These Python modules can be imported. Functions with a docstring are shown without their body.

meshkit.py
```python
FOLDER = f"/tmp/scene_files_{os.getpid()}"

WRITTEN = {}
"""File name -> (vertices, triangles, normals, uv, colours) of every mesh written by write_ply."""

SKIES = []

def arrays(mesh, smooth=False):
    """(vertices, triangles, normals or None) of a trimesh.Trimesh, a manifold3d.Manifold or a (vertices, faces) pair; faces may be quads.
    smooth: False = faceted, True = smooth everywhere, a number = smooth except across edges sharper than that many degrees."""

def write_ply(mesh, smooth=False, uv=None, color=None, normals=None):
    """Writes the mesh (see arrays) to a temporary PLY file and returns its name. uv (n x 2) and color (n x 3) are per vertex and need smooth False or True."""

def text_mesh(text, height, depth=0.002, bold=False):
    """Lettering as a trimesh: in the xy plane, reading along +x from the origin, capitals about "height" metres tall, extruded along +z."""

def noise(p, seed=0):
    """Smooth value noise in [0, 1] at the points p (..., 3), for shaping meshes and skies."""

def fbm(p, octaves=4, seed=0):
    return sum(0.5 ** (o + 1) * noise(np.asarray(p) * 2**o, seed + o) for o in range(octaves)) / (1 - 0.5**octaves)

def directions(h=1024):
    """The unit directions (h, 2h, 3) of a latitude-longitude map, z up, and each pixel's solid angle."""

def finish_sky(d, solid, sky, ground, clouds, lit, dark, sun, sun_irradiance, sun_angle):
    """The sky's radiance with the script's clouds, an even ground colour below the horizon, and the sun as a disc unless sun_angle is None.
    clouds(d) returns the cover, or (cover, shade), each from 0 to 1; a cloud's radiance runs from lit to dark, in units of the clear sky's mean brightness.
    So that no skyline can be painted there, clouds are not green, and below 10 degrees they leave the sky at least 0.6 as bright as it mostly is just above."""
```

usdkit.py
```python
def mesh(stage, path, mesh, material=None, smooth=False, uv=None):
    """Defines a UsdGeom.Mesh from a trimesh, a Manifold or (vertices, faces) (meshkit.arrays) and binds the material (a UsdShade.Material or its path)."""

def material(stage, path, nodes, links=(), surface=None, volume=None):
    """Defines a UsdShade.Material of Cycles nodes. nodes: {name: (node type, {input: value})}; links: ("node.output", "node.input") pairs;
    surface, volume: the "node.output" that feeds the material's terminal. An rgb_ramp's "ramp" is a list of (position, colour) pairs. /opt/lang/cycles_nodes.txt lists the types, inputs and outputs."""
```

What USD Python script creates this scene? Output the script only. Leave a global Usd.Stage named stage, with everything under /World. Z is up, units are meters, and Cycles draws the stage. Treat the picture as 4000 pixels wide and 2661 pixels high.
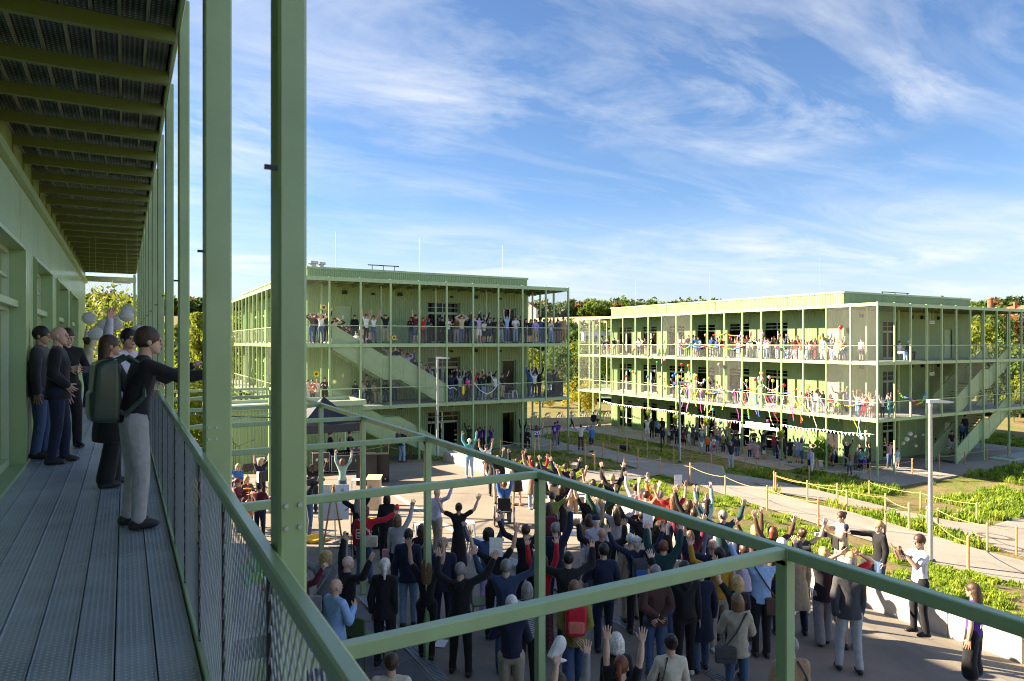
import math, random
import numpy as np, trimesh, usdkit, meshkit
import manifold3d as m3
from manifold3d import Manifold
from shapely.geometry import Polygon, LineString, Point, box as sbox
from shapely.ops import unary_union
import shapely
from pxr import Usd, UsdGeom, UsdLux, UsdShade, Gf, Sdf, Vt

stage = Usd.Stage.CreateInMemory()
UsdGeom.SetStageUpAxis(stage, UsdGeom.Tokens.z)
UsdGeom.SetStageMetersPerUnit(stage, 1.0)
UsdGeom.Xform.Define(stage, '/World')
UsdGeom.Scope.Define(stage, '/World/Looks')
random.seed(7)
RNG = np.random.default_rng(7)

# ------------------------------------------------------------------ camera, sky, sun
EYE_Z = 5.3
YAW = 29.54
FPX = 2670.0
cam = UsdGeom.Camera.Define(stage, '/World/camera')
cam.AddTranslateOp().Set(Gf.Vec3d(0, 0, EYE_Z))
cam.AddRotateXYZOp().Set(Gf.Vec3f(90, 0, -YAW))
cam.CreateHorizontalApertureAttr(36.0)
cam.CreateVerticalApertureAttr(36.0 * 681 / 1024)
cam.CreateFocalLengthAttr(FPX / 4000 * 36)
cam.CreateVerticalApertureOffsetAttr(7.5 / 4000 * 36)
cam.CreateClippingRangeAttr(Gf.Vec2f(0.05, 8000))
cam.CreateFStopAttr(6.3)
cam.CreateFocusDistanceAttr(22.0)
cam.CreateExposureAttr(2.92)

SUN_AZ = (-0.76, 0.65)
SUN_EL = math.radians(27.5)
n_ = math.hypot(*SUN_AZ)
SX, SY = SUN_AZ[0] / n_, SUN_AZ[1] / n_
sun = UsdLux.DistantLight.Define(stage, '/World/sun')
sun.CreateNormalizeAttr(True)
sun.CreateIntensityAttr(0.82)
sun.CreateAngleAttr(0.53)
sun.CreateColorAttr(Gf.Vec3f(1.0, 0.83, 0.60))
sun.AddRotateXYZOp().Set(Gf.Vec3f(90 - math.degrees(SUN_EL), 0, math.degrees(math.atan2(SX, -SY))))
sky = UsdLux.DomeLight.Define(stage, '/World/sky')
SKY_STRENGTH = 0.05
skymat = usdkit.material(stage, '/World/Looks/sky_air', {
    'tc': ('texture_coordinate', {}),
    'sky': ('sky_texture', {'sky_type': 'single_scattering', 'sun_disc': False, 'sun_elevation': SUN_EL,
                            'sun_rotation': math.atan2(SX, SY), 'altitude': 200.0, 'air_density': 1.0, 'aerosol_density': 0.3, 'ozone_density': 2.4}),
    'sep': ('separate_xyz', {}),
    'zc': ('math', {'math_type': 'maximum', 'value2': 0.02}),
    'zo': ('math', {'math_type': 'add', 'value2': 0.09}),
    'dx': ('math', {'math_type': 'divide'}),
    'dy': ('math', {'math_type': 'divide'}),
    'cmb': ('combine_xyz', {'z': 0.0}),
    'map': ('mapping', {'rotation': (0, 0, math.radians(-28)), 'scale': (0.62, 1.0, 1.0), 'location': (3.1, 1.7, 0)}),
    'n1': ('noise_texture', {'scale': 1.15, 'detail': 10.0, 'roughness': 0.64, 'distortion': 1.1}),
    'n2': ('noise_texture', {'scale': 0.55, 'detail': 3.0, 'roughness': 0.5}),
    'n2r': ('map_range', {'from_min': 0.40, 'from_max': 0.62, 'to_min': 0.0, 'to_max': 1.0, 'clamp': True}),
    'n1r': ('map_range', {'from_min': 0.41, 'from_max': 0.74, 'to_min': 0.0, 'to_max': 1.0, 'clamp': True}),
    'mul': ('math', {'math_type': 'multiply'}),
    'mapb': ('mapping', {'rotation': (0, 0, math.radians(-20)), 'scale': (0.5, 1.8, 1.0)}),
    'n3': ('noise_texture', {'scale': 1.6, 'detail': 7.0, 'roughness': 0.6, 'distortion': 1.0}),
    'n3r': ('map_range', {'from_min': 0.48, 'from_max': 0.85, 'to_min': 0.0, 'to_max': 0.30, 'clamp': True}),
    'add': ('math', {'math_type': 'add', 'use_clamp': True}),
    'lowr': ('map_range', {'from_min': 0.0, 'from_max': 0.20, 'to_min': 0.85, 'to_max': 0.0, 'clamp': True}),
    'add2': ('math', {'math_type': 'maximum', 'use_clamp': True}),
    'cm': ('math', {'math_type': 'minimum', 'value2': 0.93}),
    'tint': ('mix', {'mix_type': 'multiply', 'fac': 1.0, 'color2': (0.39, 0.45, 0.53)}),
    'haze': ('mix', {'mix_type': 'mix', 'color2': (2.1, 2.3, 2.5)}),
    'mix': ('mix', {'mix_type': 'mix', 'color2': (2.95, 3.0, 3.05)}),
    'bg': ('background_shader', {'strength': SKY_STRENGTH}),
}, [('tc.generated', 'sep.vector'), ('sep.z', 'zc.value1'), ('zc.value', 'zo.value1'), ('sep.x', 'dx.value1'), ('zo.value', 'dx.value2'),
    ('sep.y', 'dy.value1'), ('zo.value', 'dy.value2'), ('dx.value', 'cmb.x'), ('dy.value', 'cmb.y'),
    ('cmb.vector', 'map.vector'), ('map.vector', 'n1.vector'), ('cmb.vector', 'n2.vector'), ('n1.fac', 'n1r.value'), ('n2.fac', 'n2r.value'),
    ('n1r.result', 'mul.value1'), ('n2r.result', 'mul.value2'), ('cmb.vector', 'mapb.vector'), ('mapb.vector', 'n3.vector'), ('n3.fac', 'n3r.value'),
    ('mul.value', 'add.value1'), ('n3r.result', 'add.value2'), ('zc.value', 'lowr.value'), ('add.value', 'add2.value1'), ('add.value', 'add2.value2'), ('lowr.result', 'haze.fac'),
    ('add2.value', 'cm.value1'), ('cm.value', 'mix.fac'), ('sky.color', 'tint.color1'), ('tint.color', 'haze.color1'), ('haze.color', 'mix.color1'), ('mix.color', 'bg.color')], surface='bg.background')
UsdShade.MaterialBindingAPI.Apply(sky.GetPrim()).Bind(skymat)
sky.GetPrim().SetCustomDataByKey('kind', 'structure')

# ------------------------------------------------------------------ pixel <-> world (photograph is 4000 wide)
CY, SYW = math.cos(math.radians(YAW)), math.sin(math.radians(YAW))
def ray(u, v):
    a, b = (u - 2000) / FPX, (1338 - v) / FPX
    return np.array([SYW + CY * a, CY - SYW * a, b])      # per metre of depth
def at_y(u, v, y):
    r = ray(u, v); d = y / r[1]
    return np.array([r[0] * d, y, EYE_Z + r[2] * d])
def at_x(u, v, x):
    r = ray(u, v); d = x / r[0]
    return np.array([x, r[1] * d, EYE_Z + r[2] * d])
def at_d(u, v, d):
    r = ray(u, v)
    return np.array([r[0] * d, r[1] * d, EYE_Z + r[2] * d])

_zA = ([10, 14, 17, 28, 34, 36.4, 38.5, 60, 75], [0, -.12, -.42, -.72, -.88, -1.45, -1.97, -2.15, -2.7])
_zB = ([12, 15, 22, 30, 38, 60, 80], [0, -.4, -1.5, -2.3, -3.14, -3.2, -3.6])
_zF = ([90, 150, 200, 260, 420, 600, 900, 3000], [-3.4, -3.5, 2, 9, 20, 24, 22, -20])
def ter(x, y):
    x, y = np.asarray(x, float), np.asarray(y, float)
    z = np.minimum(np.interp(y, *_zA), np.interp(x, *_zB))
    d = np.hypot(x, y)
    t = np.clip((d - 80) / 40, 0, 1)
    far = np.interp(d, *_zF) + np.where(d > 150, 2.5 * (meshkit.fbm(np.stack([x / 90, y / 90, 0 * x], -1), 3) - .5), 0)
    return z * (1 - t) + far * t
def G(u, v, h=0.0, surf=ter):
    r = ray(u, v)
    d = np.arange(2.0, 160, 0.04)
    p = r[None, :] * d[:, None]
    below = (EYE_Z + p[:, 2]) < surf(p[:, 0], p[:, 1]) + h
    k = int(np.argmax(below)) if below.any() else len(d) - 1
    return np.array([p[k, 0], p[k, 1], float(surf(p[k, 0], p[k, 1]))])
TILES = {'P1': (1180, 1960, 2.24), 'P2': (1780, 1960, 2.24), 'P3': (2380, 1960, 2.24), 'P4': (2980, 1960, 2.24), 'P5': (1780, 1660, 3.367),
         'P6': (2380, 1740, 3.367), 'P7': (1180, 1600, 3.367), 'P8': (3400, 1960, 2.24), 'M1': (1190, 1180, 3.92), 'M2': (1560, 1180, 3.92),
         'M3': (1860, 1180, 3.92), 'R1': (2330, 1270, 3.92), 'R2': (2680, 1270, 3.92), 'R3': (3040, 1220, 3.136), 'R4': (3500, 1200, 2.24),
         'R5': (2480, 1600, 2.59), 'R6': (2900, 1600, 2.59), 'C2': (2000, 1080, 1.28), 'C4': (850, 950, 1.6255), 'C5': (2200, 1050, 1.3094),
         'C7': (2400, 1750, 1.473), 'D': (700, 1350, 2.614), 'F': (0, 0, 1.0), 'C1': (0, 0, 1.7423), 'CB': (0, 900, 1.7423)}
def px(t, x, y):
    o = TILES[t]
    return o[0] + x / o[2], o[1] + y / o[2]

# ------------------------------------------------------------------ materials
MATS = {}
def mat(name, color, rough=0.6, var=0.0, scale=20.0, metallic=0.0, bump=0.0, bscale=60.0, sheen=0.0, spec=0.5, coat=0.0, det=3.0):
    if name in MATS:
        return MATS[name]
    nodes = {'p': ('principled_bsdf', {'base_color': color, 'roughness': rough, 'metallic': metallic, 'sheen_weight': sheen, 'specular_ior_level': spec, 'coat_weight': coat, 'coat_roughness': 0.2})}
    links = []
    if var > 0 or bump > 0:
        nodes['tc'] = ('geometry', {})
    if var > 0:
        lo = tuple(c * (1 - var) for c in color); hi = tuple(min(1, c * (1 + var)) for c in color)
        nodes['n'] = ('noise_texture', {'scale': scale, 'detail': det, 'roughness': 0.6})
        nodes['r'] = ('rgb_ramp', {'ramp': [(0.3, lo), (0.7, hi)]})
        links += [('tc.position', 'n.vector'), ('n.fac', 'r.fac'), ('r.color', 'p.base_color')]
    if bump > 0:
        nodes['bn'] = ('noise_texture', {'scale': bscale, 'detail': 3.0})
        nodes['b'] = ('bump', {'strength': bump, 'distance': 0.01})
        links += [('tc.position', 'bn.vector'), ('bn.fac', 'b.height'), ('b.normal', 'p.normal')]
    MATS[name] = usdkit.material(stage, '/World/Looks/' + name, nodes, links, surface='p.BSDF')
    return MATS[name]

GREEN = (0.335, 0.45, 0.235)
mat('green_paint', GREEN, 0.30, 0.10, 3.5, bump=0.06, bscale=9, det=7.0)
mat('green_wall', (0.285, 0.405, 0.18), 0.38, 0.05, 1.2)
mat('green_gloss', (0.32, 0.44, 0.20), 0.2, 0.05, 1.2, spec=0.8)
mat('green_door', (0.34, 0.445, 0.235), 0.45, 0.04, 3)
mat('green_frame', (0.41, 0.50, 0.30), 0.4)
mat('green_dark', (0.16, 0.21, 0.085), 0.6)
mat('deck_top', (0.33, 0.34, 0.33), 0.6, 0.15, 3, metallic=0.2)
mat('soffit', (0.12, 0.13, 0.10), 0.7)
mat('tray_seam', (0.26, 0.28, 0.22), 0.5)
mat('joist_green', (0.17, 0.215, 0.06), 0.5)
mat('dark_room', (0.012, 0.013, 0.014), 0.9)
mat('wood_blind', (0.42, 0.30, 0.19), 0.6, 0.15, 8)
mat('white_metal', (0.75, 0.75, 0.74), 0.4)
mat('white_paper', (0.82, 0.82, 0.82), 0.8)
mat('black_plastic', (0.012, 0.012, 0.013), 0.5)
mat('black_metal', (0.02, 0.02, 0.022), 0.35, metallic=0.3)
mat('galvanised', (0.46, 0.48, 0.50), 0.45, 0.15, 12, metallic=0.75)
mat('concrete', (0.38, 0.355, 0.31), 0.85, 0.12, 2.2, bump=0.15, bscale=25)
mat('paver', (0.115, 0.118, 0.125), 0.85, 0.12, 4, bump=0.2, bscale=120)
mat('paver_b', (0.135, 0.137, 0.142), 0.85, 0.12, 4, bump=0.2, bscale=120)
mat('stake_wood', (0.50, 0.30, 0.13), 0.75, 0.2, 14)
mat('rope_jute', (0.55, 0.36, 0.15), 0.8)
mat('bark', (0.10, 0.075, 0.05), 0.9, 0.3, 6)
mat('birch_bark', (0.45, 0.42, 0.38), 0.9, 0.4, 9)
mat('pale_wood', (0.55, 0.42, 0.28), 0.6, 0.12, 9)
mat('case_board', (0.05, 0.042, 0.036), 0.6)
mat('tent_black', (0.016, 0.019, 0.027), 0.6, 0.1, 3)
mat('chair_green', (0.10, 0.15, 0.06), 0.5)
mat('terracotta', (0.45, 0.17, 0.08), 0.8)
mat('cork_brown', (0.16, 0.09, 0.045), 0.6)
mat('yellow_plastic', (0.75, 0.45, 0.02), 0.5)
mat('house_white', (0.62, 0.60, 0.56), 0.9)
mat('house_roof', (0.30, 0.10, 0.06), 0.9, 0.2, 1)
mat('manhole_cover', (0.30, 0.28, 0.25), 0.7, 0.15, 8)
mat('manhole_ring', (0.16, 0.11, 0.075), 0.9, 0.25, 14)
mat('clear_bag', (0.55, 0.57, 0.6), 0.25)

def ground_mats():
    usdkit.material(stage, '/World/Looks/soil', {
        'g': ('geometry', {}), 'n': ('noise_texture', {'scale': 0.55, 'detail': 6.0, 'roughness': 0.65}), 'f': ('noise_texture', {'scale': 9.0, 'detail': 5.0, 'roughness': 0.7}),
        'r1': ('rgb_ramp', {'ramp': [(0.34, (0.27, 0.195, 0.125)), (0.48, (0.22, 0.19, 0.09)), (0.64, (0.13, 0.18, 0.04))]}),
        'r2': ('rgb_ramp', {'ramp': [(0.3, (0.55, 0.52, 0.5)), (0.7, (1.3, 1.25, 1.15))]}),
        'm': ('mix', {'mix_type': 'multiply', 'fac': 1.0}), 'b': ('bump', {'strength': 0.7, 'distance': 0.05}),
        'p': ('principled_bsdf', {'roughness': 0.95, 'specular_ior_level': 0.1})},
        [('g.position', 'n.vector'), ('g.position', 'f.vector'), ('n.fac', 'r1.fac'), ('f.fac', 'r2.fac'), ('r1.color', 'm.color1'), ('r2.color', 'm.color2'),
         ('m.color', 'p.base_color'), ('f.fac', 'b.height'), ('b.normal', 'p.normal')], surface='p.BSDF')
    for nm, c, sc in (('asphalt', (0.245, 0.215, 0.175), 1.0), ('path_grit', (0.33, 0.30, 0.26), 1.3), ('platform_concrete', (0.34, 0.33, 0.32), 1.0)):
        usdkit.material(stage, '/World/Looks/' + nm, {
            'g': ('geometry', {}), 'n': ('noise_texture', {'scale': 0.35 * sc, 'detail': 9.0, 'roughness': 0.72, 'distortion': 0.6}), 'f': ('noise_texture', {'scale': 70.0, 'detail': 2.0, 'roughness': 0.8}),
            'r1': ('rgb_ramp', {'ramp': [(0.30, tuple(0.66 * x for x in c)), (0.46, tuple(0.95 * x for x in c)), (0.7, tuple(1.12 * x for x in c))]}),
            'r2': ('rgb_ramp', {'ramp': [(0.3, (0.72, 0.72, 0.73)), (0.72, (1.25, 1.24, 1.22))]}),
            'm': ('mix', {'mix_type': 'multiply', 'fac': 1.0}), 'b': ('bump', {'strength': 0.35, 'distance': 0.01}),
            'p': ('principled_bsdf', {'roughness': 0.88, 'specular_ior_level': 0.3})},
            [('g.position', 'n.vector'), ('g.position', 'f.vector'), ('n.fac', 'r1.fac'), ('f.fac', 'r2.fac'), ('r1.color', 'm.color1'), ('r2.color', 'm.color2'),
             ('m.color', 'p.base_color'), ('f.fac', 'b.height'), ('b.normal', 'p.normal')], surface='p.BSDF')
        MATS[nm] = '/World/Looks/' + nm
    MATS['soil'] = '/World/Looks/soil'
ground_mats()

def leaf_mat(name, dark, light, trans=0.45):
    usdkit.material(stage, '/World/Looks/' + name, {
        'g': ('geometry', {}), 'n': ('noise_texture', {'scale': 0.9, 'detail': 4.0, 'roughness': 0.7}),
        'r': ('rgb_ramp', {'ramp': [(0.32, dark), (0.68, light)]}),
        'd': ('principled_bsdf', {'roughness': 0.55, 'specular_ior_level': 0.3}), 't': ('translucent_bsdf', {}), 'm': ('mix_closure', {'fac': trans})},
        [('g.position', 'n.vector'), ('n.fac', 'r.fac'), ('r.color', 'd.base_color'), ('r.color', 't.color'), ('d.BSDF', 'm.closure1'), ('t.BSDF', 'm.closure2')], surface='m.closure')
    MATS[name] = '/World/Looks/' + name
leaf_mat('leaf_green', (0.06, 0.11, 0.02), (0.16, 0.24, 0.04))
leaf_mat('leaf_dark', (0.04, 0.075, 0.02), (0.10, 0.15, 0.04), 0.35)
leaf_mat('leaf_yellow', (0.20, 0.20, 0.012), (0.50, 0.42, 0.02), 0.5)
leaf_mat('leaf_lime', (0.11, 0.16, 0.014), (0.30, 0.33, 0.03), 0.5)
leaf_mat('leaf_autumn', (0.11, 0.075, 0.02), (0.26, 0.15, 0.04), 0.4)
leaf_mat('weed', (0.13, 0.22, 0.02), (0.27, 0.40, 0.04), 0.5)
leaf_mat('weed_lime', (0.24, 0.33, 0.03), (0.42, 0.50, 0.06), 0.5)
leaf_mat('grass_deep', (0.09, 0.17, 0.02), (0.17, 0.28, 0.03), 0.45)  # deeper green clump, mixed at random among the tall weeds

def pane_mat(name, tint, gl=1.0):
    usdkit.material(stage, '/World/Looks/' + name, {
        'f': ('fresnel', {'IOR': 1.3}), 't': ('transparent_bsdf', {'color': tint}), 'g': ('glossy_bsdf', {'color': (gl, gl, gl), 'roughness': 0.02}), 'm': ('mix_closure', {})},
        [('f.fac', 'm.fac'), ('t.BSDF', 'm.closure1'), ('g.BSDF', 'm.closure2')], surface='m.closure')
    MATS[name] = '/World/Looks/' + name
pane_mat('window_glass', (0.45, 0.48, 0.47))

def net_mat(name, cell, wire, color):
    # chain-link seen from tens of metres: two diagonal families of wires as a pattern on a thin sheet
    usdkit.material(stage, '/World/Looks/' + name, {
        'g': ('geometry', {}), 's': ('separate_xyz', {}), 'h': ('math', {'math_type': 'add'}), 'z': ('math', {'math_type': 'multiply', 'value2': 0.62}),
        'a': ('math', {'math_type': 'add'}), 'b': ('math', {'math_type': 'subtract'}),
        'a1': ('math', {'math_type': 'multiply', 'value2': 1 / cell}), 'b1': ('math', {'math_type': 'multiply', 'value2': 1 / cell}),
        'a2': ('math', {'math_type': 'fraction'}), 'b2': ('math', {'math_type': 'fraction'}),
        'a3': ('math', {'math_type': 'less_than', 'value2': wire}), 'b3': ('math', {'math_type': 'less_than', 'value2': wire}),
        'o': ('math', {'math_type': 'maximum'}), 'p': ('principled_bsdf', {'base_color': color, 'metallic': 0.3, 'roughness': 0.5}), 't': ('transparent_bsdf', {}), 'm': ('mix_closure', {})},
        [('g.position', 's.vector'), ('s.x', 'h.value1'), ('s.y', 'h.value2'), ('s.z', 'z.value1'), ('h.value', 'a.value1'), ('z.value', 'a.value2'),
         ('h.value', 'b.value1'), ('z.value', 'b.value2'), ('a.value', 'a1.value1'), ('b.value', 'b1.value1'), ('a1.value', 'a2.value1'), ('b1.value', 'b2.value1'),
         ('a2.value', 'a3.value1'), ('b2.value', 'b3.value1'), ('a3.value', 'o.value1'), ('b3.value', 'o.value2'), ('o.value', 'm.fac'), ('t.BSDF', 'm.closure1'), ('p.BSDF', 'm.closure2')], surface='m.closure')
    MATS[name] = '/World/Looks/' + name
net_mat('wire_net', 0.075, 0.065, (0.30, 0.31, 0.29))

def perf_mat(name, base, dot, nx, ny, thr, hole):
    # embossed / perforated metal tray: a regular grid of small dimples in relief, dots coloured lighter than the sheet
    usdkit.material(stage, '/World/Looks/' + name, {
        'g': ('geometry', {}), 'mp': ('mapping', {'scale': (nx, ny, 0.0)}), 'v': ('voronoi_texture', {'feature': 'f1', 'dimensions': '2D', 'randomness': 0.0, 'scale': 1.0}),
        'l': ('map_range', {'from_min': thr, 'from_max': thr + 0.16, 'to_min': 1.0, 'to_max': 0.0, 'clamp': True}),
        'n': ('noise_texture', {'scale': 1.3, 'detail': 5.0, 'roughness': 0.65}), 'r': ('rgb_ramp', {'ramp': [(0.3, tuple(0.7 * x for x in base)), (0.7, tuple(1.3 * x for x in base))]}),
        'mx': ('mix', {'mix_type': 'mix', 'color2': dot}), 'b': ('bump', {'strength': 0.55, 'distance': 0.006, 'invert': hole}),
        'p': ('principled_bsdf', {'roughness': 0.42, 'metallic': 0.45})},
        [('g.position', 'mp.vector'), ('mp.vector', 'v.vector'), ('v.distance', 'l.value'), ('g.position', 'n.vector'), ('n.fac', 'r.fac'), ('r.color', 'mx.color1'),
         ('l.result', 'mx.fac'), ('l.result', 'b.height'), ('b.normal', 'p.normal'), ('mx.color', 'p.base_color')], surface='p.BSDF')
    MATS[name] = '/World/Looks/' + name
perf_mat('floor_plank', (0.42, 0.46, 0.50), (0.62, 0.66, 0.70), 38.0, 30.0, 0.16, False)
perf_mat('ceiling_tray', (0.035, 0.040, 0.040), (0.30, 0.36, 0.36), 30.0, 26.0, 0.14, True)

# ------------------------------------------------------------------ prim helpers
_used = {}
def uniq(parent, name):
    k = parent + '/' + name
    n = _used.get(k, 0); _used[k] = n + 1
    return k if n == 0 else f'{k}_{n:03d}'
class Thing:
    unit = None
    def __init__(s, path, loc): s.path, s.loc = path, np.array(loc, float)
def tag(prim, label=None, cat=None, group=None, kind=None):
    for k, v in (('label', label), ('category', cat), ('group', group), ('kind', kind)):
        if v: prim.SetCustomDataByKey(k, v)
LABELS = []
def thing(name, label, cat, loc=(0, 0, 0), rz=0.0, scale=1.0, group=None, kind=None):
    p = uniq('/World', name)
    x = UsdGeom.Xform.Define(stage, p)
    x.AddTranslateOp().Set(Gf.Vec3d(*map(float, loc))); x.AddRotateZOp().Set(float(rz)); x.AddScaleOp().Set(Gf.Vec3f(*( [float(scale)] * 3)))
    tag(x.GetPrim(), label, cat, group, kind)
    LABELS.append((label, group, p))
    return Thing(p, loc)
def copy_of(src, name, label, cat, loc, rz=0.0, scale=1.0, group=None):
    p = uniq('/World', name)
    x = UsdGeom.Xform.Define(stage, p)
    x.GetPrim().GetReferences().AddInternalReference(src.path)
    g = UsdGeom.Xformable(x)
    g.ClearXformOpOrder()
    for op, val in (('t', Gf.Vec3d(*map(float, loc))), ('r', float(rz)), ('s', Gf.Vec3f(*([float(scale)] * 3)))):
        (g.AddTranslateOp() if op == 't' else g.AddRotateZOp() if op == 'r' else g.AddScaleOp()).Set(val)
    x.GetPrim().SetInstanceable(True)
    tag(x.GetPrim(), label, cat, group)
    LABELS.append((label, group, p))
    return Thing(p, loc)
def part(name, geo, m, parent=None, smooth=False, world=True, label=None, kind=None, cat=None, group=None):
    """one Mesh. geo in world coordinates, or in the parent's frame when world is False."""
    pp = '/World' if parent is None else (parent.path if isinstance(parent, Thing) else parent)
    p = uniq(pp, name)
    if world and isinstance(parent, Thing) and parent.unit: geo = parent.unit(geo)
    off = parent.loc if (isinstance(parent, Thing) and world) else None
    v, f, n = meshkit.arrays(geo, smooth)
    if off is not None: v = v - off
    usdkit.mesh(stage, p, (v, f) if n is None else (v, f), MATS.get(m, m) if isinstance(m, str) else m)
    me = UsdGeom.Mesh.Get(stage, p)
    if n is not None:
        me.CreateNormalsAttr(Vt.Vec3fArray.FromNumpy(n.astype(np.float32))); me.SetNormalsInterpolation('vertex')
    tag(me.GetPrim(), label, cat, group, kind)
    if parent is None: LABELS.append((label, group, p))
    t = Thing(p, parent.loc if isinstance(parent, Thing) else (0, 0, 0))
    if isinstance(parent, Thing): t.unit = parent.unit
    return t
class MB:
    """collects pieces into one mesh"""
    F6 = np.array([[0, 2, 1], [0, 3, 2], [4, 5, 6], [4, 6, 7], [0, 1, 5], [0, 5, 4], [1, 2, 6], [1, 6, 5], [2, 3, 7], [2, 7, 6], [3, 0, 4], [3, 4, 7]])
    def __init__(s): s.v, s.f, s.n = [], [], 0
    def add(s, v, f):
        s.v.append(np.asarray(v, float)); s.f.append(np.asarray(f, int) + s.n); s.n += len(v); return s
    def box(s, x0, x1, y0, y1, z0, z1):
        return s.add([[x0, y0, z0], [x1, y0, z0], [x1, y1, z0], [x0, y1, z0], [x0, y0, z1], [x1, y0, z1], [x1, y1, z1], [x0, y1, z1]], MB.F6)
    def bar(s, a, b, w, h=None, up=(0, 0, 1)):
        a, b = np.array(a, float), np.array(b, float); d = b - a; d /= np.linalg.norm(d) + 1e-9
        u = np.array(up, float)
        if abs(d @ u) > .98: u = np.array([1.0, 0, 0])
        sx = np.cross(d, u); sx /= np.linalg.norm(sx); sz = np.cross(sx, d); h = w if h is None else h
        q = [sx * i * w / 2 + sz * j * h / 2 for i, j in ((-1, -1), (1, -1), (1, 1), (-1, 1))]
        return s.add([a + k for k in q] + [b + k for k in q], MB.F6)
    def tube(s, pts, r, n=6, closed=False):
        pts = np.array(pts, float); m = len(pts); rs = np.broadcast_to(np.asarray(r, float), (m,))
        V = []
        for i in range(m):
            d = pts[min(i + 1, m - 1)] - pts[max(i - 1, 0)]; d /= np.linalg.norm(d) + 1e-9
            u = np.array([0, 0, 1.0]) if abs(d[2]) < .95 else np.array([1.0, 0, 0])
            a = np.cross(d, u); a /= np.linalg.norm(a); b = np.cross(a, d)
            t = np.arange(n) / n * 2 * math.pi
            V.append(pts[i] + rs[i] * (np.cos(t)[:, None] * a + np.sin(t)[:, None] * b))
        V = np.vstack(V); F = []
        for i in range(m - 1):
            for k in range(n):
                p, q = i * n + k, i * n + (k + 1) % n
                F += [[p, q, q + n], [p, q + n, p + n]]
        for k in range(1, n - 1):
            F += [[0, k + 1, k], [(m - 1) * n, (m - 1) * n + k, (m - 1) * n + k + 1]]
        return s.add(V, F)
    def poly_y(s, pts, y0, y1):
        """polygon in the xz plane, extruded along y"""
        pg = Polygon(pts); t = trimesh.creation.extrude_polygon(pg, y1 - y0, engine='earcut')
        v = t.vertices; return s.add(np.stack([v[:, 0], y0 + v[:, 2], v[:, 1]], 1), t.faces[:, ::-1])
    def tm(s, t, M=None):
        v = np.asarray(t.vertices); 
        if M is not None: v = v @ np.asarray(M)[:3, :3].T + np.asarray(M)[:3, 3]
        return s.add(v, t.faces)
    def out(s): return np.vstack(s.v), np.vstack(s.f)
def bevel_box(x0, x1, y0, y1, z0, z1, r=0.008):
    P = []
    for sx in (0, 1):
        for sy in (0, 1):
            for sz in (0, 1):
                c = np.array([x1 if sx else x0, y1 if sy else y0, z1 if sz else z0])
                s = np.array([-1 if sx else 1, -1 if sy else 1, -1 if sz else 1]) * r
                for k in range(3):
                    e = s.copy(); e[k] = 0; P.append(c + e)
    h = trimesh.convex.convex_hull(np.array(P))
    return h.vertices, h.faces
def boxm(*a):
    return MB().box(*a).out()
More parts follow.
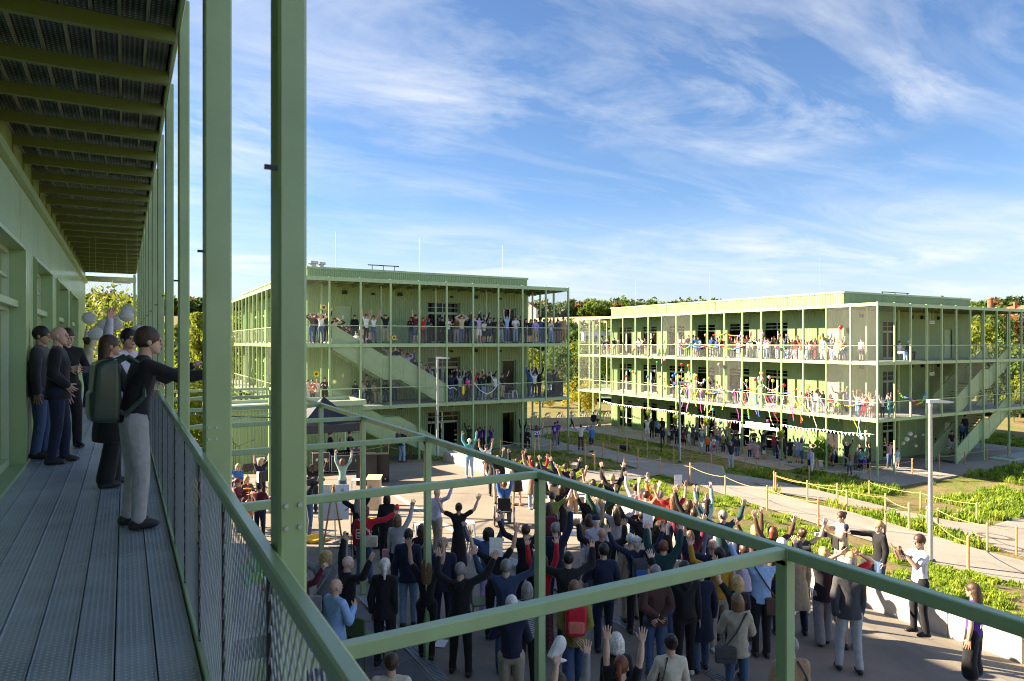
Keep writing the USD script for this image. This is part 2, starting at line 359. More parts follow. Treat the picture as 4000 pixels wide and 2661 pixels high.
def drape(poly, off, step=0.6, surf=ter):
    """a sheet laid over the terrain, cut to a polygon in plan"""
    x0, y0, x1, y1 = poly.bounds; V, F, n = [], [], 0
    shapely.prepare(poly)
    gx, gy = np.arange(math.floor(x0 / step), math.ceil(x1 / step)), np.arange(math.floor(y0 / step), math.ceil(y1 / step))
    for i in gx:
        for j in gy:
            c = sbox(i * step, j * step, (i + 1) * step, (j + 1) * step)
            if not poly.intersects(c): continue
            q = c if poly.contains(c) else poly.intersection(c)
            for g in getattr(q, 'geoms', [q]):
                if g.geom_type != 'Polygon' or g.area < 1e-5: continue
                if q is c:
                    v = np.array(g.exterior.coords)[:4]; f = np.array([[0, 1, 2], [0, 2, 3]])
                else:
                    v, f = trimesh.creation.triangulate_polygon(g, engine='earcut')
                V.append(v); F.append(np.asarray(f) + n); n += len(v)
    V, F = np.vstack(V), np.vstack(F)
    a = V[F]; cr = (a[:, 1, 0] - a[:, 0, 0]) * (a[:, 2, 1] - a[:, 0, 1]) - (a[:, 1, 1] - a[:, 0, 1]) * (a[:, 2, 0] - a[:, 0, 0])
    F[cr < 0] = F[cr < 0][:, ::-1]
    return np.column_stack([V, surf(V[:, 0], V[:, 1]) + off]), F
# ------------------------------------------------------------------ ground, paths, courtyard
BASE_M, BASE_R = -1.95, -3.11
MX0, MY0, RX0, RY0 = 8.17, 38.3, 40.98, 25.94
BAY, ST = 1.79, 3.6
def grid_axis(a, b, step, far):
    mid = np.arange(a, b + 1e-6, step); g = [step]
    while sum(g) < far: g.append(g[-1] * 1.22)
    g = np.cumsum(g)
    return np.concatenate([(a - g)[::-1], mid, b + g])
gx, gy = grid_axis(-12, 72, 0.6, 2600), grid_axis(-12, 78, 0.6, 2600)
GX, GY = np.meshgrid(gx, gy, indexing='ij')
gz = ter(GX, GY)
near = (np.hypot(GX, GY) < 75)
gz = gz + np.where(near & (GX > 12), (meshkit.fbm(np.stack([GX * .8, GY * .8, 0 * GX], -1), 3, 5) - .5) * .10, 0) - 0.03
idx = np.arange(gx.size * gy.size).reshape(gx.size, gy.size)
gf = np.stack([idx[:-1, :-1], idx[1:, :-1], idx[1:, 1:], idx[:-1, 1:]], -1).reshape(-1, 4)
part('ground', (np.stack([GX, GY, gz], -1).reshape(-1, 3), gf), 'soil', smooth=True, kind='structure', label='brown soil and thin green growth sloping down from the courtyard', cat='ground')

def gp(t, pts):
    return [tuple(G(*px(t, x, y))[:2]) for x, y in pts]
bench_line = gp('F', [(1735, 1800), (1860, 1838), (2065, 1922), (2320, 2010), (2600, 2105), (2850, 2190), (3060, 2262), (3127, 2290), (3382, 2372), (3708, 2492), (4000, 2600)])
bench_line = [np.array(p) for p in bench_line] + [np.array([bench_line[-1][0] + 2.2, bench_line[-1][1] - 9.0])]
court = Polygon([(-20, -14), (float(bench_line[-1][0]), -14)] + [tuple(p) for p in bench_line[::-1]] + [(11.9, 33.2), (7.0, 34.0), (3.0, 34.2), (-20, 34.2)])
court = court.buffer(0)
part('courtyard_paving', drape(court, 0.012), 'asphalt', kind='structure', label='asphalt courtyard full of people, sunlit at the back and shaded in front', cat='courtyard')
plat_m = sbox(MX0 - 1.2, MY0 - 1.6, MX0 + 10 * BAY + 1.6, MY0 + 18 * BAY + 1)
plat_r = sbox(RX0 - 1.3, RY0 - 2.2, RX0 + 12 * BAY, RY0 + 18 * BAY + 1)
part('paved_apron', MB().box(*np.array(plat_m.bounds)[[0, 2]], *np.array(plat_m.bounds)[[1, 3]], BASE_M - 1.2, BASE_M).out(), 'platform_concrete', kind='structure', label='grey concrete apron under the middle building', cat='pavement')
part('paved_apron', MB().box(*np.array(plat_r.bounds)[[0, 2]], *np.array(plat_r.bounds)[[1, 3]], BASE_R - 1.5, BASE_R).out(), 'path_grit', kind='structure', label='pale concrete apron under the right hand building', cat='pavement')
def zsurf(x, y):
    z = ter(x, y) + .02
    z = np.where((np.asarray(x) > plat_m.bounds[0]) & (np.asarray(x) < plat_m.bounds[2]) & (np.asarray(y) > plat_m.bounds[1]) & (np.asarray(y) < plat_m.bounds[3]), BASE_M, z)
    z = np.where((np.asarray(x) > plat_r.bounds[0]) & (np.asarray(x) < plat_r.bounds[2]) & (np.asarray(y) > plat_r.bounds[1]) & (np.asarray(y) < plat_r.bounds[3]), BASE_R, z)
    return z
upper = gp('F', [(2215, 1752), (2330, 1744)]) + gp('P6', [(0, 60), (430, 170), (870, 262), (1230, 322), (1500, 372), (1950, 432), (2357, 505)]) + \
        gp('C7', [(1260, 268), (1650, 365), (1960, 428), (2190, 452), (2357, 402)]) + gp('F', [(4250, 1990), (4250, 2200)]) + \
        gp('C7', [(2357, 625), (2150, 558), (1900, 478), (1600, 398), (1200, 300), (900, 252), (880, 258)])
lower = gp('C7', [(880, 258), (1110, 318), (1340, 368), (1600, 442), (1880, 524), (2100, 592), (2357, 658)]) + gp('F', [(4250, 2270), (4250, 2370)]) + \
        gp('C7', [(2357, 787), (2030, 712), (1820, 656), (1640, 582), (1420, 516), (1180, 440), (880, 345), (640, 270)]) + \
        gp('P6', [(1250, 540), (960, 460), (650, 382), (430, 318), (0, 185), ]) + gp('F', [(2230, 1772), (2215, 1752)]) + gp('P6', [(870, 262), (1230, 322), (1500, 372), (1950, 432)])
p_up, p_lo = Polygon(upper).buffer(0), Polygon(lower).buffer(0)
p_lo = Polygon(gp('P6', [(1230, 322), (1500, 372), (1950, 432)]) + gp('C7', [(880, 258), (1110, 318), (1340, 368), (1600, 442), (1880, 524), (2100, 592), (2357, 658)]) + gp('F', [(4250, 2270), (4250, 2370)]) +
               gp('C7', [(2357, 787), (2030, 712), (1820, 656), (1640, 582), (1420, 516), (1180, 440), (880, 345), (640, 270)]) + gp('P6', [(1250, 540), (960, 460), (650, 382), (430, 318), (0, 185)]) + gp('F', [(2230, 1772), (2215, 1752), (2330, 1744)]) + gp('P6', [(0, 60), (430, 170), (870, 262)])).buffer(0)
branch = Polygon(gp('P6', [(870, 262), (1250, 230), (1470, 275), (1500, 372), (1230, 322)])).buffer(0)
side = Polygon(gp('P6', [(0, 345), (430, 315), (640, 380), (330, 440), (0, 452)]) + gp('F', [(2290, 1880), (2290, 1838)])).buffer(0)
back = Polygon(gp('F', [(2040, 1690), (2200, 1660), (2400, 1668), (2620, 1705), (2900, 1768), (3100, 1830), (3060, 1838), (2800, 1780), (2560, 1728), (2330, 1692), (2200, 1684), (2060, 1712)])).buffer(0)
paths = unary_union([p_up, p_lo, branch, side, back]).buffer(0.02)
hard = unary_union([paths, court, plat_m, plat_r])
edging = paths.buffer(0.11).difference(unary_union([court, plat_m, plat_r]))
part('path_edging', drape(edging, 0.014), 'concrete', kind='structure', label='thin concrete edging along the footpaths', cat='kerb')
part('footpath', drape(paths.difference(unary_union([court, plat_m, plat_r])), 0.022), 'path_grit', kind='structure', label='pale grit footpaths winding between the roped beds', cat='path')

# concrete seat wall in blocks, along the courtyard's right edge
seat = thing('concrete_bench', 'long pale concrete seat wall curving along the edge of the courtyard', 'bench', (*bench_line[7], 0))
for i in range(len(bench_line) - 1):
    a, b = bench_line[i], bench_line[i + 1]; L = np.linalg.norm(b - a); nblk = max(1, round(L / 2.6)); d = (b - a) / L; nr = np.array([-d[1], d[0]])
    if nr[0] < 0: nr = -nr
    for k in range(nblk):
        p, q = a + d * (L * k / nblk + .006), a + d * (L * (k + 1) / nblk - .006)
        z = float(ter(*((p + q) / 2))); H = .46
        c = [p - nr * .05, q - nr * .05, q + nr * .52, p + nr * .52]
        P = np.array([[*x, zz] for zz in (z - .5, z + H - .02) for x in c] + [[*(np.mean(c, 0) + (x - np.mean(c, 0)) * .965), z + H] for x in c])
        h = trimesh.convex.convex_hull(P)
        part('bench_block', (h.vertices, h.faces), 'concrete', seat)
# a pale strip where two asphalt fields meet, and sawn joints
sa, sb = np.array(gp('F', [(1540, 1935)])[0]), np.array(gp('F', [(1950, 2170)])[0]); d_ = (sb - sa) / np.linalg.norm(sb - sa)
part('kerb_strip', drape(LineString([sa - d_ * 3, sb + d_ * 2]).buffer(.11, cap_style=2), .018), 'concrete', kind='structure', label='pale kerb strip set flush across the sunlit courtyard', cat='kerb')
for k, q in enumerate(((3.2, 22.0, 12.4, 16.5), (5.0, 29.0, 13.6, 22.5), (9.0, 8.0, 9.0, 20.0))):
    part('paving_joint', drape(LineString([q[:2], q[2:]]).buffer(.012, cap_style=2), .016), 'black_metal', kind='structure', label=('middle', 'farthest', 'nearest')[k] + ' dark sawn joint line in the courtyard asphalt', cat='joint')
# drains and pavers
for X, y0, y1, lb in ((4.32, 3.0, 14.0, 'slotted drain under the pergola posts at the left'), (8.15, 3.0, 14.5, 'slotted drain crossing the shaded courtyard on the right')):
    dr = thing('drain_channel', 'steel ' + lb, 'drain', (X, (y0 + y1) / 2, 0))
    part('drain_bed', boxm(X - .09, X + .09, y0, y1, .0, .016), 'black_metal', dr)
    for s in (-1, 1): part('drain_edge', boxm(X + s * .095 - .008, X + s * .095 + .008, y0, y1, .0, .023), 'galvanised', dr)
    m = MB()
    for k in range(int((y1 - y0) / .045)): m.box(X - .085, X + .085, y0 + k * .045, y0 + k * .045 + .022, .012, .0215)
    part('drain_slat', m.out(), 'galvanised', dr, kind='stuff')
pav = thing('paver_field', 'dark grey concrete slab paving beside the drain below the balcony', 'paving', (2.3, 10, 0), kind='structure')
for i in range(3):
    for j in range(9):
        x0 = 0.55 + i * 1.21; y0 = 5.0 + j * .95 + (i % 2) * .45
        part('paver', bevel_box(x0 + .006, x0 + 1.2, y0 + .006, y0 + .94, -.03, .021 + .003 * random.random(), .006), random.choice(['paver', 'paver_b']), pav)

# ------------------------------------------------------------------ corrugated walls
def corrugated(p0, p1, z0, z1, openings=(), pitch=0.13, depth=0.026, side=1):
    """trapezoidal sheet wall from p0 to p1; openings (s0, s1, z0, z1) in metres along it. side = +1: proud to the left of p0->p1."""
    p0, p1 = np.array(p0, float), np.array(p1, float); L = np.linalg.norm(p1 - p0); d = (p1 - p0) / L; nr = np.array([-d[1], d[0]]) * side
    cuts = sorted({0.0, L, *[o[0] for o in openings], *[o[1] for o in openings]}); m = MB()
    prof = [(0, 0), (.36, 0), (.5, 1), (.86, 1)]
    for a, b in zip(cuts, cuts[1:]):
        if b - a < .02: continue
        s = [(a, 0)] + [(k * pitch + q * pitch, h * depth) for k in range(int(a / pitch) - 1, int(b / pitch) + 1) for q, h in prof if a + .004 < k * pitch + q * pitch < b - .004] + [(b, 0)]
        P = np.array([[*(p0 + d * x + nr * h)] for x, h in s])
        ops = sorted([(o[2], o[3]) for o in openings if o[0] < b - .01 and o[1] > a + .01]); z = z0; rng = []
        for lo, hi in ops:
            if lo > z + .01: rng.append((z, lo))
            z = max(z, hi)
        if z < z1 - .01: rng.append((z, z1))
        for lo, hi in rng:
            n = len(P); v = np.vstack([np.column_stack([P, np.full(n, lo)]), np.column_stack([P, np.full(n, hi)])])
            f = [[i, i + 1, n + i + 1] for i in range(n - 1)] + [[i, n + i + 1, n + i] for i in range(n - 1)]
            m.add(v, np.array(f) if side < 0 else np.array(f)[:, ::-1])
    return m.out()
def frame_rect(o, ax, w, h, t, dep):
    """four frame bars round a rectangle with lower corner o, along unit ax (2D), w wide, h high"""
    m = MB(); a = np.array([*ax, 0.0]); nr = np.array([-ax[1], ax[0], 0.0]); o = np.array(o, float)
    def b(s0, s1, z0, z1, g=0):
        c = [o + a * s + nr * q + np.array([0, 0, z]) for z in (z0, z1) for s, q in ((s0, -dep / 2 - g), (s1, -dep / 2 - g), (s1, dep / 2 + g), (s0, dep / 2 + g))]
        m.add(c, MB.F6)
    b(0, t, 0, h); b(w - t, w, 0, h); b(t, w - t, 0, t, -.003); b(t, w - t, h - t, h, -.003)
    m.b = b
    return m
def window_group(parent, o, ax, nrm, w, ztop, sill=0.05, trans=2.2, open_leaf=False, blind=None, wallz=0.0, reveal=.24, kind=0):
    """transom light over a glazed double door, set back in a sheet-metal reveal. o = lower left corner on the wall's face, nrm = outward"""
    o = np.array(o, float); a3 = np.array([*ax, 0.0]); n3 = np.array([*nrm, 0.0]); inn = o - n3 * reveal
    m = MB()
    for s0, s1, z0, z1 in ((-.02, 0, 0, ztop), (w, w + .02, 0, ztop), (-.02, w + .02, ztop, ztop + .02), (0, w, 0, sill)):
        c = [o + a3 * s + n3 * q + np.array([0, 0, z]) for z in (z0, z1) for s, q in ((s0, -reveal), (s1, -reveal), (s1, .045), (s0, .045))]
        m.add(c, MB.F6)
    win = part('window', m.out(), 'green_wall', parent)
    fr = frame_rect(inn + [0, 0, trans], ax, w, ztop - trans, .055, .07)
    fr.b(w / 2 - .03, w / 2 + .03, .058, ztop - trans - .058, -.004); fr.b(.058, w - .058, (ztop - trans) * .5 - .02, (ztop - trans) * .5 + .02, -.008)
    part('transom_frame', fr.out(), 'green_frame', win)
    for k in (0, 1):
        if open_leaf and k == 0: continue
        s0 = k * w / 2
        fr = frame_rect(inn + a3 * s0 + [0, 0, sill], ax, w / 2 - .004, trans - sill, .09, .07)
        if kind: fr.b(.09, w / 2 - .09, (trans - sill) * .42, (trans - sill) * .42 + .05, -.01)
        part('door_leaf', fr.out(), 'green_frame', win)
        mm = MB(); c = inn + a3 * (s0 + (w / 2 - .13 if k == 0 else .06)) + n3 * .06 + [0, 0, 1.0]
        mm.bar(c, c + np.array([0, 0, .28]), .025); part('handle', mm.out(), 'galvanised', win)
    g = MB()
    for s0, s1, z0, z1 in ((.05, w - .05, trans + .05, ztop - .05),) + (() if open_leaf else ((.08, w / 2 - .08, sill + .08, trans - .08),)) + ((w / 2 + .08, w - .08, sill + .08, trans - .08),):
        g.add([inn + a3 * s + [0, 0, z] for s, z in ((s0, z0), (s1, z0), (s1, z1), (s0, z1))], [[0, 1, 2], [0, 2, 3]])
    part('pane', g.out(), 'window_glass', win)
    if blind:
        b0, b1 = blind; c = inn - n3 * .12
        part('blind', MB().add([c + a3 * s + [0, 0, z] for s, z in ((.06, b0), (w - .06, b0), (w - .06, b1), (.06, b1))], [[0, 1, 2], [0, 2, 3]]).out(), 'wood_blind', win)
    c = inn - n3 * 1.3
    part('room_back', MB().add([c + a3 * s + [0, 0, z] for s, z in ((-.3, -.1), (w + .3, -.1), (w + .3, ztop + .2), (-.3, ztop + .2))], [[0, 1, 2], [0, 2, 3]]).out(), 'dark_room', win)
    return win

# ------------------------------------------------------------------ the two far school buildings
def stairs(bt, x_hi, x_lo, z_hi, z_lo, y0, y1):
    """a straight flight with a landing half way, between solid side panels, running along x"""
    s = 1 if x_lo > x_hi else -1; L = abs(x_lo - x_hi); l1 = L * .435; ld = L * .13; zm = (z_hi + z_lo) / 2; t = thing.__globals__
    fl = part('stair_flight', MB().box(min(x_hi + s * l1, x_hi + s * (l1 + ld)), max(x_hi + s * l1, x_hi + s * (l1 + ld)), y0 + .05, y1 - .05, zm - .08, zm).out(), 'green_door', bt)
    n = 10
    for za, zb, xa in ((z_hi, zm, x_hi), (zm, z_lo, x_hi + s * (l1 + ld))):
        for k in range(n):
            x0 = xa + s * l1 * k / n; x1 = xa + s * l1 * (k + 1) / n; z = za + (zb - za) * (k + 1) / n
            part('step', boxm(min(x0, x1) - .02, max(x0, x1), y0 + .055, y1 - .055, z - .045, z), 'green_door', fl)
    X = [x_hi, x_hi + s * l1, x_hi + s * (l1 + ld), x_lo]
    top = [z_hi + 1.05, zm + 1.05, zm + 1.05, z_lo + 1.05]; bot = [z_hi - .34, zm - .34, zm - .34, z_lo - .30]
    for yy in (y0, y1 - .045):
        pg = [(X[i], top[i]) for i in range(4)] + [(X[i], max(bot[i], z_lo - .02) if z_lo < 0 and i == 3 else bot[i]) for i in (3, 2, 1, 0)]
        pn = part('stair_panel', MB().poly_y(pg, yy, yy + .045).out(), 'green_paint', bt)
        m = MB()
        for fx in (.2, .42, .6, .8):
            xx = x_hi + s * L * fx; zt = float(np.interp(abs(xx - x_hi), [0, l1, l1 + ld, L], top)); zb = float(np.interp(abs(xx - x_hi), [0, l1, l1 + ld, L], bot))
            m.box(xx - .012, xx + .012, yy - .014, yy - .002, zb, zt - .002)
        for i in range(3):
            m.bar((X[i], yy + .0225, top[i] + .016), (X[i + 1], yy + .0225, top[i + 1] + .016), .07, .03)
            m.bar((X[i], yy - .012, bot[i] + .12), (X[i + 1], yy - .012, bot[i + 1] + .12), .02, .03)
        part('panel_joint', m.out(), 'green_paint', pn)

def school(label, X0, Y0, nx, ny, bx0, bx1, by0, by1, base, par, group=None):
    bt = thing('school_building', label, 'building', (X0, Y0, base))
    X1, Y1 = X0 + nx * BAY, Y0 + ny * BAY; zt = base + 10.93
    lev = [base + ST, base + 2 * ST]
    # posts: every other one stops at the first gallery
    for i in range(nx + 1):
        for y in (Y0, Y1):
            full = (nx - i) % 2 == 0 or i in (0, nx)
            part('post', bevel_box(X0 + i * BAY - .055, X0 + i * BAY + .055, y - .06, y + .06, base if full else lev[0] - .24, zt + .03, .01), 'green_paint', bt)
    for j in range(1, ny):
        for x in (X0, X1):
            part('post', bevel_box(x - .06, x + .06, Y0 + j * BAY - .055, Y0 + j * BAY + .055, base if j % 2 == 0 else lev[0] - .24, zt + .03, .01), 'green_paint', bt)
    # inner posts of the wide front gallery
    yi = (Y0 + by0) / 2 + .1
    for i in range(1, nx, 2):
        part('inner_post', boxm(X0 + (i + .0) * BAY - .045, X0 + i * BAY + .045, yi - .045, yi + .045, base, zt - .25), 'green_paint', bt)
    def ring(z0, z1, inset, m=None):
        m = m or MB(); a, b, c, d = X0 + inset, X1 - inset, Y0 + inset, Y1 - inset
        m.box(a, b, c, by0, z0, z1); m.box(a, b, by1, d, z0, z1); m.box(a, bx0, by0, by1, z0, z1); m.box(bx1, b, by0, by1, z0, z1)
        return m
    for z in lev:
        part('gallery_deck', ring(z - .07, z, .08).out(), 'deck_top', bt)
        m = MB()
        m.box(X0 + .06, X1 - .06, Y0 - .035, Y0 + .035, z - .22, z - .02); m.box(X0 + .06, X1 - .06, Y1 - .035, Y1 + .035, z - .22, z - .02)
        m.box(X0 - .035, X0 + .035, Y0 + .06, Y1 - .06, z - .22, z - .02); m.box(X1 - .035, X1 + .035, Y0 + .06, Y1 - .06, z - .22, z - .02)
        part('edge_beam', m.out(), 'green_paint', bt)
        m = MB()
        for i in range(nx * 2):
            x = X0 + (i + .5) * BAY / 2; m.box(x - .035, x + .035, Y0 + .04, by0, z - .21, z - .072)
        for j in range(ny * 2):
            y = Y0 + (j + .5) * BAY / 2
            if by0 < y < by1: m.box(X0 + .04, bx0, y - .035, y + .035, z - .21, z - .072); m.box(bx1, X1 - .04, y - .035, y + .035, z - .21, z - .072)
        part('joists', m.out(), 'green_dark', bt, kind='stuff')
        m = MB(); r = z + 1.04
        m.box(X0 + .058, X1 - .058, Y0 - .03, Y0 + .03, r - .045, r); m.box(X0 + .058, X1 - .058, Y1 - .03, Y1 + .03, r - .045, r)
        m.box(X0 - .03, X0 + .03, Y0 + .062, Y1 - .062, r - .045, r); m.box(X1 - .03, X1 + .03, Y0 + .062, Y1 - .062, r - .045, r)
        part('handrail', m.out(), 'green_frame', bt)
        for i in range(nx):
            part('wire_panel', MB().add([(X0 + i * BAY + .06, Y0 + .001, z + .03), (X0 + (i + 1) * BAY - .06, Y0 + .001, z + .03), (X0 + (i + 1) * BAY - .06, Y0 + .001, r - .05), (X0 + i * BAY + .06, Y0 + .001, r - .05)], [[0, 1, 2], [0, 2, 3]]).out(), 'wire_net', bt)
        for j in range(ny):
            part('wire_panel', MB().add([(X0 + .001, Y0 + j * BAY + .06, z + .03), (X0 + .001, Y0 + (j + 1) * BAY - .06, z + .03), (X0 + .001, Y0 + (j + 1) * BAY - .06, r - .05), (X0 + .001, Y0 + j * BAY + .06, r - .05)], [[0, 1, 2], [0, 2, 3]]).out(), 'wire_net', bt)
    # gallery roof
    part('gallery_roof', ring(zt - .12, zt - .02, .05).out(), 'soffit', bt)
    m = MB(); m.box(X0 - .05, X1 + .05, Y0 - .05, Y0 + .05, zt - .22, zt); m.box(X0 - .05, X1 + .05, Y1 - .05, Y1 + .05, zt - .22, zt)
    m.box(X0 - .05, X0 + .05, Y0 + .05, Y1 - .05, zt - .22, zt); m.box(X1 - .05, X1 + .05, Y0 + .05, Y1 - .05, zt - .22, zt)
    part('roof_beam', m.out(), 'green_paint', bt)
    m = MB()
    for i in range(nx * 2):
        x = X0 + (i + .5) * BAY / 2; m.box(x - .035, x + .035, Y0 + .06, by0, zt - .3, zt - .122)
    for j in range(ny * 2):
        y = Y0 + (j + .5) * BAY / 2
        if by0 < y < by1: m.box(X0 + .06, bx0, y - .035, y + .035, zt - .3, zt - .122); m.box(bx1, X1 - .06, y - .035, y + .035, zt - .3, zt - .122)
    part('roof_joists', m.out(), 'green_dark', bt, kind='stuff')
    return bt, lev, zt
def wall_openings(rows):
    return [(s0, s1, z0, z1) for s0, s1, z0, z1 in rows]

# middle building
MBX0, MBX1, MBY0, MBY1 = 9.5, 24.75, 41.5, 67.4
bt, levM, ztM = school('three storey pale green school building with a straight stair behind the tent', MX0, MY0, 10, 18, MBX0, MBX1, MBY0, MBY1, BASE_M, 9.85)
MID = bt
floors = [BASE_M] + levM
fo = []
for z in floors:
    fo += [(17.2 - MBX0, 19.5 - MBX0, z, z + 2.7), (22.75 - MBX0, 23.85 - MBX0, z, z + 2.45)]
    if z > 0: fo.append((11.1 - MBX0, 12.15 - MBX0, z, z + 2.3))
part('front_wall', corrugated((MBX0, MBY0), (MBX1, MBY0), BASE_M, 9.72, fo, side=-1), 'green_wall', bt)
lo_ = []
wy = [45.2 + 3.58 * k for k in range(6)]
for z in floors:
    for y in wy: lo_.append((MBY1 - (y + 2.25), MBY1 - y, z, z + 2.75))
part('side_wall', corrugated((MBX0, MBY1), (MBX0, MBY0), BASE_M, 9.72, lo_, side=-1), 'green_wall', bt)
part('side_wall', corrugated((MBX1, MBY0), (MBX1, MBY1), BASE_M, 9.72, side=-1), 'green_wall', bt)
part('rear_wall', corrugated((MBX1, MBY1), (MBX0, MBY1), BASE_M, 9.72, side=-1), 'green_wall', bt)
part('roof', boxm(MBX0 + .05, MBX1 - .05, MBY0 + .05, MBY1 - .05, 9.5, 9.66), 'soffit', bt)
m = MB(); m.box(MBX0 - .06, MBX1 + .06, MBY0 - .06, MBY0 + .12, 9.72, 9.85); m.box(MBX0 - .06, MBX1 + .06, MBY1 - .12, MBY1 + .06, 9.72, 9.85)
m.box(MBX0 - .06, MBX0 + .12, MBY0 + .12, MBY1 - .12, 9.72, 9.85); m.box(MBX1 - .12, MBX1 + .06, MBY0 + .12, MBY1 - .12, 9.72, 9.85)
part('parapet_coping', m.out(), 'green_paint', bt)
for q, z in enumerate(floors):
    window_group(bt, (17.2, MBY0, z), (1, 0), (0, -1), 2.3, 2.7, trans=2.0, blind=(2.0, 2.65) if q == 1 else None)
    # narrow door with one leaf
    w_ = part('door_surround', MB().box(22.72, 22.75, MBY0 - .05, MBY0 + .25, z, z + 2.45).box(23.85, 23.88, MBY0 - .05, MBY0 + .25, z, z + 2.45).box(22.72, 23.88, MBY0 - .05, MBY0 + .25, z + 2.45, z + 2.48).out(), 'green_paint', bt)
    fr = frame_rect((22.75, MBY0 + .2, z + .02), (1, 0), 1.1, 2.43, .09, .07); part('door_leaf', fr.out(), 'green_frame', w_)
    part('pane', MB().add([(22.83, MBY0 + .2, z + .1), (23.77, MBY0 + .2, z + .1), (23.77, MBY0 + .2, z + 2.37), (22.83, MBY0 + .2, z + 2.37)], [[0, 1, 2], [0, 2, 3]]).out(), 'window_glass', w_)
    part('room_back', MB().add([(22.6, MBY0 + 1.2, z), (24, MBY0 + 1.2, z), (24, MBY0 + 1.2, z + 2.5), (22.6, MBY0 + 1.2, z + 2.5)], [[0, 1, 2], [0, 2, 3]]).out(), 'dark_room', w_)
    if q == 1: part('blind', boxm(22.86, 23.74, MBY0 + .26, MBY0 + .3, z + .5, z + 2.35), 'wood_blind', w_)
    if z > 0:
        d_ = part('door', boxm(11.1, 12.15, MBY0 + .06, MBY0 + .1, z, z + 2.3), 'green_door', bt)
        part('door_sign', boxm(11.6, 11.68, MBY0 + .05, MBY0 + .058, z + 1.5, z + 1.72), 'white_paper', d_)
    for k, u in enumerate((803, 985, 1155, 1482, 1633, 1790)):
        x = at_y(850 + u / 1.6255, 1150, MBY0)[0]; s = .14 if k % 2 == 0 else .08
        if q == 0 and k < 2: continue
        part('wall_speaker', boxm(x - s, x + s, MBY0 - .2, MBY0 - .036, z + 3.0, z + 3.0 + 1.6 * s), 'black_plastic', bt)  # small black speaker boxes fixed high on the wall
    for y in wy: window_group(bt, (MBX0, y + 2.25, z), (0, -1), (-1, 0), 2.25, 2.75, kind=1)
stairs(bt, 10.15, 17.2, levM[1], levM[0], MY0 + .12, MY0 + 1.6)
stairs(bt, 10.15, 17.2, levM[0], BASE_M, MY0 + .12, MY0 + 1.6)
m = MB()
for x, y, r in ((10.4, 44, .35), (11.0, 44.3, .28)): m.tube([(x, y, 9.6), (x, y, 10.3)], r * .6, 10); m.tube([(x, y, 10.3), (x, y, 10.45)], r, 10)
part('roof_vent', m.out(), 'galvanised', bt)
m = MB(); m.box(14.2, 17.0, 45.0, 47.0, 9.6, 10.25); part('roof_hatch', m.out(), 'black_plastic', bt)
m = MB()
for x in (14.6, 15.4, 16.2): m.bar((x, 45, 10.2), (x, 45, 10.55), .04)
m.bar((14.3, 45, 10.55), (16.5, 45, 10.55), .06); part('roof_guard', m.out(), 'black_metal', bt)
part('roof_light', MB().poly_y([(20.8, 9.7), (23.0, 9.7), (22.6, 10.15), (21.2, 10.15)], 46, 48).out(), 'galvanised', bt)
for x in (11.6, 17.2, 23.6): part('lightning_rod', MB().tube([(x, 43, 9.6), (x, 43, 12.3)], .008, 5).out(), 'galvanised', bt)
# tall netting bays
def tall_net(bt, axis, bays, z0, z1, X0, Y0):
    for i in bays:
        if axis == 'x': q = [(X0 + i * BAY + .07, Y0 - .012, z0), (X0 + (i + 1) * BAY - .07, Y0 - .012, z0), (X0 + (i + 1) * BAY - .07, Y0 - .012, z1), (X0 + i * BAY + .07, Y0 - .012, z1)]
        else: q = [(X0 - .012, Y0 + i * BAY + .07, z0), (X0 - .012, Y0 + (i + 1) * BAY - .07, z0), (X0 - .012, Y0 + (i + 1) * BAY - .07, z1), (X0 - .012, Y0 + i * BAY + .07, z1)]
        part('tall_net', MB().add(q, [[0, 1, 2], [0, 2, 3]]).out(), 'wire_net', bt)
a_, b_, c_ = levM[0] + 1.06, levM[1] - .24, ztM - .25
tall_net(bt, 'x', (0, 9), levM[1] + 1.06, c_, MX0, MY0)
tall_net(bt, 'x', (0, 1, 2, 3, 4, 9), a_, b_, MX0, MY0)
tall_net(bt, 'y', (3, 4, 9), a_, b_, MX0, MY0)
tall_net(bt, 'y', (14, 15, 17), levM[1] + 1.06, c_, MX0, MY0)

# right hand building
RBX0, RBX1, RBY0, RBY1 = 42.83, 58.8, 29.5, 55.2
bt, levR, ztR = school('three storey pale green school building on the right hung with balloons and streamers', RX0, RY0, 11, 18, RBX0, RBX1, RBY0, RBY1, BASE_R, 8.81)
RIGHT = bt
floors = [BASE_R] + levR
lo_, wy = [], [34.05 + 3.58 * k for k in range(6)]
for z in floors:
    for y in wy: lo_.append((RBY1 - (y + 2.25), RBY1 - y, z, z + 2.75))
    lo_.append((RBY1 - 30.95, RBY1 - 29.95, z, z + 2.3))
part('side_wall', corrugated((RBX0, RBY1), (RBX0, RBY0), BASE_R, 8.68, lo_, side=-1), 'green_wall', bt)
fo = []
for z in floors: fo += [(47.2 - RBX0, 49.1 - RBX0, z, z + 2.75), (55.2 - RBX0, 56.2 - RBX0, z, z + 2.2)]
part('front_wall', corrugated((RBX0, RBY0), (RBX1, RBY0), BASE_R, 8.68, fo, side=-1), 'green_wall', bt)
part('side_wall', corrugated((RBX1, RBY0), (RBX1, RBY1), BASE_R, 8.68, side=-1), 'green_wall', bt)
part('rear_wall', corrugated((RBX1, RBY1), (RBX0, RBY1), BASE_R, 8.68, side=-1), 'green_wall', bt)
part('roof', boxm(RBX0 + .05, RBX1 - .05, RBY0 + .05, RBY1 - .05, 8.46, 8.62), 'soffit', bt)
m = MB(); m.box(RBX0 - .06, RBX1 + .06, RBY0 - .06, RBY0 + .12, 8.68, 8.81); m.box(RBX0 - .06, RBX1 + .06, RBY1 - .12, RBY1 + .06, 8.68, 8.81)
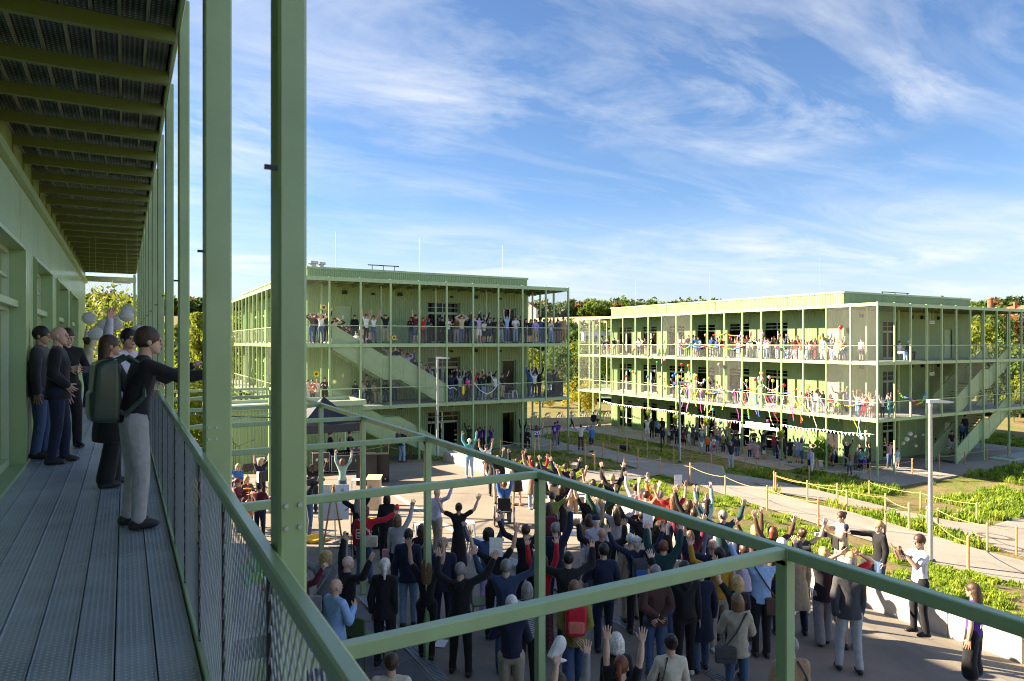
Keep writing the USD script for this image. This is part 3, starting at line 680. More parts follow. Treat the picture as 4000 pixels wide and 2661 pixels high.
m.box(RBX0 - .06, RBX0 + .12, RBY0 + .12, RBY1 - .12, 8.68, 8.81); m.box(RBX1 - .12, RBX1 + .06, RBY0 + .12, RBY1 - .12, 8.68, 8.81)
part('parapet_coping', m.out(), 'green_paint', bt)
for q, z in enumerate(floors):
    for k, y in enumerate(wy): window_group(bt, (RBX0, y + 2.25, z), (0, -1), (-1, 0), 2.25, 2.75, open_leaf=(q, k) in ((2, 0), (2, 1), (2, 2), (2, 3), (1, 2), (1, 1)), kind=1)
    window_group(bt, (47.2, RBY0, z), (1, 0), (0, -1), 1.9, 2.75, trans=2.0)
    part('door', boxm(RBX0 + .06, RBX0 + .1, 29.95, 30.95, z, z + 2.3), 'wood_blind' if q else 'dark_room', bt)
    part('door', boxm(55.2, 56.2, RBY0 + .08, RBY0 + .12, z, z + 2.2), 'green_door', bt)
    for x in (44.6, 50.6, 52.0, 54.2): part('wall_speaker', boxm(x - .12, x + .12, RBY0 - .2, RBY0 - .036, z + 2.95, z + 3.2), 'black_plastic', bt)  # black wall speaker boxes, no light fittings
    if z > 0:
        s_ = part('exit_sign', MB().box(49.0, 49.5, RY0 + 1.2, RY0 + 1.28, z + 2.5, z + 2.72).box(49.1, 49.115, RY0 + 1.235, RY0 + 1.245, z + 2.72, z + 3.4).box(49.4, 49.415, RY0 + 1.235, RY0 + 1.245, z + 2.72, z + 3.4).out(), 'white_metal', bt)
        part('exit_pictogram', boxm(49.06, 49.44, RY0 + 1.192, RY0 + 1.198, z + 2.53, z + 2.69), 'green_door', s_)
# stairs rise to the right here
stairs(bt, 57.6, 50.3, levR[1], levR[0], RY0 + .12, RY0 + 1.75)
stairs(bt, 57.6, 50.3, levR[0], BASE_R, RY0 + .12, RY0 + 1.75)
tall_net(bt, 'y', (0, 1, 9, 10, 16, 17), levR[1] + 1.06, ztR - .25, RX0, RY0)
tall_net(bt, 'y', (0, 1, 6, 7, 16, 17), levR[0] + 1.06, levR[1] - .24, RX0, RY0)
tall_net(bt, 'x', (0,), levR[0] + 1.06, levR[1] - .24, RX0, RY0)
tall_net(bt, 'x', (0,), levR[1] + 1.06, ztR - .25, RX0, RY0)
tall_net(bt, 'x', (5, 6, 7, 8), levR[0] + 1.06, levR[1] - .24, RX0, RY0)
m = MB()
for x, y in ((45.5, 31.5), (50, 40)): m.add([(x, y, 8.62), (x + 3, y, 8.62), (x + 3, y + 2, 8.62), (x, y + 2, 8.62), (x + 1.5, y + 1, 9.2)], [[0, 1, 4], [1, 2, 4], [2, 3, 4], [3, 0, 4]])
part('roof_light', m.out(), 'galvanised', bt)
m = MB(); m.bar((49.5, 31, 9.1), (53, 31, 9.1), .06); 
for x in (49.6, 51.2, 52.8): m.bar((x, 31, 8.6), (x, 31, 9.1), .05)
part('roof_guard', m.out(), 'black_metal', bt)
for y in (33, 44, 54): part('lightning_rod', MB().tube([(45, y, 8.6), (45, y, 11.6)], .008, 5).out(), 'galvanised', bt)
m = MB(); z = BASE_R
m.box(54.2, 59.5, 24.6, 26.0, z + .0, z + .1); part('light_well', m.out(), 'green_door', bt)
part('well_cover', boxm(55.2, 59.4, 24.7, 25.9, z + .102, z + .14), 'deck_top', bt)

# low green shed in front of the middle building
sh = thing('green_shed', 'low flat roofed green metal shed behind the black tent', 'shed', (7.5, 35.6, -1.4))
part('front_wall', corrugated((3.6, 35.2), (10.9, 35.2), -1.9, 2.02, side=-1, pitch=.16), 'green_wall', sh)
part('side_wall', corrugated((3.6, 38.0), (3.6, 35.2), -1.9, 2.02, side=-1, pitch=.16), 'green_wall', sh)
part('side_wall', corrugated((10.9, 35.2), (10.9, 37.9), -1.9, 2.02, side=-1, pitch=.16), 'green_wall', sh)
m = MB(); m.box(3.45, 11.05, 35.02, 35.15, 2.02, 2.28).box(3.45, 11.05, 37.95, 38.1, 2.02, 2.28).box(3.45, 3.6, 35.15, 37.95, 2.02, 2.28).box(10.9, 11.05, 35.15, 37.95, 2.02, 2.28)
part('roof_fascia', m.out(), 'green_frame', sh)
part('roof', boxm(3.6, 10.9, 35.15, 37.95, 2.0, 2.12), 'deck_top', sh)
sg = part('wall_text', (lambda t: (np.column_stack([10.15 + t.vertices[:, 0], 35.15 - t.vertices[:, 2], .55 + t.vertices[:, 1]]), t.faces))(meshkit.text_mesh('SCHUL + BAU', .09, .003)), 'black_plastic', sh)

# pergola of green steel beams over the courtyard
PX, PZ, PY0, PDY = 4.41, 3.735, 3.53, 3.562
pg_ = thing('pergola', 'open pergola of pale green steel beams over the courtyard', 'pergola', (PX, PY0 + 3 * PDY, 0))
NP = 7
for k in range(NP):
    y = PY0 + k * PDY; z0 = float(ter(PX, y)) - .05
    part('post', bevel_box(PX - .052, PX + .052, y - .052, y + .052, z0, PZ - .089, .008), 'green_paint', pg_)
    m2 = bevel_box(.47, PX - .044, y - .04, y + .04, PZ - .085, PZ, .008)
    part('cross_beam', m2, 'green_paint', pg_)
    yb = y + PDY if k < NP - 1 else y + .06
    ya = y if k else y - 5.2
    part('edge_beam', bevel_box(PX - .042, PX + .042, ya + .003, yb - .003, PZ - .088, PZ + .003, .008), 'green_paint', pg_)
    part('joint_plate', boxm(PX - .052, PX - .0425, y - .06, y + .06, PZ - .13, PZ - .012), 'green_paint', pg_)
for (k, k2) in ((3, 4), (4, 3), (5, 6)):
    part('brace_rod', MB().tube([(.5, PY0 + k * PDY, PZ - .08), (PX - .1, PY0 + k2 * PDY, PZ - .08)], .014, 6).out(), 'green_paint', pg_)

# ------------------------------------------------------------------ our own building with the balcony we stand on
DZ = 3.72
NEAR_SCALE = 0.92        # this building is scaled about the eye so its shadow falls right; its storeys are 3.6 m like those of the others
def scale_near(geo):
    v, f, _ = meshkit.arrays(geo, False)
    return np.column_stack([v[:, 0] * NEAR_SCALE, v[:, 1] * NEAR_SCALE, EYE_Z + (v[:, 2] - EYE_Z) * NEAR_SCALE]), f
ob = thing('balcony_building', 'near green metal building whose long balcony runs away on the left', 'building', (-1.04, 9.2, 3.85))
ob.unit = scale_near
WX = -1.127
ops = [(y0, y1) for y0, y1 in ((0.6, 3.0), (4.3, 6.7), (8.05, 10.5), (11.8, 14.2), (15.55, 18.0), (19.35, 21.75))]
Y_A, Y_B = -9.0, 26.6
part('corrugated_wall', corrugated((WX, Y_B), (WX, Y_A), DZ, 7.95, [(Y_B - b, Y_B - a, DZ, DZ + 2.74) for a, b in ops], pitch=.07, depth=.014, side=-1), 'green_gloss', ob)
part('corrugated_wall', corrugated((WX, Y_B), (WX, Y_A), -.6, DZ - .2, pitch=.105, depth=.022, side=-1), 'green_wall', ob)
part('end_wall', corrugated((-14, Y_B), (WX, Y_B), -.6, 8.4, pitch=.105, depth=.022, side=1), 'green_wall', ob)
part('inner_block', boxm(-14, WX - 2.0, Y_A, Y_B - .05, -.6, 8.3), 'dark_room', ob)
part('ground_floor_core', boxm(WX - 1.9, WX - .02, Y_A, Y_B - .05, -.6, DZ - .2), 'dark_room', ob)
for a, b in ops:
    window_group(ob, (WX, b, DZ), (0, -1), (-1 * -1, 0), b - a, 2.74, trans=2.06, reveal=.16, kind=0)
    part('lintel_trim', boxm(WX - .004, WX + .03, a - .03, b + .03, DZ + 2.765, DZ + 2.80), 'green_frame', ob)
    part('transom_sill', boxm(WX - .14, WX - .03, a + .004, b - .004, DZ + 2.02, DZ + 2.1), 'green_frame', ob)
part('wall_plinth', boxm(WX - .0, WX + .028, Y_A, Y_B, DZ - .18, DZ + .03), 'green_frame', ob)
part('ledger_beam', boxm(WX, WX + .07, Y_A, Y_B, 7.25, 7.36), 'green_paint', ob)
# floor planks: embossed trays with raised lips and butt joints
FX1 = .318
for k in range(8):
    x1 = FX1 - k * .1806; x0 = x1 - .1806; y = Y_A; q = 0
    while y < Y_B:
        L = (5.8 if q else (3.2 if k % 2 else 5.0)); y1 = min(y + L, Y_B)
        m = MB(); m.box(x0 + .004, x1 - .004, y + .003, y1 - .003, DZ - .05, DZ)
        m.box(x0 + .004, x0 + .012, y + .003, y1 - .003, DZ, DZ + .006).box(x1 - .012, x1 - .004, y + .003, y1 - .003, DZ, DZ + .006)
        part('floor_plank', m.out(), 'floor_plank', ob); y = y1; q += 1
part('floor_beams', boxm(WX, FX1, Y_A, Y_B, DZ - .16, DZ - .09), 'green_dark', ob)
part('edge_angle', boxm(FX1 + .004, FX1 + .05, Y_A, Y_B, DZ - .2, DZ + .045), 'green_paint', ob)
# posts, rail, netting
PB = 1.938
for k in range(-4, 13):
    y = 1.9 + PB * k
    if 0 <= k or y < -.5:
        part('post', bevel_box(.358, .489 if k == 1 else .434, y, y + .118, -.6, 7.92, .008), 'green_paint', ob)
    if 0 <= k < 4:
        for xx in (.378, .414):
            for zz in (4.80, 4.86): part('bolt', MB().tube([(xx, y, zz), (xx, y - .006, zz)], .0065, 6).out(), 'galvanised', ob)
        part('rail_clip', boxm(.352, .358, y + .02, y + .09, 4.60, 4.68), 'green_frame', ob)
    if k >= 0:
        for zz in (DZ + .55, DZ + 2.05): part('bracket', MB().bar((.358, y + .015, zz), (.325, y + .015, zz), .012, .012).out(), 'black_metal', ob)
part('handrail', bevel_box(.318, .357, -4, Y_B - .1, 4.69, 4.74, .006), 'green_paint', ob)
m = MB(); z0, z1 = DZ + .06, 4.685; H = z1 - z0; sp = .052; sl = .62
yy = -2.0
while yy < Y_B:
    for s in (1, -1):
        m.bar((.337 + .003 * s, yy, z0), (.337 + .003 * s, yy + s * H * sl, z1), .0032)
    yy += sp
part('wire_mesh', m.out(), 'galvanised', ob, kind='stuff')
m = MB()
for yy in np.arange(-1.0, Y_B, .97): m.tube([(.337, yy, DZ - .02), (.337, yy, 4.69)], .008, 5)
part('mesh_tie', m.out(), 'black_metal', ob, kind='stuff')
# tall net further along, and the end of the balcony
part('tall_net', MB().add([(.337, 17.5, 4.76), (.337, Y_B - .3, 4.76), (.337, Y_B - .3, 7.55), (.337, 17.5, 7.55)], [[0, 1, 2], [0, 2, 3]]).out(), 'wire_net', ob)
part('tall_net', MB().add([(WX, Y_B, DZ + .06), (.34, Y_B, DZ + .06), (.34, Y_B, 7.3), (WX, Y_B, 7.3)], [[0, 1, 2], [0, 2, 3]]).out(), 'wire_net', ob)
part('end_post', bevel_box(.25, .33, Y_B - .04, Y_B + .04, -.6, 7.6, .008), 'green_paint', ob)
part('end_rail', boxm(WX, .25, Y_B - .03, Y_B + .03, 4.69, 4.74), 'green_paint', ob)
part('end_beam', boxm(WX, .34, Y_B - .05, Y_B + .05, 7.32, 7.5), 'green_frame', ob)
lt = part('ceiling_light', bevel_box(-.35, .18, Y_B - .5, Y_B - .38, 7.26, 7.34, .01), 'white_metal', ob)
# ceiling: joists and trays
for k in range(-8, 26):
    y = 1.9 + .04 + k * PB / 2
    m = MB(); m.box(WX, .335, y - .028, y + .028, 7.585, 7.695); m.box(WX, WX + .012, y - .05, y + .05, 7.36, 7.695)
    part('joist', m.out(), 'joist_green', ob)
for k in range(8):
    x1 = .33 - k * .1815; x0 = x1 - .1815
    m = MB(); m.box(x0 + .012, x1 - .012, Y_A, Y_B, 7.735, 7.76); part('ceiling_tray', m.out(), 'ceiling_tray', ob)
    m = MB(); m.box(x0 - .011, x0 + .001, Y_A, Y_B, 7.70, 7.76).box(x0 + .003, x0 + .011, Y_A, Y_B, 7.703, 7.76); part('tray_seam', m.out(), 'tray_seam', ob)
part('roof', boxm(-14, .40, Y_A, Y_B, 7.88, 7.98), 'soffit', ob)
part('fascia_beam', bevel_box(.336, .371, Y_A, Y_B + .05, 7.66, 7.95, .006), 'green_paint', ob)
# ------------------------------------------------------------------ trees
def leaf_cloud(rng, lobes, n, size, droop=0.0):
    """many small leaf faces spread through the lobes' volume, with gaps"""
    V, F = [], []
    w = np.array([l[3] * l[4] * l[5] for l in lobes]) ** .8; w /= w.sum()
    c = rng.choice(len(lobes), n, p=w)
    L = np.array(lobes)[c]
    d = rng.normal(size=(n, 3)); d /= np.linalg.norm(d, axis=1, keepdims=True)
    r = rng.uniform(.35, 1.0, n) ** .5
    p = L[:, :3] + d * r[:, None] * L[:, 3:6]
    keep = meshkit.noise(p / (size * 3.2) + 7, 3) > .36
    p, d = p[keep], d[keep]; n = len(p)
    p[:, 2] -= droop * rng.random(n)
    a = rng.normal(size=(n, 3)); a /= np.linalg.norm(a, axis=1, keepdims=True); b = np.cross(a, d + .3 * rng.normal(size=(n, 3))); b /= np.linalg.norm(b, axis=1, keepdims=True) + 1e-9
    s = size * rng.uniform(.55, 1.3, n)[:, None]
    V = np.stack([p - a * s * .8, p + b * s * .45 + .1 * s * d, p + a * s * .8, p - b * s * .45 + .1 * s * d], 1).reshape(-1, 3)
    k = np.arange(n) * 4
    return V, np.vstack([np.stack([k, k + 1, k + 2], 1), np.stack([k, k + 2, k + 3], 1)])
def make_tree(name, label, loc, h, w, mleaf, seed, n=2600, size=.34, style='round', group=None, trunkm='bark', scale=1.0):
    rng = np.random.default_rng(seed)
    t = thing(name, label, 'tree', loc, scale=scale, group=group)
    lobes, limbs = [], MB()
    limbs.tube([(0, 0, -.6), (.03 * h * .2, 0, h * .25), (0, .02 * h, h * .55), (0, 0, h * .85)], [.028 * h, .021 * h, .012 * h, .004 * h], 8)
    nl = 12 if style != 'column' else 9
    for i in range(nl):
        f = (i + .5) / nl; ang = i * 2.4 + rng.uniform(-.4, .4)
        if style == 'round': z = h * (.30 + .62 * f); rad = w * .5 * math.sin(math.pi * min(1, .18 + .82 * f) ** .9) * .72
        elif style == 'birch': z = h * (.35 + .58 * f); rad = w * .5 * (1 - .75 * f)
        elif style == 'bush': z = h * (.12 + .72 * f); rad = w * .42 * math.cos(1.2 * (f - .25))
        else: z = h * (.12 + .82 * f); rad = w * .22 * (1.1 - f)
        x, y = rad * math.cos(ang), rad * math.sin(ang)
        q = w * rng.uniform(.17, .27) * (1.15 - .35 * f)
        lobes.append((x, y, z, q, q, q * (.8 if style != 'birch' else 1.3)))
        limbs.tube([(0, 0, z * .62), (x * .5, y * .5, z * .84), (x, y, z)], [.009 * h, .006 * h, .002 * h], 5)
    part('trunk', limbs.out(), trunkm, t, world=False)
    part('crown', leaf_cloud(rng, lobes, n, size * h / 10, droop=h * .07 if style == 'birch' else 0), mleaf, t, world=False)
    return t
PROTO = {}
_tree_i = [0]
def tree(kind, u, d, vtop, label, group=None, wscale=None):
    """a tree whose top stands at pixel (u, vtop), d metres away"""
    spec = {'yellow': (10, 7.5, 'leaf_yellow', 'bush', .34), 'lime': (10, 7, 'leaf_lime', 'round', .34), 'green': (10, 8, 'leaf_green', 'round', .36), 'dark': (10, 8, 'leaf_dark', 'round', .36),
            'autumn': (10, 8, 'leaf_autumn', 'round', .36), 'birch': (10, 5.5, 'leaf_lime', 'birch', .22), 'bush': (10, 13, 'leaf_lime', 'bush', .4), 'column': (10, 4.2, 'leaf_lime', 'column', .3)}[kind]
    r = ray(u, 1338); x, y = r[0] * d, r[1] * d; z = float(ter(x, y)); top = EYE_Z + d * (1338 - vtop) / FPX
    s = max(top - z, 1.0) / 9.9; _tree_i[0] += 1; rz = (_tree_i[0] * 67) % 360
    key = (kind, _tree_i[0] % 2)
    nm = {'birch': 'birch_tree', 'bush': 'shrub', 'yellow': 'willow_tree', 'column': 'young_tree'}.get(kind, 'leafy_tree')
    if key not in PROTO:
        PROTO[key] = make_tree(nm, label, (x, y, z), spec[0], spec[1], spec[2], 11 + _tree_i[0], size=spec[4], style=spec[3], group=group, trunkm='birch_bark' if kind == 'birch' else 'bark', n=3400 if kind == 'birch' else 3000, scale=s)
        return PROTO[key]
    return copy_of(PROTO[key], nm, label, 'tree', (x, y, z), rz, s, group)
tree('birch', 405, 45, 1120, 'drooping birch with yellowing leaves beyond the end of the balcony, left')
tree('birch', 500, 52, 1150, 'second birch beyond the balcony end, nearer the balcony posts')
tree('bush', 360, 38, 1345, 'yellow green shrub seen through the netting at the balcony end')
tree('bush', 470, 41, 1330, 'bright shrub behind the paper lanterns at the balcony end')
tree('bush', 560, 44, 1350, 'low shrub to the right of the lanterns behind the balcony end')
tree('column', 776, 60, 1205, 'slim bright young tree seen in the gap between two near balcony posts')
tree('bush', 745, 66, 1400, 'green shrubs at the foot of the slim young tree between the posts')
tree('lime', 935, 92, 1215, 'yellow green tree behind the far left corner of the middle building')
tree('lime', 1010, 98, 1255, 'second yellow green tree behind the left side of the middle building')
tree('yellow', 2265, 84, 1452, 'bright yellow willow in the gap between the two far buildings')
tree('yellow', 2120, 90, 1480, 'yellow leaved tree seen through the middle gallery of the middle building')
tree('green', 2190, 108, 1350, 'tall green tree right of the middle building corner')
tree('lime', 2080, 112, 1355, 'sunlit yellow green tree behind the middle building galleries')
tree('green', 2290, 125, 1330, 'round green tree in the gap between the far buildings')
tree('dark', 2260, 100, 1420, 'dark green tree behind the yellow willow')
tree('autumn', 2245, 118, 1395, 'brownish tree above the yellow willow')
tree('green', 2370, 130, 1345, 'green tree behind the netting at the left end of the right building')
tree('lime', 2330, 96, 1500, 'yellow green tree low behind the left end of the right building')
tree('yellow', 2420, 92, 1540, 'yellow bush under the first gallery of the right building')
tree('green', 2440, 140, 1335, 'distant green tree above the left end galleries of the right building')
RG = 'trees on the slope behind the right building'
for k, (kd, u, d, v, lb) in enumerate([('lime', 3815, 92, 1245, 'yellow green tree at the right end of the right building, nearest its roof corner'), ('green', 3870, 105, 1225, 'green tree behind the right building stair, second from its roof corner'),
        ('autumn', 3905, 125, 1215, 'rusty brown tree between the stair posts of the right building'), ('autumn', 3960, 118, 1222, 'large brown autumn tree near the right edge of the picture'),
        ('green', 3990, 88, 1350, 'green tree low at the right edge beside the white house'), ('dark', 3850, 84, 1370, 'dark tree behind the upper stair flight'),
        ('lime', 3985, 80, 1460, 'sunlit tree at the right edge below the red roofed house'), ('dark', 3960, 76, 1560, 'dark bushy tree beside the lower stair at the right edge'),
        ('lime', 4060, 95, 1400, 'yellow green tree just inside the right picture edge'), ('autumn', 4040, 130, 1235, 'brown tree at the far right edge under the fields'), ('dark', 3900, 82, 1500, 'dark tree seen between the stair panels of the right building')]):
    tree(kd, u, d, v, lb)
for k, (u, d, v) in enumerate([(3790, 175, 1180), (3818, 170, 1185)]): tree('green', u, d, v, ('thin tree rising above the parapet at the right', 'second thin tree rising above the parapet at the right')[k])

# the wood on the ridge and the hedges in front of it: one far mass
rng = np.random.default_rng(3)
LOBE = [(0, 0, 3.2, 3.0, 3.0, 2.6), (1.8, .6, 4.6, 2.0, 2.0, 1.8), (-1.6, -.7, 4.8, 2.1, 2.0, 1.9), (.3, 1.2, 6.2, 1.7, 1.7, 1.6)]
protos, pth = [], '/World/far_wood'
pi = UsdGeom.PointInstancer.Define(stage, pth)
tag(pi.GetPrim(), 'far wood of green and rusty trees along the ridge and hedges below it', 'wood', None, 'stuff'); LABELS.append(('far wood of green and rusty trees along the ridge and hedges below it', None, pth))
rel = []
for k, mm_ in enumerate(('leaf_green', 'leaf_dark', 'leaf_autumn', 'leaf_lime', 'leaf_green')):
    pp = f'{pth}/far_tree' + (f'_{k:03d}' if k else '')
    v, f = leaf_cloud(np.random.default_rng(40 + k), LOBE, 420, 1.0)
    usdkit.mesh(stage, pp, (v, f), MATS[mm_]); rel.append(pp)
P, I, S_ = [], [], []
for _ in range(5200):
    az = rng.uniform(math.radians(-14), math.radians(80)); z_ = rng.random()
    if z_ < .62: d = rng.uniform(425, 640)
    elif z_ < .86: d = rng.uniform(140, 235)
    else: d = rng.uniform(240, 300)
    x, y = d * math.sin(az), d * math.cos(az)
    if z_ >= .86 and math.degrees(az) < 60: continue
    if z_ < .62 and math.degrees(az) > 62 and d < 500: continue
    P.append((x, y, float(ter(x, y)) - 1.0)); s = rng.uniform(.9, 1.75) if d > 300 else rng.uniform(.8, 1.35); S_.append((s, s, s * rng.uniform(.85, 1.15)))
    I.append(int(rng.choice(5, p=[.3, .25, .2 if d > 300 else .12, .1 if d > 300 else .18, .15])))
pi.CreatePrototypesRel().SetTargets([Sdf.Path(x) for x in rel])
pi.CreatePositionsAttr(Vt.Vec3fArray.FromNumpy(np.array(P, np.float32))); pi.CreateScalesAttr(Vt.Vec3fArray.FromNumpy(np.array(S_, np.float32))); pi.CreateProtoIndicesAttr(Vt.IntArray(I))
q = [Gf.Quath(math.cos(a), 0, 0, math.sin(a)) for a in rng.uniform(0, 3.14, len(P))]
pi.CreateOrientationsAttr(Vt.QuathArray(q))
# stubble fields on the slope
mat('stubble', (0.50, 0.37, 0.19), 0.95, 0.12, .05)
mat('pasture', (0.16, 0.21, 0.06), 0.95, 0.25, .03)
def sector(a0, a1, d0, d1):
    aa = np.radians(np.linspace(a0, a1, 30)); return Polygon([(d0 * math.sin(a), d0 * math.cos(a)) for a in aa] + [(d1 * math.sin(a), d1 * math.cos(a)) for a in aa[::-1]])
part('stubble_field', drape(sector(24, 47, 252, 424), .5, 12), 'stubble', kind='structure', label='pale stubble field on the slope below the wooded ridge', cat='field')
part('stubble_field', drape(sector(60, 84, 330, 440), .6, 12), 'stubble', kind='structure', label='narrow pale field high on the slope at the far right', cat='field')
part('pasture', drape(sector(-35, 84, 100, 251), .45, 14), 'pasture', kind='structure', label='green valley pasture beyond the school buildings', cat='field')
# houses
def house(label, u, v, d, w, dp, h, rz):
    p = at_d(u, v, d); z = float(p[2])
    t = thing('house', label, 'house', (p[0], p[1], z), rz)
    part('wall', boxm(-w / 2, w / 2, -dp / 2, dp / 2, -6, h), 'house_white', t, world=False)
    m = MB(); r = h * .75
    for s in (-1, 1):
        m.add([(-w / 2 - .3, s * (dp / 2 + .4), h - .25), (w / 2 + .3, s * (dp / 2 + .4), h - .25), (w / 2 + .3, 0, h + r), (-w / 2 - .3, 0, h + r), (-w / 2 - .3, s * (dp / 2 + .4), h - .05), (w / 2 + .3, s * (dp / 2 + .4), h - .05), (w / 2 + .3, 0, h + r + .2), (-w / 2 - .3, 0, h + r + .2)], MB.F6)
    rf = part('roof', m.out(), 'house_roof', t, world=False)
    part('gable', MB().add([(-w / 2, -dp / 2, h), (-w / 2, dp / 2, h), (-w / 2, 0, h + r - .05), (w / 2, -dp / 2, h), (w / 2, dp / 2, h), (w / 2, 0, h + r - .05)], [[0, 2, 1], [3, 4, 5]]).out(), 'house_white', t, world=False)
    part('chimney', boxm(-.3, .3, .6, 1.2, h, h + r + 1), 'house_roof', rf, world=False)
    for x in (-w / 4, w / 4): part('window', boxm(x - .5, x + .5, -dp / 2 - .03, -dp / 2, h * .35, h * .75), 'dark_room', t, world=False)
house('white house with a red gabled roof among trees at the right edge', 3985, 1322, 150, 9, 8, 4, 50)
house('low red roofed house below the white gabled one at the right edge', 3960, 1372, 128, 8, 7, 3, 20)
house('small reddish farmhouse among the trees on the ridge', 2080, 1240, 430, 16, 10, 5, 40)
t = thing('chimney_stack', 'brick chimney stack rising behind the roof of the right building', 'chimney', at_d(3868, 1190, 120))
part('shaft', MB().tube([(0, 0, -8), (0, 0, .9)], [.55, .45], 12).out(), 'house_roof', t, world=False)
part('cap_ring', MB().tube([(0, 0, .9), (0, 0, 1.2)], .55, 12).out(), 'terracotta', t, world=False)
p = at_d(2385, 1318, 170); t = thing('distant_hall', 'long white building with coloured panels far behind the netting of the right building', 'building', p, -30)
part('wall', boxm(-7, 7, -3, 3, -7, 1.2), 'house_white', t, world=False); part('roof', boxm(-7.2, 7.2, -3.2, 3.2, 1.2, 1.4), 'galvanised', t, world=False)
for k in range(8): part('window', boxm(-6.4 + k * 1.65, -5.3 + k * 1.65, -3.05, -3, -1.2, .4), ('orange_c', 'dark_room')[0] if k % 3 == 0 and 'orange_c' in MATS else 'dark_room', t, world=False)

# ------------------------------------------------------------------ weeds and grass
def tuft(seed, n, h, spread, broad):
    r = np.random.default_rng(seed); V, F = [], []
    for i in range(n):
        a = r.uniform(0, 6.28); b = spread * r.random() ** .5; x, y = b * math.cos(a), b * math.sin(a); hh = h * r.uniform(.5, 1.1); la = r.uniform(0, 6.28); ln = hh * r.uniform(.1, .6); wd = broad * r.uniform(.6, 1.3)
        px_, py_ = -math.sin(la) * wd, math.cos(la) * wd; k = len(V)
        V += [(x - px_ * .3, y - py_ * .3, 0), (x + px_ * .3, y + py_ * .3, 0), (x + px_ + ln * .45 * math.cos(la), y + py_ + ln * .45 * math.sin(la), hh * .7), (x - px_ + ln * .45 * math.cos(la), y - py_ + ln * .45 * math.sin(la), hh * .7), (x + ln * math.cos(la), y + ln * math.sin(la), hh * .95)]
        F += [[k, k + 1, k + 2], [k, k + 2, k + 3], [k + 3, k + 2, k + 4]]
    return np.array(V), np.array(F)
beds = Polygon([(7, 33.5), (9, 33), (11, -6), (75, -6), (75, 66), (38, 66), (26, 78), (7, 78)]).difference(unary_union([hard.buffer(.18)]))
pts = []
rng = np.random.default_rng(9)
cand = np.column_stack([rng.uniform(5, 72, 150000), rng.uniform(-4, 70, 150000)])
dd = np.hypot(cand[:, 0], cand[:, 1])
nz = meshkit.fbm(np.column_stack([cand * .42, np.zeros(len(cand))]), 4, 2)
# lush tall bed between the upper path and the right building; sparse bed by the seat wall
lush = (cand[:, 0] - 1.0 * cand[:, 1] > 4.5) & (cand[:, 0] > 23) 
seatbed = ~lush & (cand[:, 1] < 26)
thr = np.where(lush, .43, np.where(seatbed, .50, .455))
prob = np.clip((nz - thr) * 9, 0, 1) * np.clip(26 / np.maximum(dd, 14), .25, 1.2)
inb = shapely.contains_xy(beds, cand[:, 0], cand[:, 1])
aa = np.degrees(np.arctan2(cand[:, 0], cand[:, 1])); vis = (aa < 72) & (aa > -2)
keep = inb & vis & (rng.random(len(cand)) < prob)
cand, lush, dd = cand[keep], lush[keep], dd[keep]
def scatter(path, label, sel, mats, hs, seed, broad, smin, smax):
    pi = UsdGeom.PointInstancer.Define(stage, path); tag(pi.GetPrim(), label, 'weeds', None, 'stuff'); LABELS.append((label, None, path))
    rel = []
    for k, mm_ in enumerate(mats):
        pp = f'{path}/leaf_clump' + (f'_{k:03d}' if k else ''); v, f = tuft(seed + k, 26, hs, hs * .8, broad); usdkit.mesh(stage, pp, (v, f), MATS[mm_]); rel.append(Sdf.Path(pp))
    n = len(sel); r = np.random.default_rng(seed)
    pi.CreatePrototypesRel().SetTargets(rel)
    pi.CreatePositionsAttr(Vt.Vec3fArray.FromNumpy(np.column_stack([sel, ter(sel[:, 0], sel[:, 1]) - .04]).astype(np.float32)))
    s = r.uniform(smin, smax, n); pi.CreateScalesAttr(Vt.Vec3fArray.FromNumpy(np.stack([s, s, s * r.uniform(.7, 1.3, n)], 1).astype(np.float32)))
    pi.CreateProtoIndicesAttr(Vt.IntArray.FromNumpy(r.integers(0, len(mats), n).astype(np.int32)))
    pi.CreateOrientationsAttr(Vt.QuathArray([Gf.Quath(math.cos(a), 0, 0, math.sin(a)) for a in r.uniform(0, 3.14, n)]))
scatter('/World/weeds', 'low weeds sprouting in the soil bed behind the seat wall and along the paths', cand[~lush], ['weed', 'weed_lime', 'weed_lime', 'weed'], .13, 21, .013, .35, 1.5)
scatter('/World/tall_weeds', 'lush tall weeds in the bed in front of the right building', cand[lush], ['weed', 'weed_lime', 'weed_lime', 'grass_deep'], .24, 31, .018, .4, 1.8)

# ------------------------------------------------------------------ stakes and ropes
stake0 = None
STK = {}
def stake(key, t, x, y, label, hgt=.95):
    global stake0
    p = G(*px(t, x, y)); p[2] = float(zsurf(p[0], p[1])); STK[key] = p
    if stake0 is None:
        stake0 = thing('wooden_stake', label, 'stake', p, group='wooden stakes carrying the ropes')
        part('shaft', MB().tube([(0, 0, -.2), (0, 0, .93)], [.038, .036], 9).out(), 'stake_wood', stake0, world=False)
        part('top', MB().tube([(0, 0, .931), (0, 0, .95)], [.036, .028], 9).out(), 'pale_wood', stake0, world=False)
        m = MB(); a = np.linspace(0, 6.28, 11); m.tube([(.043 * math.cos(q), .043 * math.sin(q), .86) for q in a], .009, 5); part('rope_loop', m.out(), 'rope_jute', stake0, world=False)
    else: copy_of(stake0, 'wooden_stake', label, 'stake', p, random.uniform(0, 360), hgt / .95, 'wooden stakes carrying the ropes')
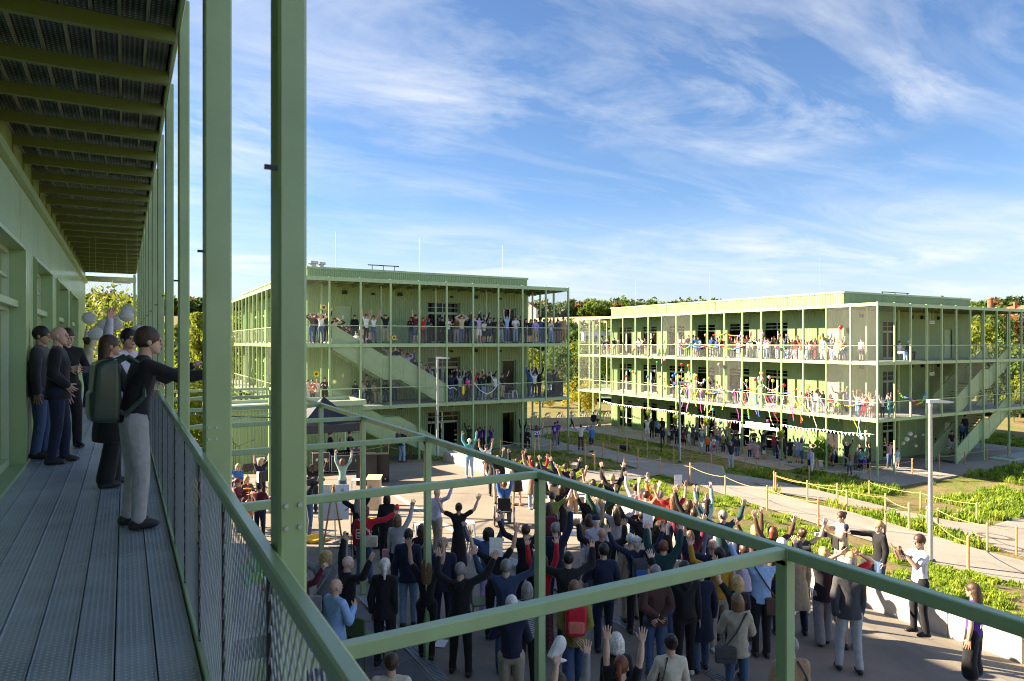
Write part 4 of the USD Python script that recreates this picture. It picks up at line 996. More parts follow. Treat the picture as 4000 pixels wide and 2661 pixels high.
LINES = {
 'rope line behind the white bench': [('P7', 1910, 615), ('P5', 590, 420), ('P5', 1035, 462), ('P5', 1245, 432), ('P5', 1700, 500), ('P5', 1828, 605)],
 'rope line along the lower path near side': [('P6', 195, 420), ('P6', 670, 388), ('P6', 1065, 502), ('P6', 1525, 662), ('P6', 2075, 848), ('P4', 485, 205), ('P4', 1072, 262), ('P8', 495, 262), ('P8', 855, 612)],
 'rope line on the green strip between two paths': [('P6', 2165, 622), ('C7', 1110, 312), ('C7', 1337, 362), ('C7', 1560, 402), ('P8', 338, 252), ('P8', 592, 272), ('P8', 1022, 427), ('P8', 1277, 467)],
 'rope line along the tall weeds, upper path': [('P6', 2190, 627), ('C7', 1283, 330), ('C7', 1467, 297), ('C7', 1762, 367), ('C7', 2085, 437)],
 'rope line at the shaded lawn, upper path': [('P5', 1490, 322), ('P5', 1700, 378), ('P5', 1937, 437), ('P5', 2135, 490), ('P6', 375, 302)],
 'rope line on the upper path far side': [('P6', 235, 88), ('P6', 500, 158), ('P6', 847, 243), ('P6', 1340, 325), ('P6', 1790, 305), ('P6', 1940, 397), ('R6', 675, 748), ('R6', 1290, 760)],
 'rope line before the right building': [('C5', 285, 855), ('R5', 80, 310), ('R5', 322, 360), ('R5', 568, 408), ('R5', 838, 460), ('R5', 1138, 515), ('R6', 378, 578), ('R6', 745, 652), ('R6', 1290, 690), ('R4', 143, 1468)],
 'rope line on grass by the right stair': [('R4', 377, 1422), ('R4', 600, 1387), ('R4', 795, 1357), ('R4', 978, 1332)],
 'rope line behind the tent at the courtyard end': [('D', 760, 1310), ('P7', 1135, 690), ('P7', 1420, 617), ('P7', 1910, 612)],
 'rope line beyond the middle building corner': [('P5', 1148, 192), ('P5', 1205, 202), ('P5', 1440, 137), ('P5', 1805, 247), ('P5', 2025, 312), ('P5', 2250, 362)],
}
for li, (lb, pts_) in enumerate(LINES.items()):
    nm = lb.split('rope line ')[-1]
    keys = []
    for k, (t, x, y) in enumerate(pts_):
        ordn = ['first', 'second', 'third', 'fourth', 'fifth', 'sixth', 'seventh', 'eighth', 'ninth', 'tenth'][k]
        key = (li, k); keys.append(key)
        stake(key, t, x, y, f'{ordn} stake from left, {nm}', random.uniform(.88, 1.05))
    m = MB()
    for a, b in zip(keys, keys[1:]):
        A, B = STK[a] + [0, 0, .84], STK[b] + [0, 0, .84]; L = np.linalg.norm(B - A); s = np.linspace(0, 1, 9)
        m.tube([A + (B - A) * q - np.array([0, 0, .035 * L * 4 * q * (1 - q)]) for q in s], .011, 5)
    part('rope', m.out(), 'rope_jute', label='thin jute ' + lb, cat='rope', group=None)
part('short_post', MB().tube([G(*px('R5', 267, 437)) + [0, 0, -.1], G(*px('R5', 267, 437)) + [0, 0, .95]], .05, 8).out(), 'black_metal', label='short black post standing in the grass left of the lamp post', cat='post')

# ------------------------------------------------------------------ lamp posts, manholes
def lamp(label, t, bx, by, tx, ty, right=True):
    ub, vb = px(t, bx, by); p = G(ub, vb); p[2] = float(zsurf(p[0], p[1])); d = p[0] * SYW + p[1] * CY; h = EYE_Z + d * (1338 - px(t, tx, ty)[1]) / FPX - p[2]
    L = thing('lamp_post', label, 'lamp post', p, -YAW)
    part('base_plate', MB().tube([(0, 0, 0), (0, 0, .05)], .14, 12).out(), 'black_metal', L, world=False)
    part('pole', MB().tube([(0, 0, 0), (0, 0, h * .35), (0, 0, h - .05)], [.075, .07, .05], 14).out(), 'galvanised', L, smooth=40, world=False)
    part('collar', MB().tube([(0, 0, h - .14), (0, 0, h + .02)], .065, 12).out(), 'galvanised', L, world=False)
    pr = trimesh.convex.convex_hull(np.array([(x, y, z) for x, y, z in [(-.08, -.07, h), (-.08, .07, h), (-.08, -.07, h + .1), (-.08, .07, h + .1), (.62, -.12, h + .01), (.62, .12, h + .01), (.25, -.13, h + .1), (.25, .13, h + .1), (.7, -.08, h + .035), (.7, .08, h + .035)]]))
    hd = part('lamp_head', (pr.vertices, pr.faces), 'white_metal', L, world=False)
    part('lens', boxm(.2, .58, -.09, .09, h - .005, h + .004), 'clear_bag', hd, world=False)
    return L, h
lamp('pale metal lamp post nearest, beside the lower path on the right', 'P8', 525, 525, 520, -865)
lamp('lamp post in the grass in front of the right building', 'R5', 455, 530, 455, -267)
lamp('lamp post standing before the middle building doors', 'P7', 1780, 632, 1785, -668)
t = thing('cable_loop', 'loop of black cable hanging on the lamp post by the middle building', 'cable', G(*px('P7', 1780, 632)))
m = MB(); c0 = at_d(*px('P7', 1770, 75), 34.0); b = [(1690, 320), (1700, 180), (1730, 90), (1770, 72), (1810, 100), (1825, 200), (1790, 300)]
dq = float(np.array([SYW, CY, 0]) @ G(*px('P7', 1780, 632)))
m.tube([at_d(*px('P7', *q), dq - .1) for q in b], .014, 5); part('loop', m.out(), 'black_plastic', t)
for k, (t_, x, y, r, lb) in enumerate([('P6', 2060, 528, .42, 'round manhole cover in the upper path near the fork'), ('C7', 2193, 514, .42, 'round manhole cover where the paths meet, farther of the two at right'), ('C7', 2262, 578, .42, 'round manhole cover where the paths meet, nearer of the two at right')]):
    p = G(*px(t_, x, y)); c = thing('manhole', lb, 'manhole', p)
    def disc(r0, r1, z, n=28):
        a = np.arange(n) / n * 6.2832; P = []; F = []
        for i in range(n): P += [(r0 * math.cos(a[i]), r0 * math.sin(a[i])), (r1 * math.cos(a[i]), r1 * math.sin(a[i]))]
        P = np.array(P); w = P + p[:2]; V = np.column_stack([P, ter(w[:, 0], w[:, 1]) - p[2] + z])
        for i in range(n):
            j = (i + 1) % n; F += [[2 * i, 2 * i + 1, 2 * j + 1], [2 * i, 2 * j + 1, 2 * j]]
        return V, F
    part('cover', disc(.001, r, .034), 'manhole_cover', c, world=False)
    for i in range(20):
        a0, a1 = (i + .06) / 20 * 6.2832, (i + .94) / 20 * 6.2832; aa_ = np.linspace(a0, a1, 3); P = np.array([(rr * math.cos(a), rr * math.sin(a)) for rr in (r + .03, r + .2) for a in aa_]); w = P + p[:2]; V = np.column_stack([P, ter(w[:, 0], w[:, 1]) - p[2] + .03])
        part('ring_stone', (V, [[0, 3, 4], [0, 4, 1], [1, 4, 5], [1, 5, 2]]), 'manhole_ring', c, world=False)

# ------------------------------------------------------------------ bicycles parked far behind
bk = None
wall_ = thing('low_wall', 'low concrete wall along the bicycle parking behind the beds', 'wall', at_d(2200, 1640, 62))
A, B = G(2050, 1660), G(2400, 1650)
part('wall_face', MB().bar(A + [0, 0, .2], B + [0, 0, .2], .25, .9).out(), 'concrete', wall_)
for k in range(22):
    q = k / 21; p = A + (B - A) * q + np.array([.6, 2.0 + (k % 3) * .7, 0]); p[2] = float(ter(p[0], p[1])) + .05
    lb = 'parked bicycle in the long row behind the low wall between the far buildings'
    if bk is None:
        bk = thing('bicycle', lb, 'bicycle', p, 20, group='bicycles parked behind the low wall')
        for x in (-.52, .52):
            a = np.linspace(0, 6.2832, 19); w_ = part('wheel', MB().tube([(x + .34 * math.cos(s), 0, .35 + .34 * math.sin(s)) for s in a], .028, 5).out(), 'black_plastic', bk, world=False)
            m = MB()
            for s in range(6): m.bar((x, 0, .35), (x + .33 * math.cos(s * 1.047), 0, .35 + .33 * math.sin(s * 1.047)), .01)
            part('spoke', m.out(), 'galvanised', w_, world=False, kind='stuff')
        m = MB()
        for a, b in (((-.52, 0, .35), (-.1, 0, .3)), ((-.52, 0, .35), (-.2, 0, .8)), ((-.1, 0, .3), (-.22, 0, .9)), ((-.1, 0, .3), (.38, 0, .82)), ((-.2, 0, .8), (.38, 0, .85)), ((.35, 0, .98), (.52, 0, .35))): m.bar(a, b, .035)
        part('frame', m.out(), 'galvanised', bk, world=False); part('saddle', boxm(-.34, -.1, -.07, .07, .9, .96), 'black_plastic', bk, world=False)
        m = MB(); m.bar((.35, -.27, 1.0), (.35, .27, 1.0), .03); part('handlebar', m.out(), 'black_metal', bk, world=False)
    else: copy_of(bk, 'bicycle', lb, 'bicycle', p, 20 + (k * 37) % 25, 1.0, 'bicycles parked behind the low wall')
# ------------------------------------------------------------------ people
CL = dict(black=(.012, .012, .014), navy=(.014, .02, .048), white=(.72, .72, .72), grey=(.22, .22, .23), lgrey=(.42, .42, .43), dgrey=(.06, .06, .065), beige=(.50, .40, .28), cream=(.62, .55, .43),
          red=(.50, .015, .03), maroon=(.13, .015, .03), coral=(.62, .17, .12), pink=(.62, .30, .34), purple=(.09, .03, .30), lilac=(.46, .34, .62), blue=(.04, .13, .40), lblue=(.30, .46, .72), denim=(.05, .09, .19),
          ljeans=(.22, .32, .48), jeans=(.06, .10, .20), teal=(.06, .28, .30), dteal=(.015, .055, .06), green=(.02, .07, .03), olive=(.20, .19, .035), lime=(.20, .27, .05), mustard=(.42, .22, .02), brown=(.10, .05, .03), tan=(.36, .22, .12),
          khaki=(.36, .31, .23), orange=(.75, .13, .03), mint=(.25, .40, .36), brownq=(.065, .028, .024), denimb=(.03, .055, .11), lav=(.60, .58, .72))
WORD = dict(lgrey='light grey', dgrey='dark grey', lblue='light blue', ljeans='light jeans', denim='denim', jeans='blue', dteal='dark teal', brownq='brown', denimb='dark blue', lav='pale lilac', lime='light green', green='dark green')
for k, c in CL.items(): mat('cloth_' + k, c, .85, .14, 14, sheen=.15, bump=.25, bscale=45, spec=.25)
def pattern_cloth(name, a, b, scale, kind):
    usdkit.material(stage, '/World/Looks/cloth_' + name, {'g': ('texture_coordinate', {}), 'w': ('wave_texture', {'wave_type': 'bands', 'bands_direction': 'z', 'scale': scale, 'profile': 'sine'}), 'w2': ('wave_texture', {'wave_type': 'bands', 'bands_direction': 'x', 'scale': scale}),
        'mx': ('math', {'math_type': 'multiply' if kind == 'plaid' else 'minimum'}), 'r': ('rgb_ramp', {'ramp': [(.42, a), (.55, b)]}), 'p': ('principled_bsdf', {'roughness': .85})},
        [('g.object', 'w.vector'), ('g.object', 'w2.vector')] + ([('w.fac', 'mx.value1'), ('w2.fac', 'mx.value2'), ('mx.value', 'r.fac')] if kind == 'plaid' else [('w.fac', 'r.fac')]) + [('r.color', 'p.base_color')], surface='p.BSDF')
    MATS['cloth_' + name] = '/World/Looks/cloth_' + name
pattern_cloth('stripe', (.70, .70, .70), (.02, .03, .07), 11, 'stripe'); pattern_cloth('plaid', (.30, .22, .14), (.16, .11, .07), 9, 'plaid'); pattern_cloth('check', (.55, .52, .58), (.12, .10, .25), 26, 'plaid'); pattern_cloth('floral', (.10, .02, .04), (.5, .25, .28), 14, 'plaid')
WORD.update(stripe='striped', plaid='checked', check='fine checked', floral='patterned')
SK = [(.60, .36, .26), (.50, .28, .19), (.68, .43, .33), (.32, .17, .10)]
for k, c in enumerate(SK): mat(f'skin_{k}', c, .5, .06, 30)
HC = dict(d=(.014, .010, .008), n=(.055, .028, .014), y=(.45, .30, .12), g=(.22, .21, .20), w=(.66, .63, .58), r=(.16, .045, .015), t=(.17, .095, .045))
HW = dict(d='dark', n='brown', y='blond', g='grey', w='white', r='auburn', t='light brown')
for k, c in HC.items(): mat('hair_' + k, c, .45, .35, 40, bump=.3, bscale=120)
mat('eye_dark', (.02, .015, .012), .3); mat('lip', (.38, .12, .10), .5); mat('shoe_dark', (.015, .013, .012), .45); mat('shoe_white', (.6, .6, .58), .6); mat('shoe_brown', (.09, .045, .025), .45); mat('shoe_orange', (.55, .16, .02), .45); mat('shoe_red', (.5, .02, .04), .5)

def sph(c, r, n=10): return Manifold.sphere(1.0, n).scale(tuple(np.broadcast_to(r, (3,)).tolist())).translate(tuple(map(float, c)))
def hull(*s): return Manifold.batch_hull(list(s))
def cap(a, b, ra, rb, n=10): return hull(sph(a, ra, n), sph(b, rb, n))
def union(L): return Manifold.batch_boolean(L, m3.OpType.Add)
def arr(m): 
    q = m.to_mesh(); return np.array(q.vert_properties[:, :3], float), np.array(q.tri_verts, int)
def to_man(v, f): return Manifold(m3.Mesh(np.asarray(v, np.float32), np.asarray(f, np.uint32)))
def smooth_arr(m, length, it=8, wr=0.0, seed=0):
    v, f = arr(m.refine_to_length(length)); t = trimesh.Trimesh(v, f, process=False)
    trimesh.smoothing.filter_taubin(t, lamb=.5, nu=.53, iterations=it); v = np.array(t.vertices)
    if wr > 0:
        n = np.array(t.vertex_normals); q = v * np.array([9, 9, 5.5]) + seed * 3.7
        v = v + n * ((meshkit.fbm(q, 3, seed) - .5) * 2.2 * wr)[:, None]
    return v, f
# prototypes in the head's own frame (origin between the ears, face towards +y)
def _head(hi):
    n = 24 if hi else 10
    m = union([hull(sph((0, -.012, .022), (.076, .096, .098), n), sph((0, .035, -.062), (.052, .052, .050), n)), hull(sph((0, .088, -.005), .010, 8), sph((0, .104, -.028), (.015, .012, .011), 8), sph((0, .085, .02), .008, 8)),
               sph((.078, -.005, -.008), (.012, .024, .034), 8), sph((-.078, -.005, -.008), (.012, .024, .034), 8), hull(sph((-.03, .082, .024), .012, 8), sph((.03, .082, .024), .012, 8)), sph((0, .083, -.062), (.024, .012, .010), 8), sph((0, .07, -.098), (.026, .02, .018), 8)])
    return to_man(*smooth_arr(m, .022, 3)) if hi else m
HEAD = [_head(False), _head(True)]
EYE = [arr(sph((q * .031, .086, .004), (.012, .008, .007), 6)) for q in (-1, 1)]
EYES = arr(union([sph((-.031, .086, .004), (.012, .008, .007), 6), sph((.031, .086, .004), (.012, .008, .007), 6), sph((-.032, .092, .028), (.017, .006, .004), 6), hull(sph((-.032, .092, .028), (.017, .006, .004), 6), sph((.032, .092, .028), (.017, .006, .004), 6)), hull(sph((-.032, .092, .026), .005, 6), sph((-.031, .088, .004), .006, 6)), hull(sph((.032, .092, .026), .005, 6), sph((.031, .088, .004), .006, 6))]))
LIPS = arr(sph((0, .0935, -.062), (.021, .006, .008), 8))
def _hair(style, hi):
    n = 22 if hi else 10
    capm = sph((0, -.018, .034), (.087, .105, .106), n); face = hull(sph((0, .16, -.02), (.078, .06, .075), 10), sph((0, .07, -.2), (.09, .09, .05), 10), sph((0, .2, .0), .08, 8))
    low = hull(sph((0, .05, -.16), (.12, .16, .09), 10), sph((0, -.06, -.2), .1, 8))
    L = [capm - face - low]
    if style == 'b': L.append(hull(sph((0, -.045, .01), (.098, .088, .10), n), sph((0, -.055, -.085), (.098, .07, .06), n)) - face)
    if style in 'lz': L.append(hull(sph((0, -.05, 0), (.094, .075, .09), n), sph((0, -.075, -.12), (.10, .055, .08), n), sph((0, -.105, -.27), (.08, .035, .06), n)) - face)
    if style == 'p': L += [hull(sph((0, -.11, .045), .032, 10), sph((0, -.15, -.02), .034, 10)), hull(sph((0, -.15, -.02), .034, 10), sph((0, -.135, -.17), .018, 10))]
    if style == 'u': L.append(sph((0, -.105, .085), .044, 12))
    if style == 'c': L.append(hull(sph((0, -.03, .05), (.118, .125, .115), n), sph((0, -.05, -.05), (.118, .10, .07), n)) - hull(sph((0, .16, -.02), (.07, .07, .075), 10), sph((0, .12, -.2), (.09, .09, .05), 10)))
    m = union(L)
    if hi:
        v, f = smooth_arr(m, .021, 2); r = np.linalg.norm(v, axis=1, keepdims=True); a = .016 if style == 'c' else .006
        v = v * (1 + a / .1 * (meshkit.fbm(v * (np.array([26, 26, 26]) if style == 'c' else np.array([70, 70, 9])) + 5, 3, 4) - .5)[:, None] * 1.4)
        return v, f
    return arr(m)
HAIR = {}
def hair(style, hi):
    if (style, hi) not in HAIR: HAIR[(style, hi)] = _hair(style, hi)
    return HAIR[(style, hi)]
HATS = {'k': arr(union([sph((0, -.015, .06), (.094, .108, .085), 16) - sph((0, 0, -.12), (.2, .2, .16), 10), hull(sph((0, .1, .05), (.07, .03, .006), 8), sph((0, .15, .04), (.06, .03, .006), 8))])),
        'f': arr(union([hull(sph((0, -.03, .07), (.105, .11, .05), 16), sph((0, .03, .06), (.10, .10, .03), 16)), sph((0, .1, .045), (.07, .04, .012), 10)])),
        'n': arr(hull(sph((0, -.02, .06), (.098, .112, .075), 16), sph((0, -.02, .03), (.095, .11, .04), 16)))}
def _hand(curl, hi):
    """right hand: wrist at the origin, fingers along +z, palm towards +y, thumb on the -x side"""
    n = 8 if hi else 6
    L = [hull(sph((-.022, 0, .012), (.016, .013, .016), n), sph((.022, 0, .012), (.016, .013, .016), n), sph((-.032, 0, .082), (.013, .012, .013), n), sph((.034, 0, .078), (.012, .011, .012), n))]
    for x, ln, sp in ((-.031, .070, -.20), (-.010, .080, -.05), (.013, .074, .08), (.034, .058, .24)):
        a = np.array([x, 0, .08]); c1, c2 = (1.1, 1.9) if curl else (.10, .28)
        b = a + ln * .52 * np.array([math.sin(sp) * math.cos(c1), math.sin(c1), math.cos(c1)]); c = b + ln * .5 * np.array([math.sin(sp) * math.cos(c2), math.sin(c2), math.cos(c2)])
        L += [cap(a, b, .0092, .0084, n), cap(b, c, .0084, .007, n)]
    a = np.array([-.03, .004, .025]); b = a + [-.030, .014, .026]; c = b + ([.02, .016, .018] if curl else [-.014, .008, .028]); L += [cap(a, b, .0125, .010, n), cap(b, c, .010, .008, n)]
    return union(L)
HAND = {(c, h): _hand(c, h) for c in (0, 1) for h in (0, 1)}
ARMS = {'u': ((.42, .18, .85), (.10, .14, .98)), 's': ((.16, .05, .98), (.02, .05, 1)), 'h': ((.72, .30, .25), (.12, .28, .95)), 'w': ((.80, .15, .55), (.35, .2, .92)), 'd': ((.14, -.02, -1), (.03, .14, -1)), 'c': ((.25, .30, -.9), (-.42, .78, .46)),
        'p': ((.28, .72, -.55), (-.30, .60, .74)), 'e': ((.22, .45, -.86), (-.30, .92, -.18)), 'o': ((.78, .12, .55), (-.80, .02, .45)), 'k': ((.22, -.30, -.95), (-.62, -.18, -.45)), 'f': ((.12, .98, .02), (.05, 1, .12)), 'x': ((.93, .25, .1), (.75, .45, .45)),
        'j': ((.45, -.10, -.9), (-.62, .42, -.55)), 'b': ((.30, .20, -.93), (-.70, .62, .05)), 'g': ((.22, .5, -.82), (-.1, .95, .25)), 'r': ((.5, .5, .7), (.2, .35, .9)), 'y': ((.22, .80, -.40), (-.05, .86, .42)), 'z': ((.2, .80, -.42), (.25, .92, .12)), 'm': ((.55, .75, .2), (.3, .85, .4))}
GAR = {}
def unit(v): v = np.asarray(v, float); return v / (np.linalg.norm(v) + 1e-9)
def build_figure(arms, legs, top, bot, hi, seed, sitz=.45, lean=0.0, grip='00', tilt=(0, 0), kid=False, fem=0.0, extra=None):
    """figure of reference height 1.75 m, feet at z = 0, facing +y; returns meshes by part, all in one frame"""
    rng = np.random.default_rng(seed); n = 12 if hi else 7; jit = lambda s: rng.uniform(-s, s)
    hipz = .92; dz = 0.0
    if legs == 's': hipz = sitz + .09; dz = hipz - .92
    R = lambda p: np.array([p[0], p[1] * math.cos(lean) + (p[2] - .95) * math.sin(lean), .95 + (p[2] - .95) * math.cos(lean) - p[1] * math.sin(lean)]) + np.array([0, 0, dz])
    sw = .168 - .018 * fem
    SH = [R((s * sw, 0, 1.405)) for s in (-1, 1)]; EL, WR, FD = [], [], []
    for i, s in enumerate((-1, 1)):
        ua, fa = ARMS[arms[i]]; ua = unit(np.array(ua) + [jit(.10), jit(.10), jit(.07)]) * [s, 1, 1]; fa = unit(np.array(fa) + [jit(.10), jit(.10), jit(.05)]) * [s, 1, 1]
        if arms[i] in 'dkjbc' and lean: ua = R(ua + [0, 0, .95]) - R((0, 0, .95))
        e = SH[i] + ua * .285; EL.append(e); WR.append(e + fa * .245); FD.append(fa)
    up = max(SH[0][2], SH[1][2])
    SH = [s_ + np.array([0, 0, .035 if EL[i][2] > s_[2] + .1 else 0]) for i, s_ in enumerate(SH)]
    st = rng.uniform(.085, .15); fw = jit(.07)
    HP = [np.array([s * .09, 0, hipz]) for s in (-1, 1)]
    if legs == 's': KN = [np.array([s * (.11 + abs(jit(.04))), .42, hipz + .02]) for s in (-1, 1)]; AN = [np.array([k[0], .42 + jit(.08), .085]) for k in KN]
    elif legs == 'k': KN = [np.array([s * .12, .30, hipz * .62 + .1]) for s in (-1, 1)]; AN = [np.array([s * .12, .02, .085]) for s in (-1, 1)]
    elif legs == 'v': KN = [np.array([-.095, .17, .52]), np.array([.095, .03, .5])]; AN = [np.array([-.10, .30, .09]), np.array([.10, -.26, .11])]
    else: KN = [np.array([s * (st * .5 + .045), .035 + s * fw * .5, .49]) for s in (-1, 1)]; AN = [np.array([s * st, s * fw, .085]) for s in (-1, 1)]
    hd = R((0, .02, 1.615)); nk = R((0, -.005, 1.46))
    out = {}
    # ---- continuous body
    B = [hull(sph(R((-.10, 0, 1.36)), .055, n), sph(R((.10, 0, 1.36)), .055, n), sph(R((0, 0, 1.1)), (.09, .06, .1), n)), hull(sph(R((0, 0, 1.1)), (.09, .06, .1), n), sph((0, 0, hipz + .02), (.10, .07, .07), n)), cap(nk - [0, 0, .05], hd - [0, .02, .04], .062, .052, n),
         hull(sph(SH[0] - [0, 0, .03], .036, n), sph(SH[1] - [0, 0, .03], .036, n), sph(nk - [0, 0, .03], .045, n))]
    at_ = 1.0 if top in 'tvd' else .74
    for i in (0, 1):
        B += [cap(SH[i], EL[i], .040 * at_, .037 * at_, n), cap(EL[i], EL[i] + (WR[i] - EL[i]) * .35, .037 * at_, .041 * at_, n), cap(EL[i] + (WR[i] - EL[i]) * .35, WR[i], .041 * at_, .026, n)]
        kn, an = KN[i], AN[i]; lt_ = .72 if (bot in 'pwf' and top != 'd') else 1.0; cf = kn + (an - kn) * .3 + np.array([0, -.02, 0])
        B += [cap(HP[i], kn, .064 * lt_, .045 * lt_, n), cap(kn, cf, .045 * lt_, .048 * lt_, n), cap(cf, an, .048 * lt_, .033, n), hull(sph(an + [0, -.03, -.04], .035, n), sph(an + [0, .12, -.055], (.038, .045, .022), n))]
    m = union(B)
    if hi:
        try: m = to_man(*smooth_arr(m, .058, 4))
        except Exception: pass
    ht = lambda P: P
    hs = 1.0 if not kid else 1.22
    ca, sa = math.cos(tilt[0]), math.sin(tilt[0]); cb, sb = math.cos(tilt[1]), math.sin(tilt[1])
    HR = np.array([[ca, -sa, 0], [sa, ca, 0], [0, 0, 1]]) @ np.array([[1, 0, 0], [0, cb, -sb], [0, sb, cb]])
    HM = np.column_stack([HR * hs, hd + [0, 0, .03 if kid else 0]])
    put = lambda V: V @ HM[:, :3].T + HM[:, 3]
    hands = []
    for i, s in enumerate((-1, 1)):
        z = unit(FD[i]); y = np.array([0, 1.0, 0.0])
        if arms[i] in 'dj': y = np.array([-s * 1.0, .2, 0])
        if arms[i] in 'c': y = np.array([-s * 1.0, 0, 0])
        if arms[i] in 'efg': y = np.array([0, 0, -1.0])
        y = unit(y - z * (y @ z)); x = np.cross(y, z)
        hm = HAND[(int(grip[i]), int(hi))]
        if s < 0: hm = hm.mirror((1, 0, 0))
        M_ = np.column_stack([x, y, z, WR[i]]); hands.append(hm.transform(M_.astype(float)))
    m = union([m, HEAD[int(hi)].transform(HM)] + hands)
    out['body'] = arr(m)
    out['_head'] = HM; out['_wr'] = WR; out['_fd'] = FD; out['_chest'] = R((0, 0, 1.25)); out['_R'] = R; out['_an'] = AN
    # ---- garments
    tn = 14 if hi else 8; T = []
    loose = {'t': .0, 'l': .004, 'v': -.006, 'j': .018, 'h': .014, 'o': .018, 'd': .0, 'q': .022}[top]
    rs = .062 + loose * .8
    T.append(hull(sph(SH[0] - [-.01, 0, .015], rs, tn), sph(SH[1] - [.01, 0, .015], rs, tn), sph(nk + [0, 0, .0], (.058, .058, .045), tn), sph(R((0, .01, 1.27)), (.158 + loose - .012 * fem, .112 + loose, .11), tn)))
    hem = {'t': .90, 'l': .89, 'v': .95, 'j': .80, 'h': .88, 'o': .50, 'd': .95, 'q': .84}[top] + jit(.02)
    T.append(hull(sph(R((0, .01, 1.27)), (.158 + loose - .012 * fem, .112 + loose, .10), tn), sph(R((0, 0, 1.08)), (.140 + loose - .018 * fem, .105 + loose, .08), tn)))
    if legs == 's': hem = max(hem, .88)
    hz = lambda z: np.array([0, 0, z + dz])
    T.append(hull(sph(R((0, 0, 1.08)), (.140 + loose - .018 * fem, .105 + loose, .08), tn), sph(hz(max(hem, .93) + .02), (.158 + loose, .120 + loose, .05), tn)))
    if hem < .93: T.append(hull(sph(hz(.95), (.158 + loose, .120 + loose, .05), tn), sph(hz(hem + .03), (.168 + loose * 1.6 + (.03 if top == 'o' else 0), .128 + loose + (.02 if top == 'o' else 0), .035), tn)))
    for i in (0, 1):
        if top == 'v': continue
        short = top in 'td'
        if short: T.append(cap(SH[i], SH[i] + (EL[i] - SH[i]) * .62, rs - .006, .060 + loose, tn))
        else:
            w = WR[i] - (WR[i] - EL[i]) * .04; T += [cap(SH[i], EL[i], rs - .006, .050 + loose, tn), cap(EL[i], w, .050 + loose, .036 + loose * .9, tn)]
    if top == 'h': T.append(hull(sph(nk + [-.06, -.075, -.02], .04, 8), sph(nk + [.06, -.075, -.02], .04, 8), sph(nk + [0, -.09, -.10], .045, 8)))
    if top in 'jo': T.append(hull(sph(nk + [-.045, -.03, .0], .035, 8), sph(nk + [.045, -.03, .0], .035, 8)))
    if top == 'd':
        T += [hull(sph(hz(.95), (.155, .118, .06), tn), sph(np.array([0, 0, .24]), (.22, .17, .03), tn))] if legs != 's' else []
    tm_ = union(T)
    if top == 'v': tm_ = tm_ - cap(nk + [0, .06, .06], nk + [0, .09, -.05], .08, .05, 8)
    out['top'] = smooth_arr(tm_, .055, 4, .008 + loose * .3, seed % 97) if hi else arr(tm_)
    if top != 'd' or legs == 's':
        P = [hull(sph((0, 0, hipz + .09), (.150, .112, .05), tn), sph((-.06, 0, hipz - .03), .105, tn), sph((.06, 0, hipz - .03), .105, tn))]
        wk, wa = {'p': (.070, .058), 'w': (.088, .095), 's': (.082, 0), 'c': (.105, .12), 'k': (0, 0), 'f': (.064, .050)}[bot]
        if bot == 'k': P.append(hull(sph((0, 0, hipz), (.158, .12, .05), tn), sph((0, .02 if legs != 's' else .3, hipz - (.36 if legs != 's' else .02)), (.185, .14, .03), tn)))
        else:
            for i in (0, 1):
                kn, an = KN[i], AN[i]
                if bot == 's': P.append(cap(HP[i], HP[i] + (kn - HP[i]) * .86, .102, .088, tn))
                elif bot == 'c': P += [cap(HP[i], kn, .108, wk, tn), cap(kn, kn + (an - kn) * .45, wk, wa, tn)]
                else: P += [cap(HP[i], kn, .102, wk, tn), cap(kn, an + (kn - an) * .03, wk, wa, tn)]
        bm = union(P)
        cut = trimesh.creation.box
        bm = bm.trim_by_plane((0, 0, 1), .055) if legs != 's' else bm
        out['bottom'] = smooth_arr(bm, .06, 4, .009, (seed + 31) % 97) if hi else arr(bm)
    for i in (0, 1):
        an = AN[i]; out[f'shoe{i}'] = arr(hull(sph(an + [0, -.035, -.035], (.043, .045, .045), 10), sph(an + [0, .10, -.05], (.046, .07, .036), 10), sph(an + [0, -.04, -.06], (.04, .04, .025), 8), sph(an + [0, 0, .0], (.042, .05, .03), 8)))
        out[f'shoe{i}'][0][:, 2] = np.maximum(out[f'shoe{i}'][0][:, 2], .002)
    out['_put'] = put
    return out
PEOPLE = []
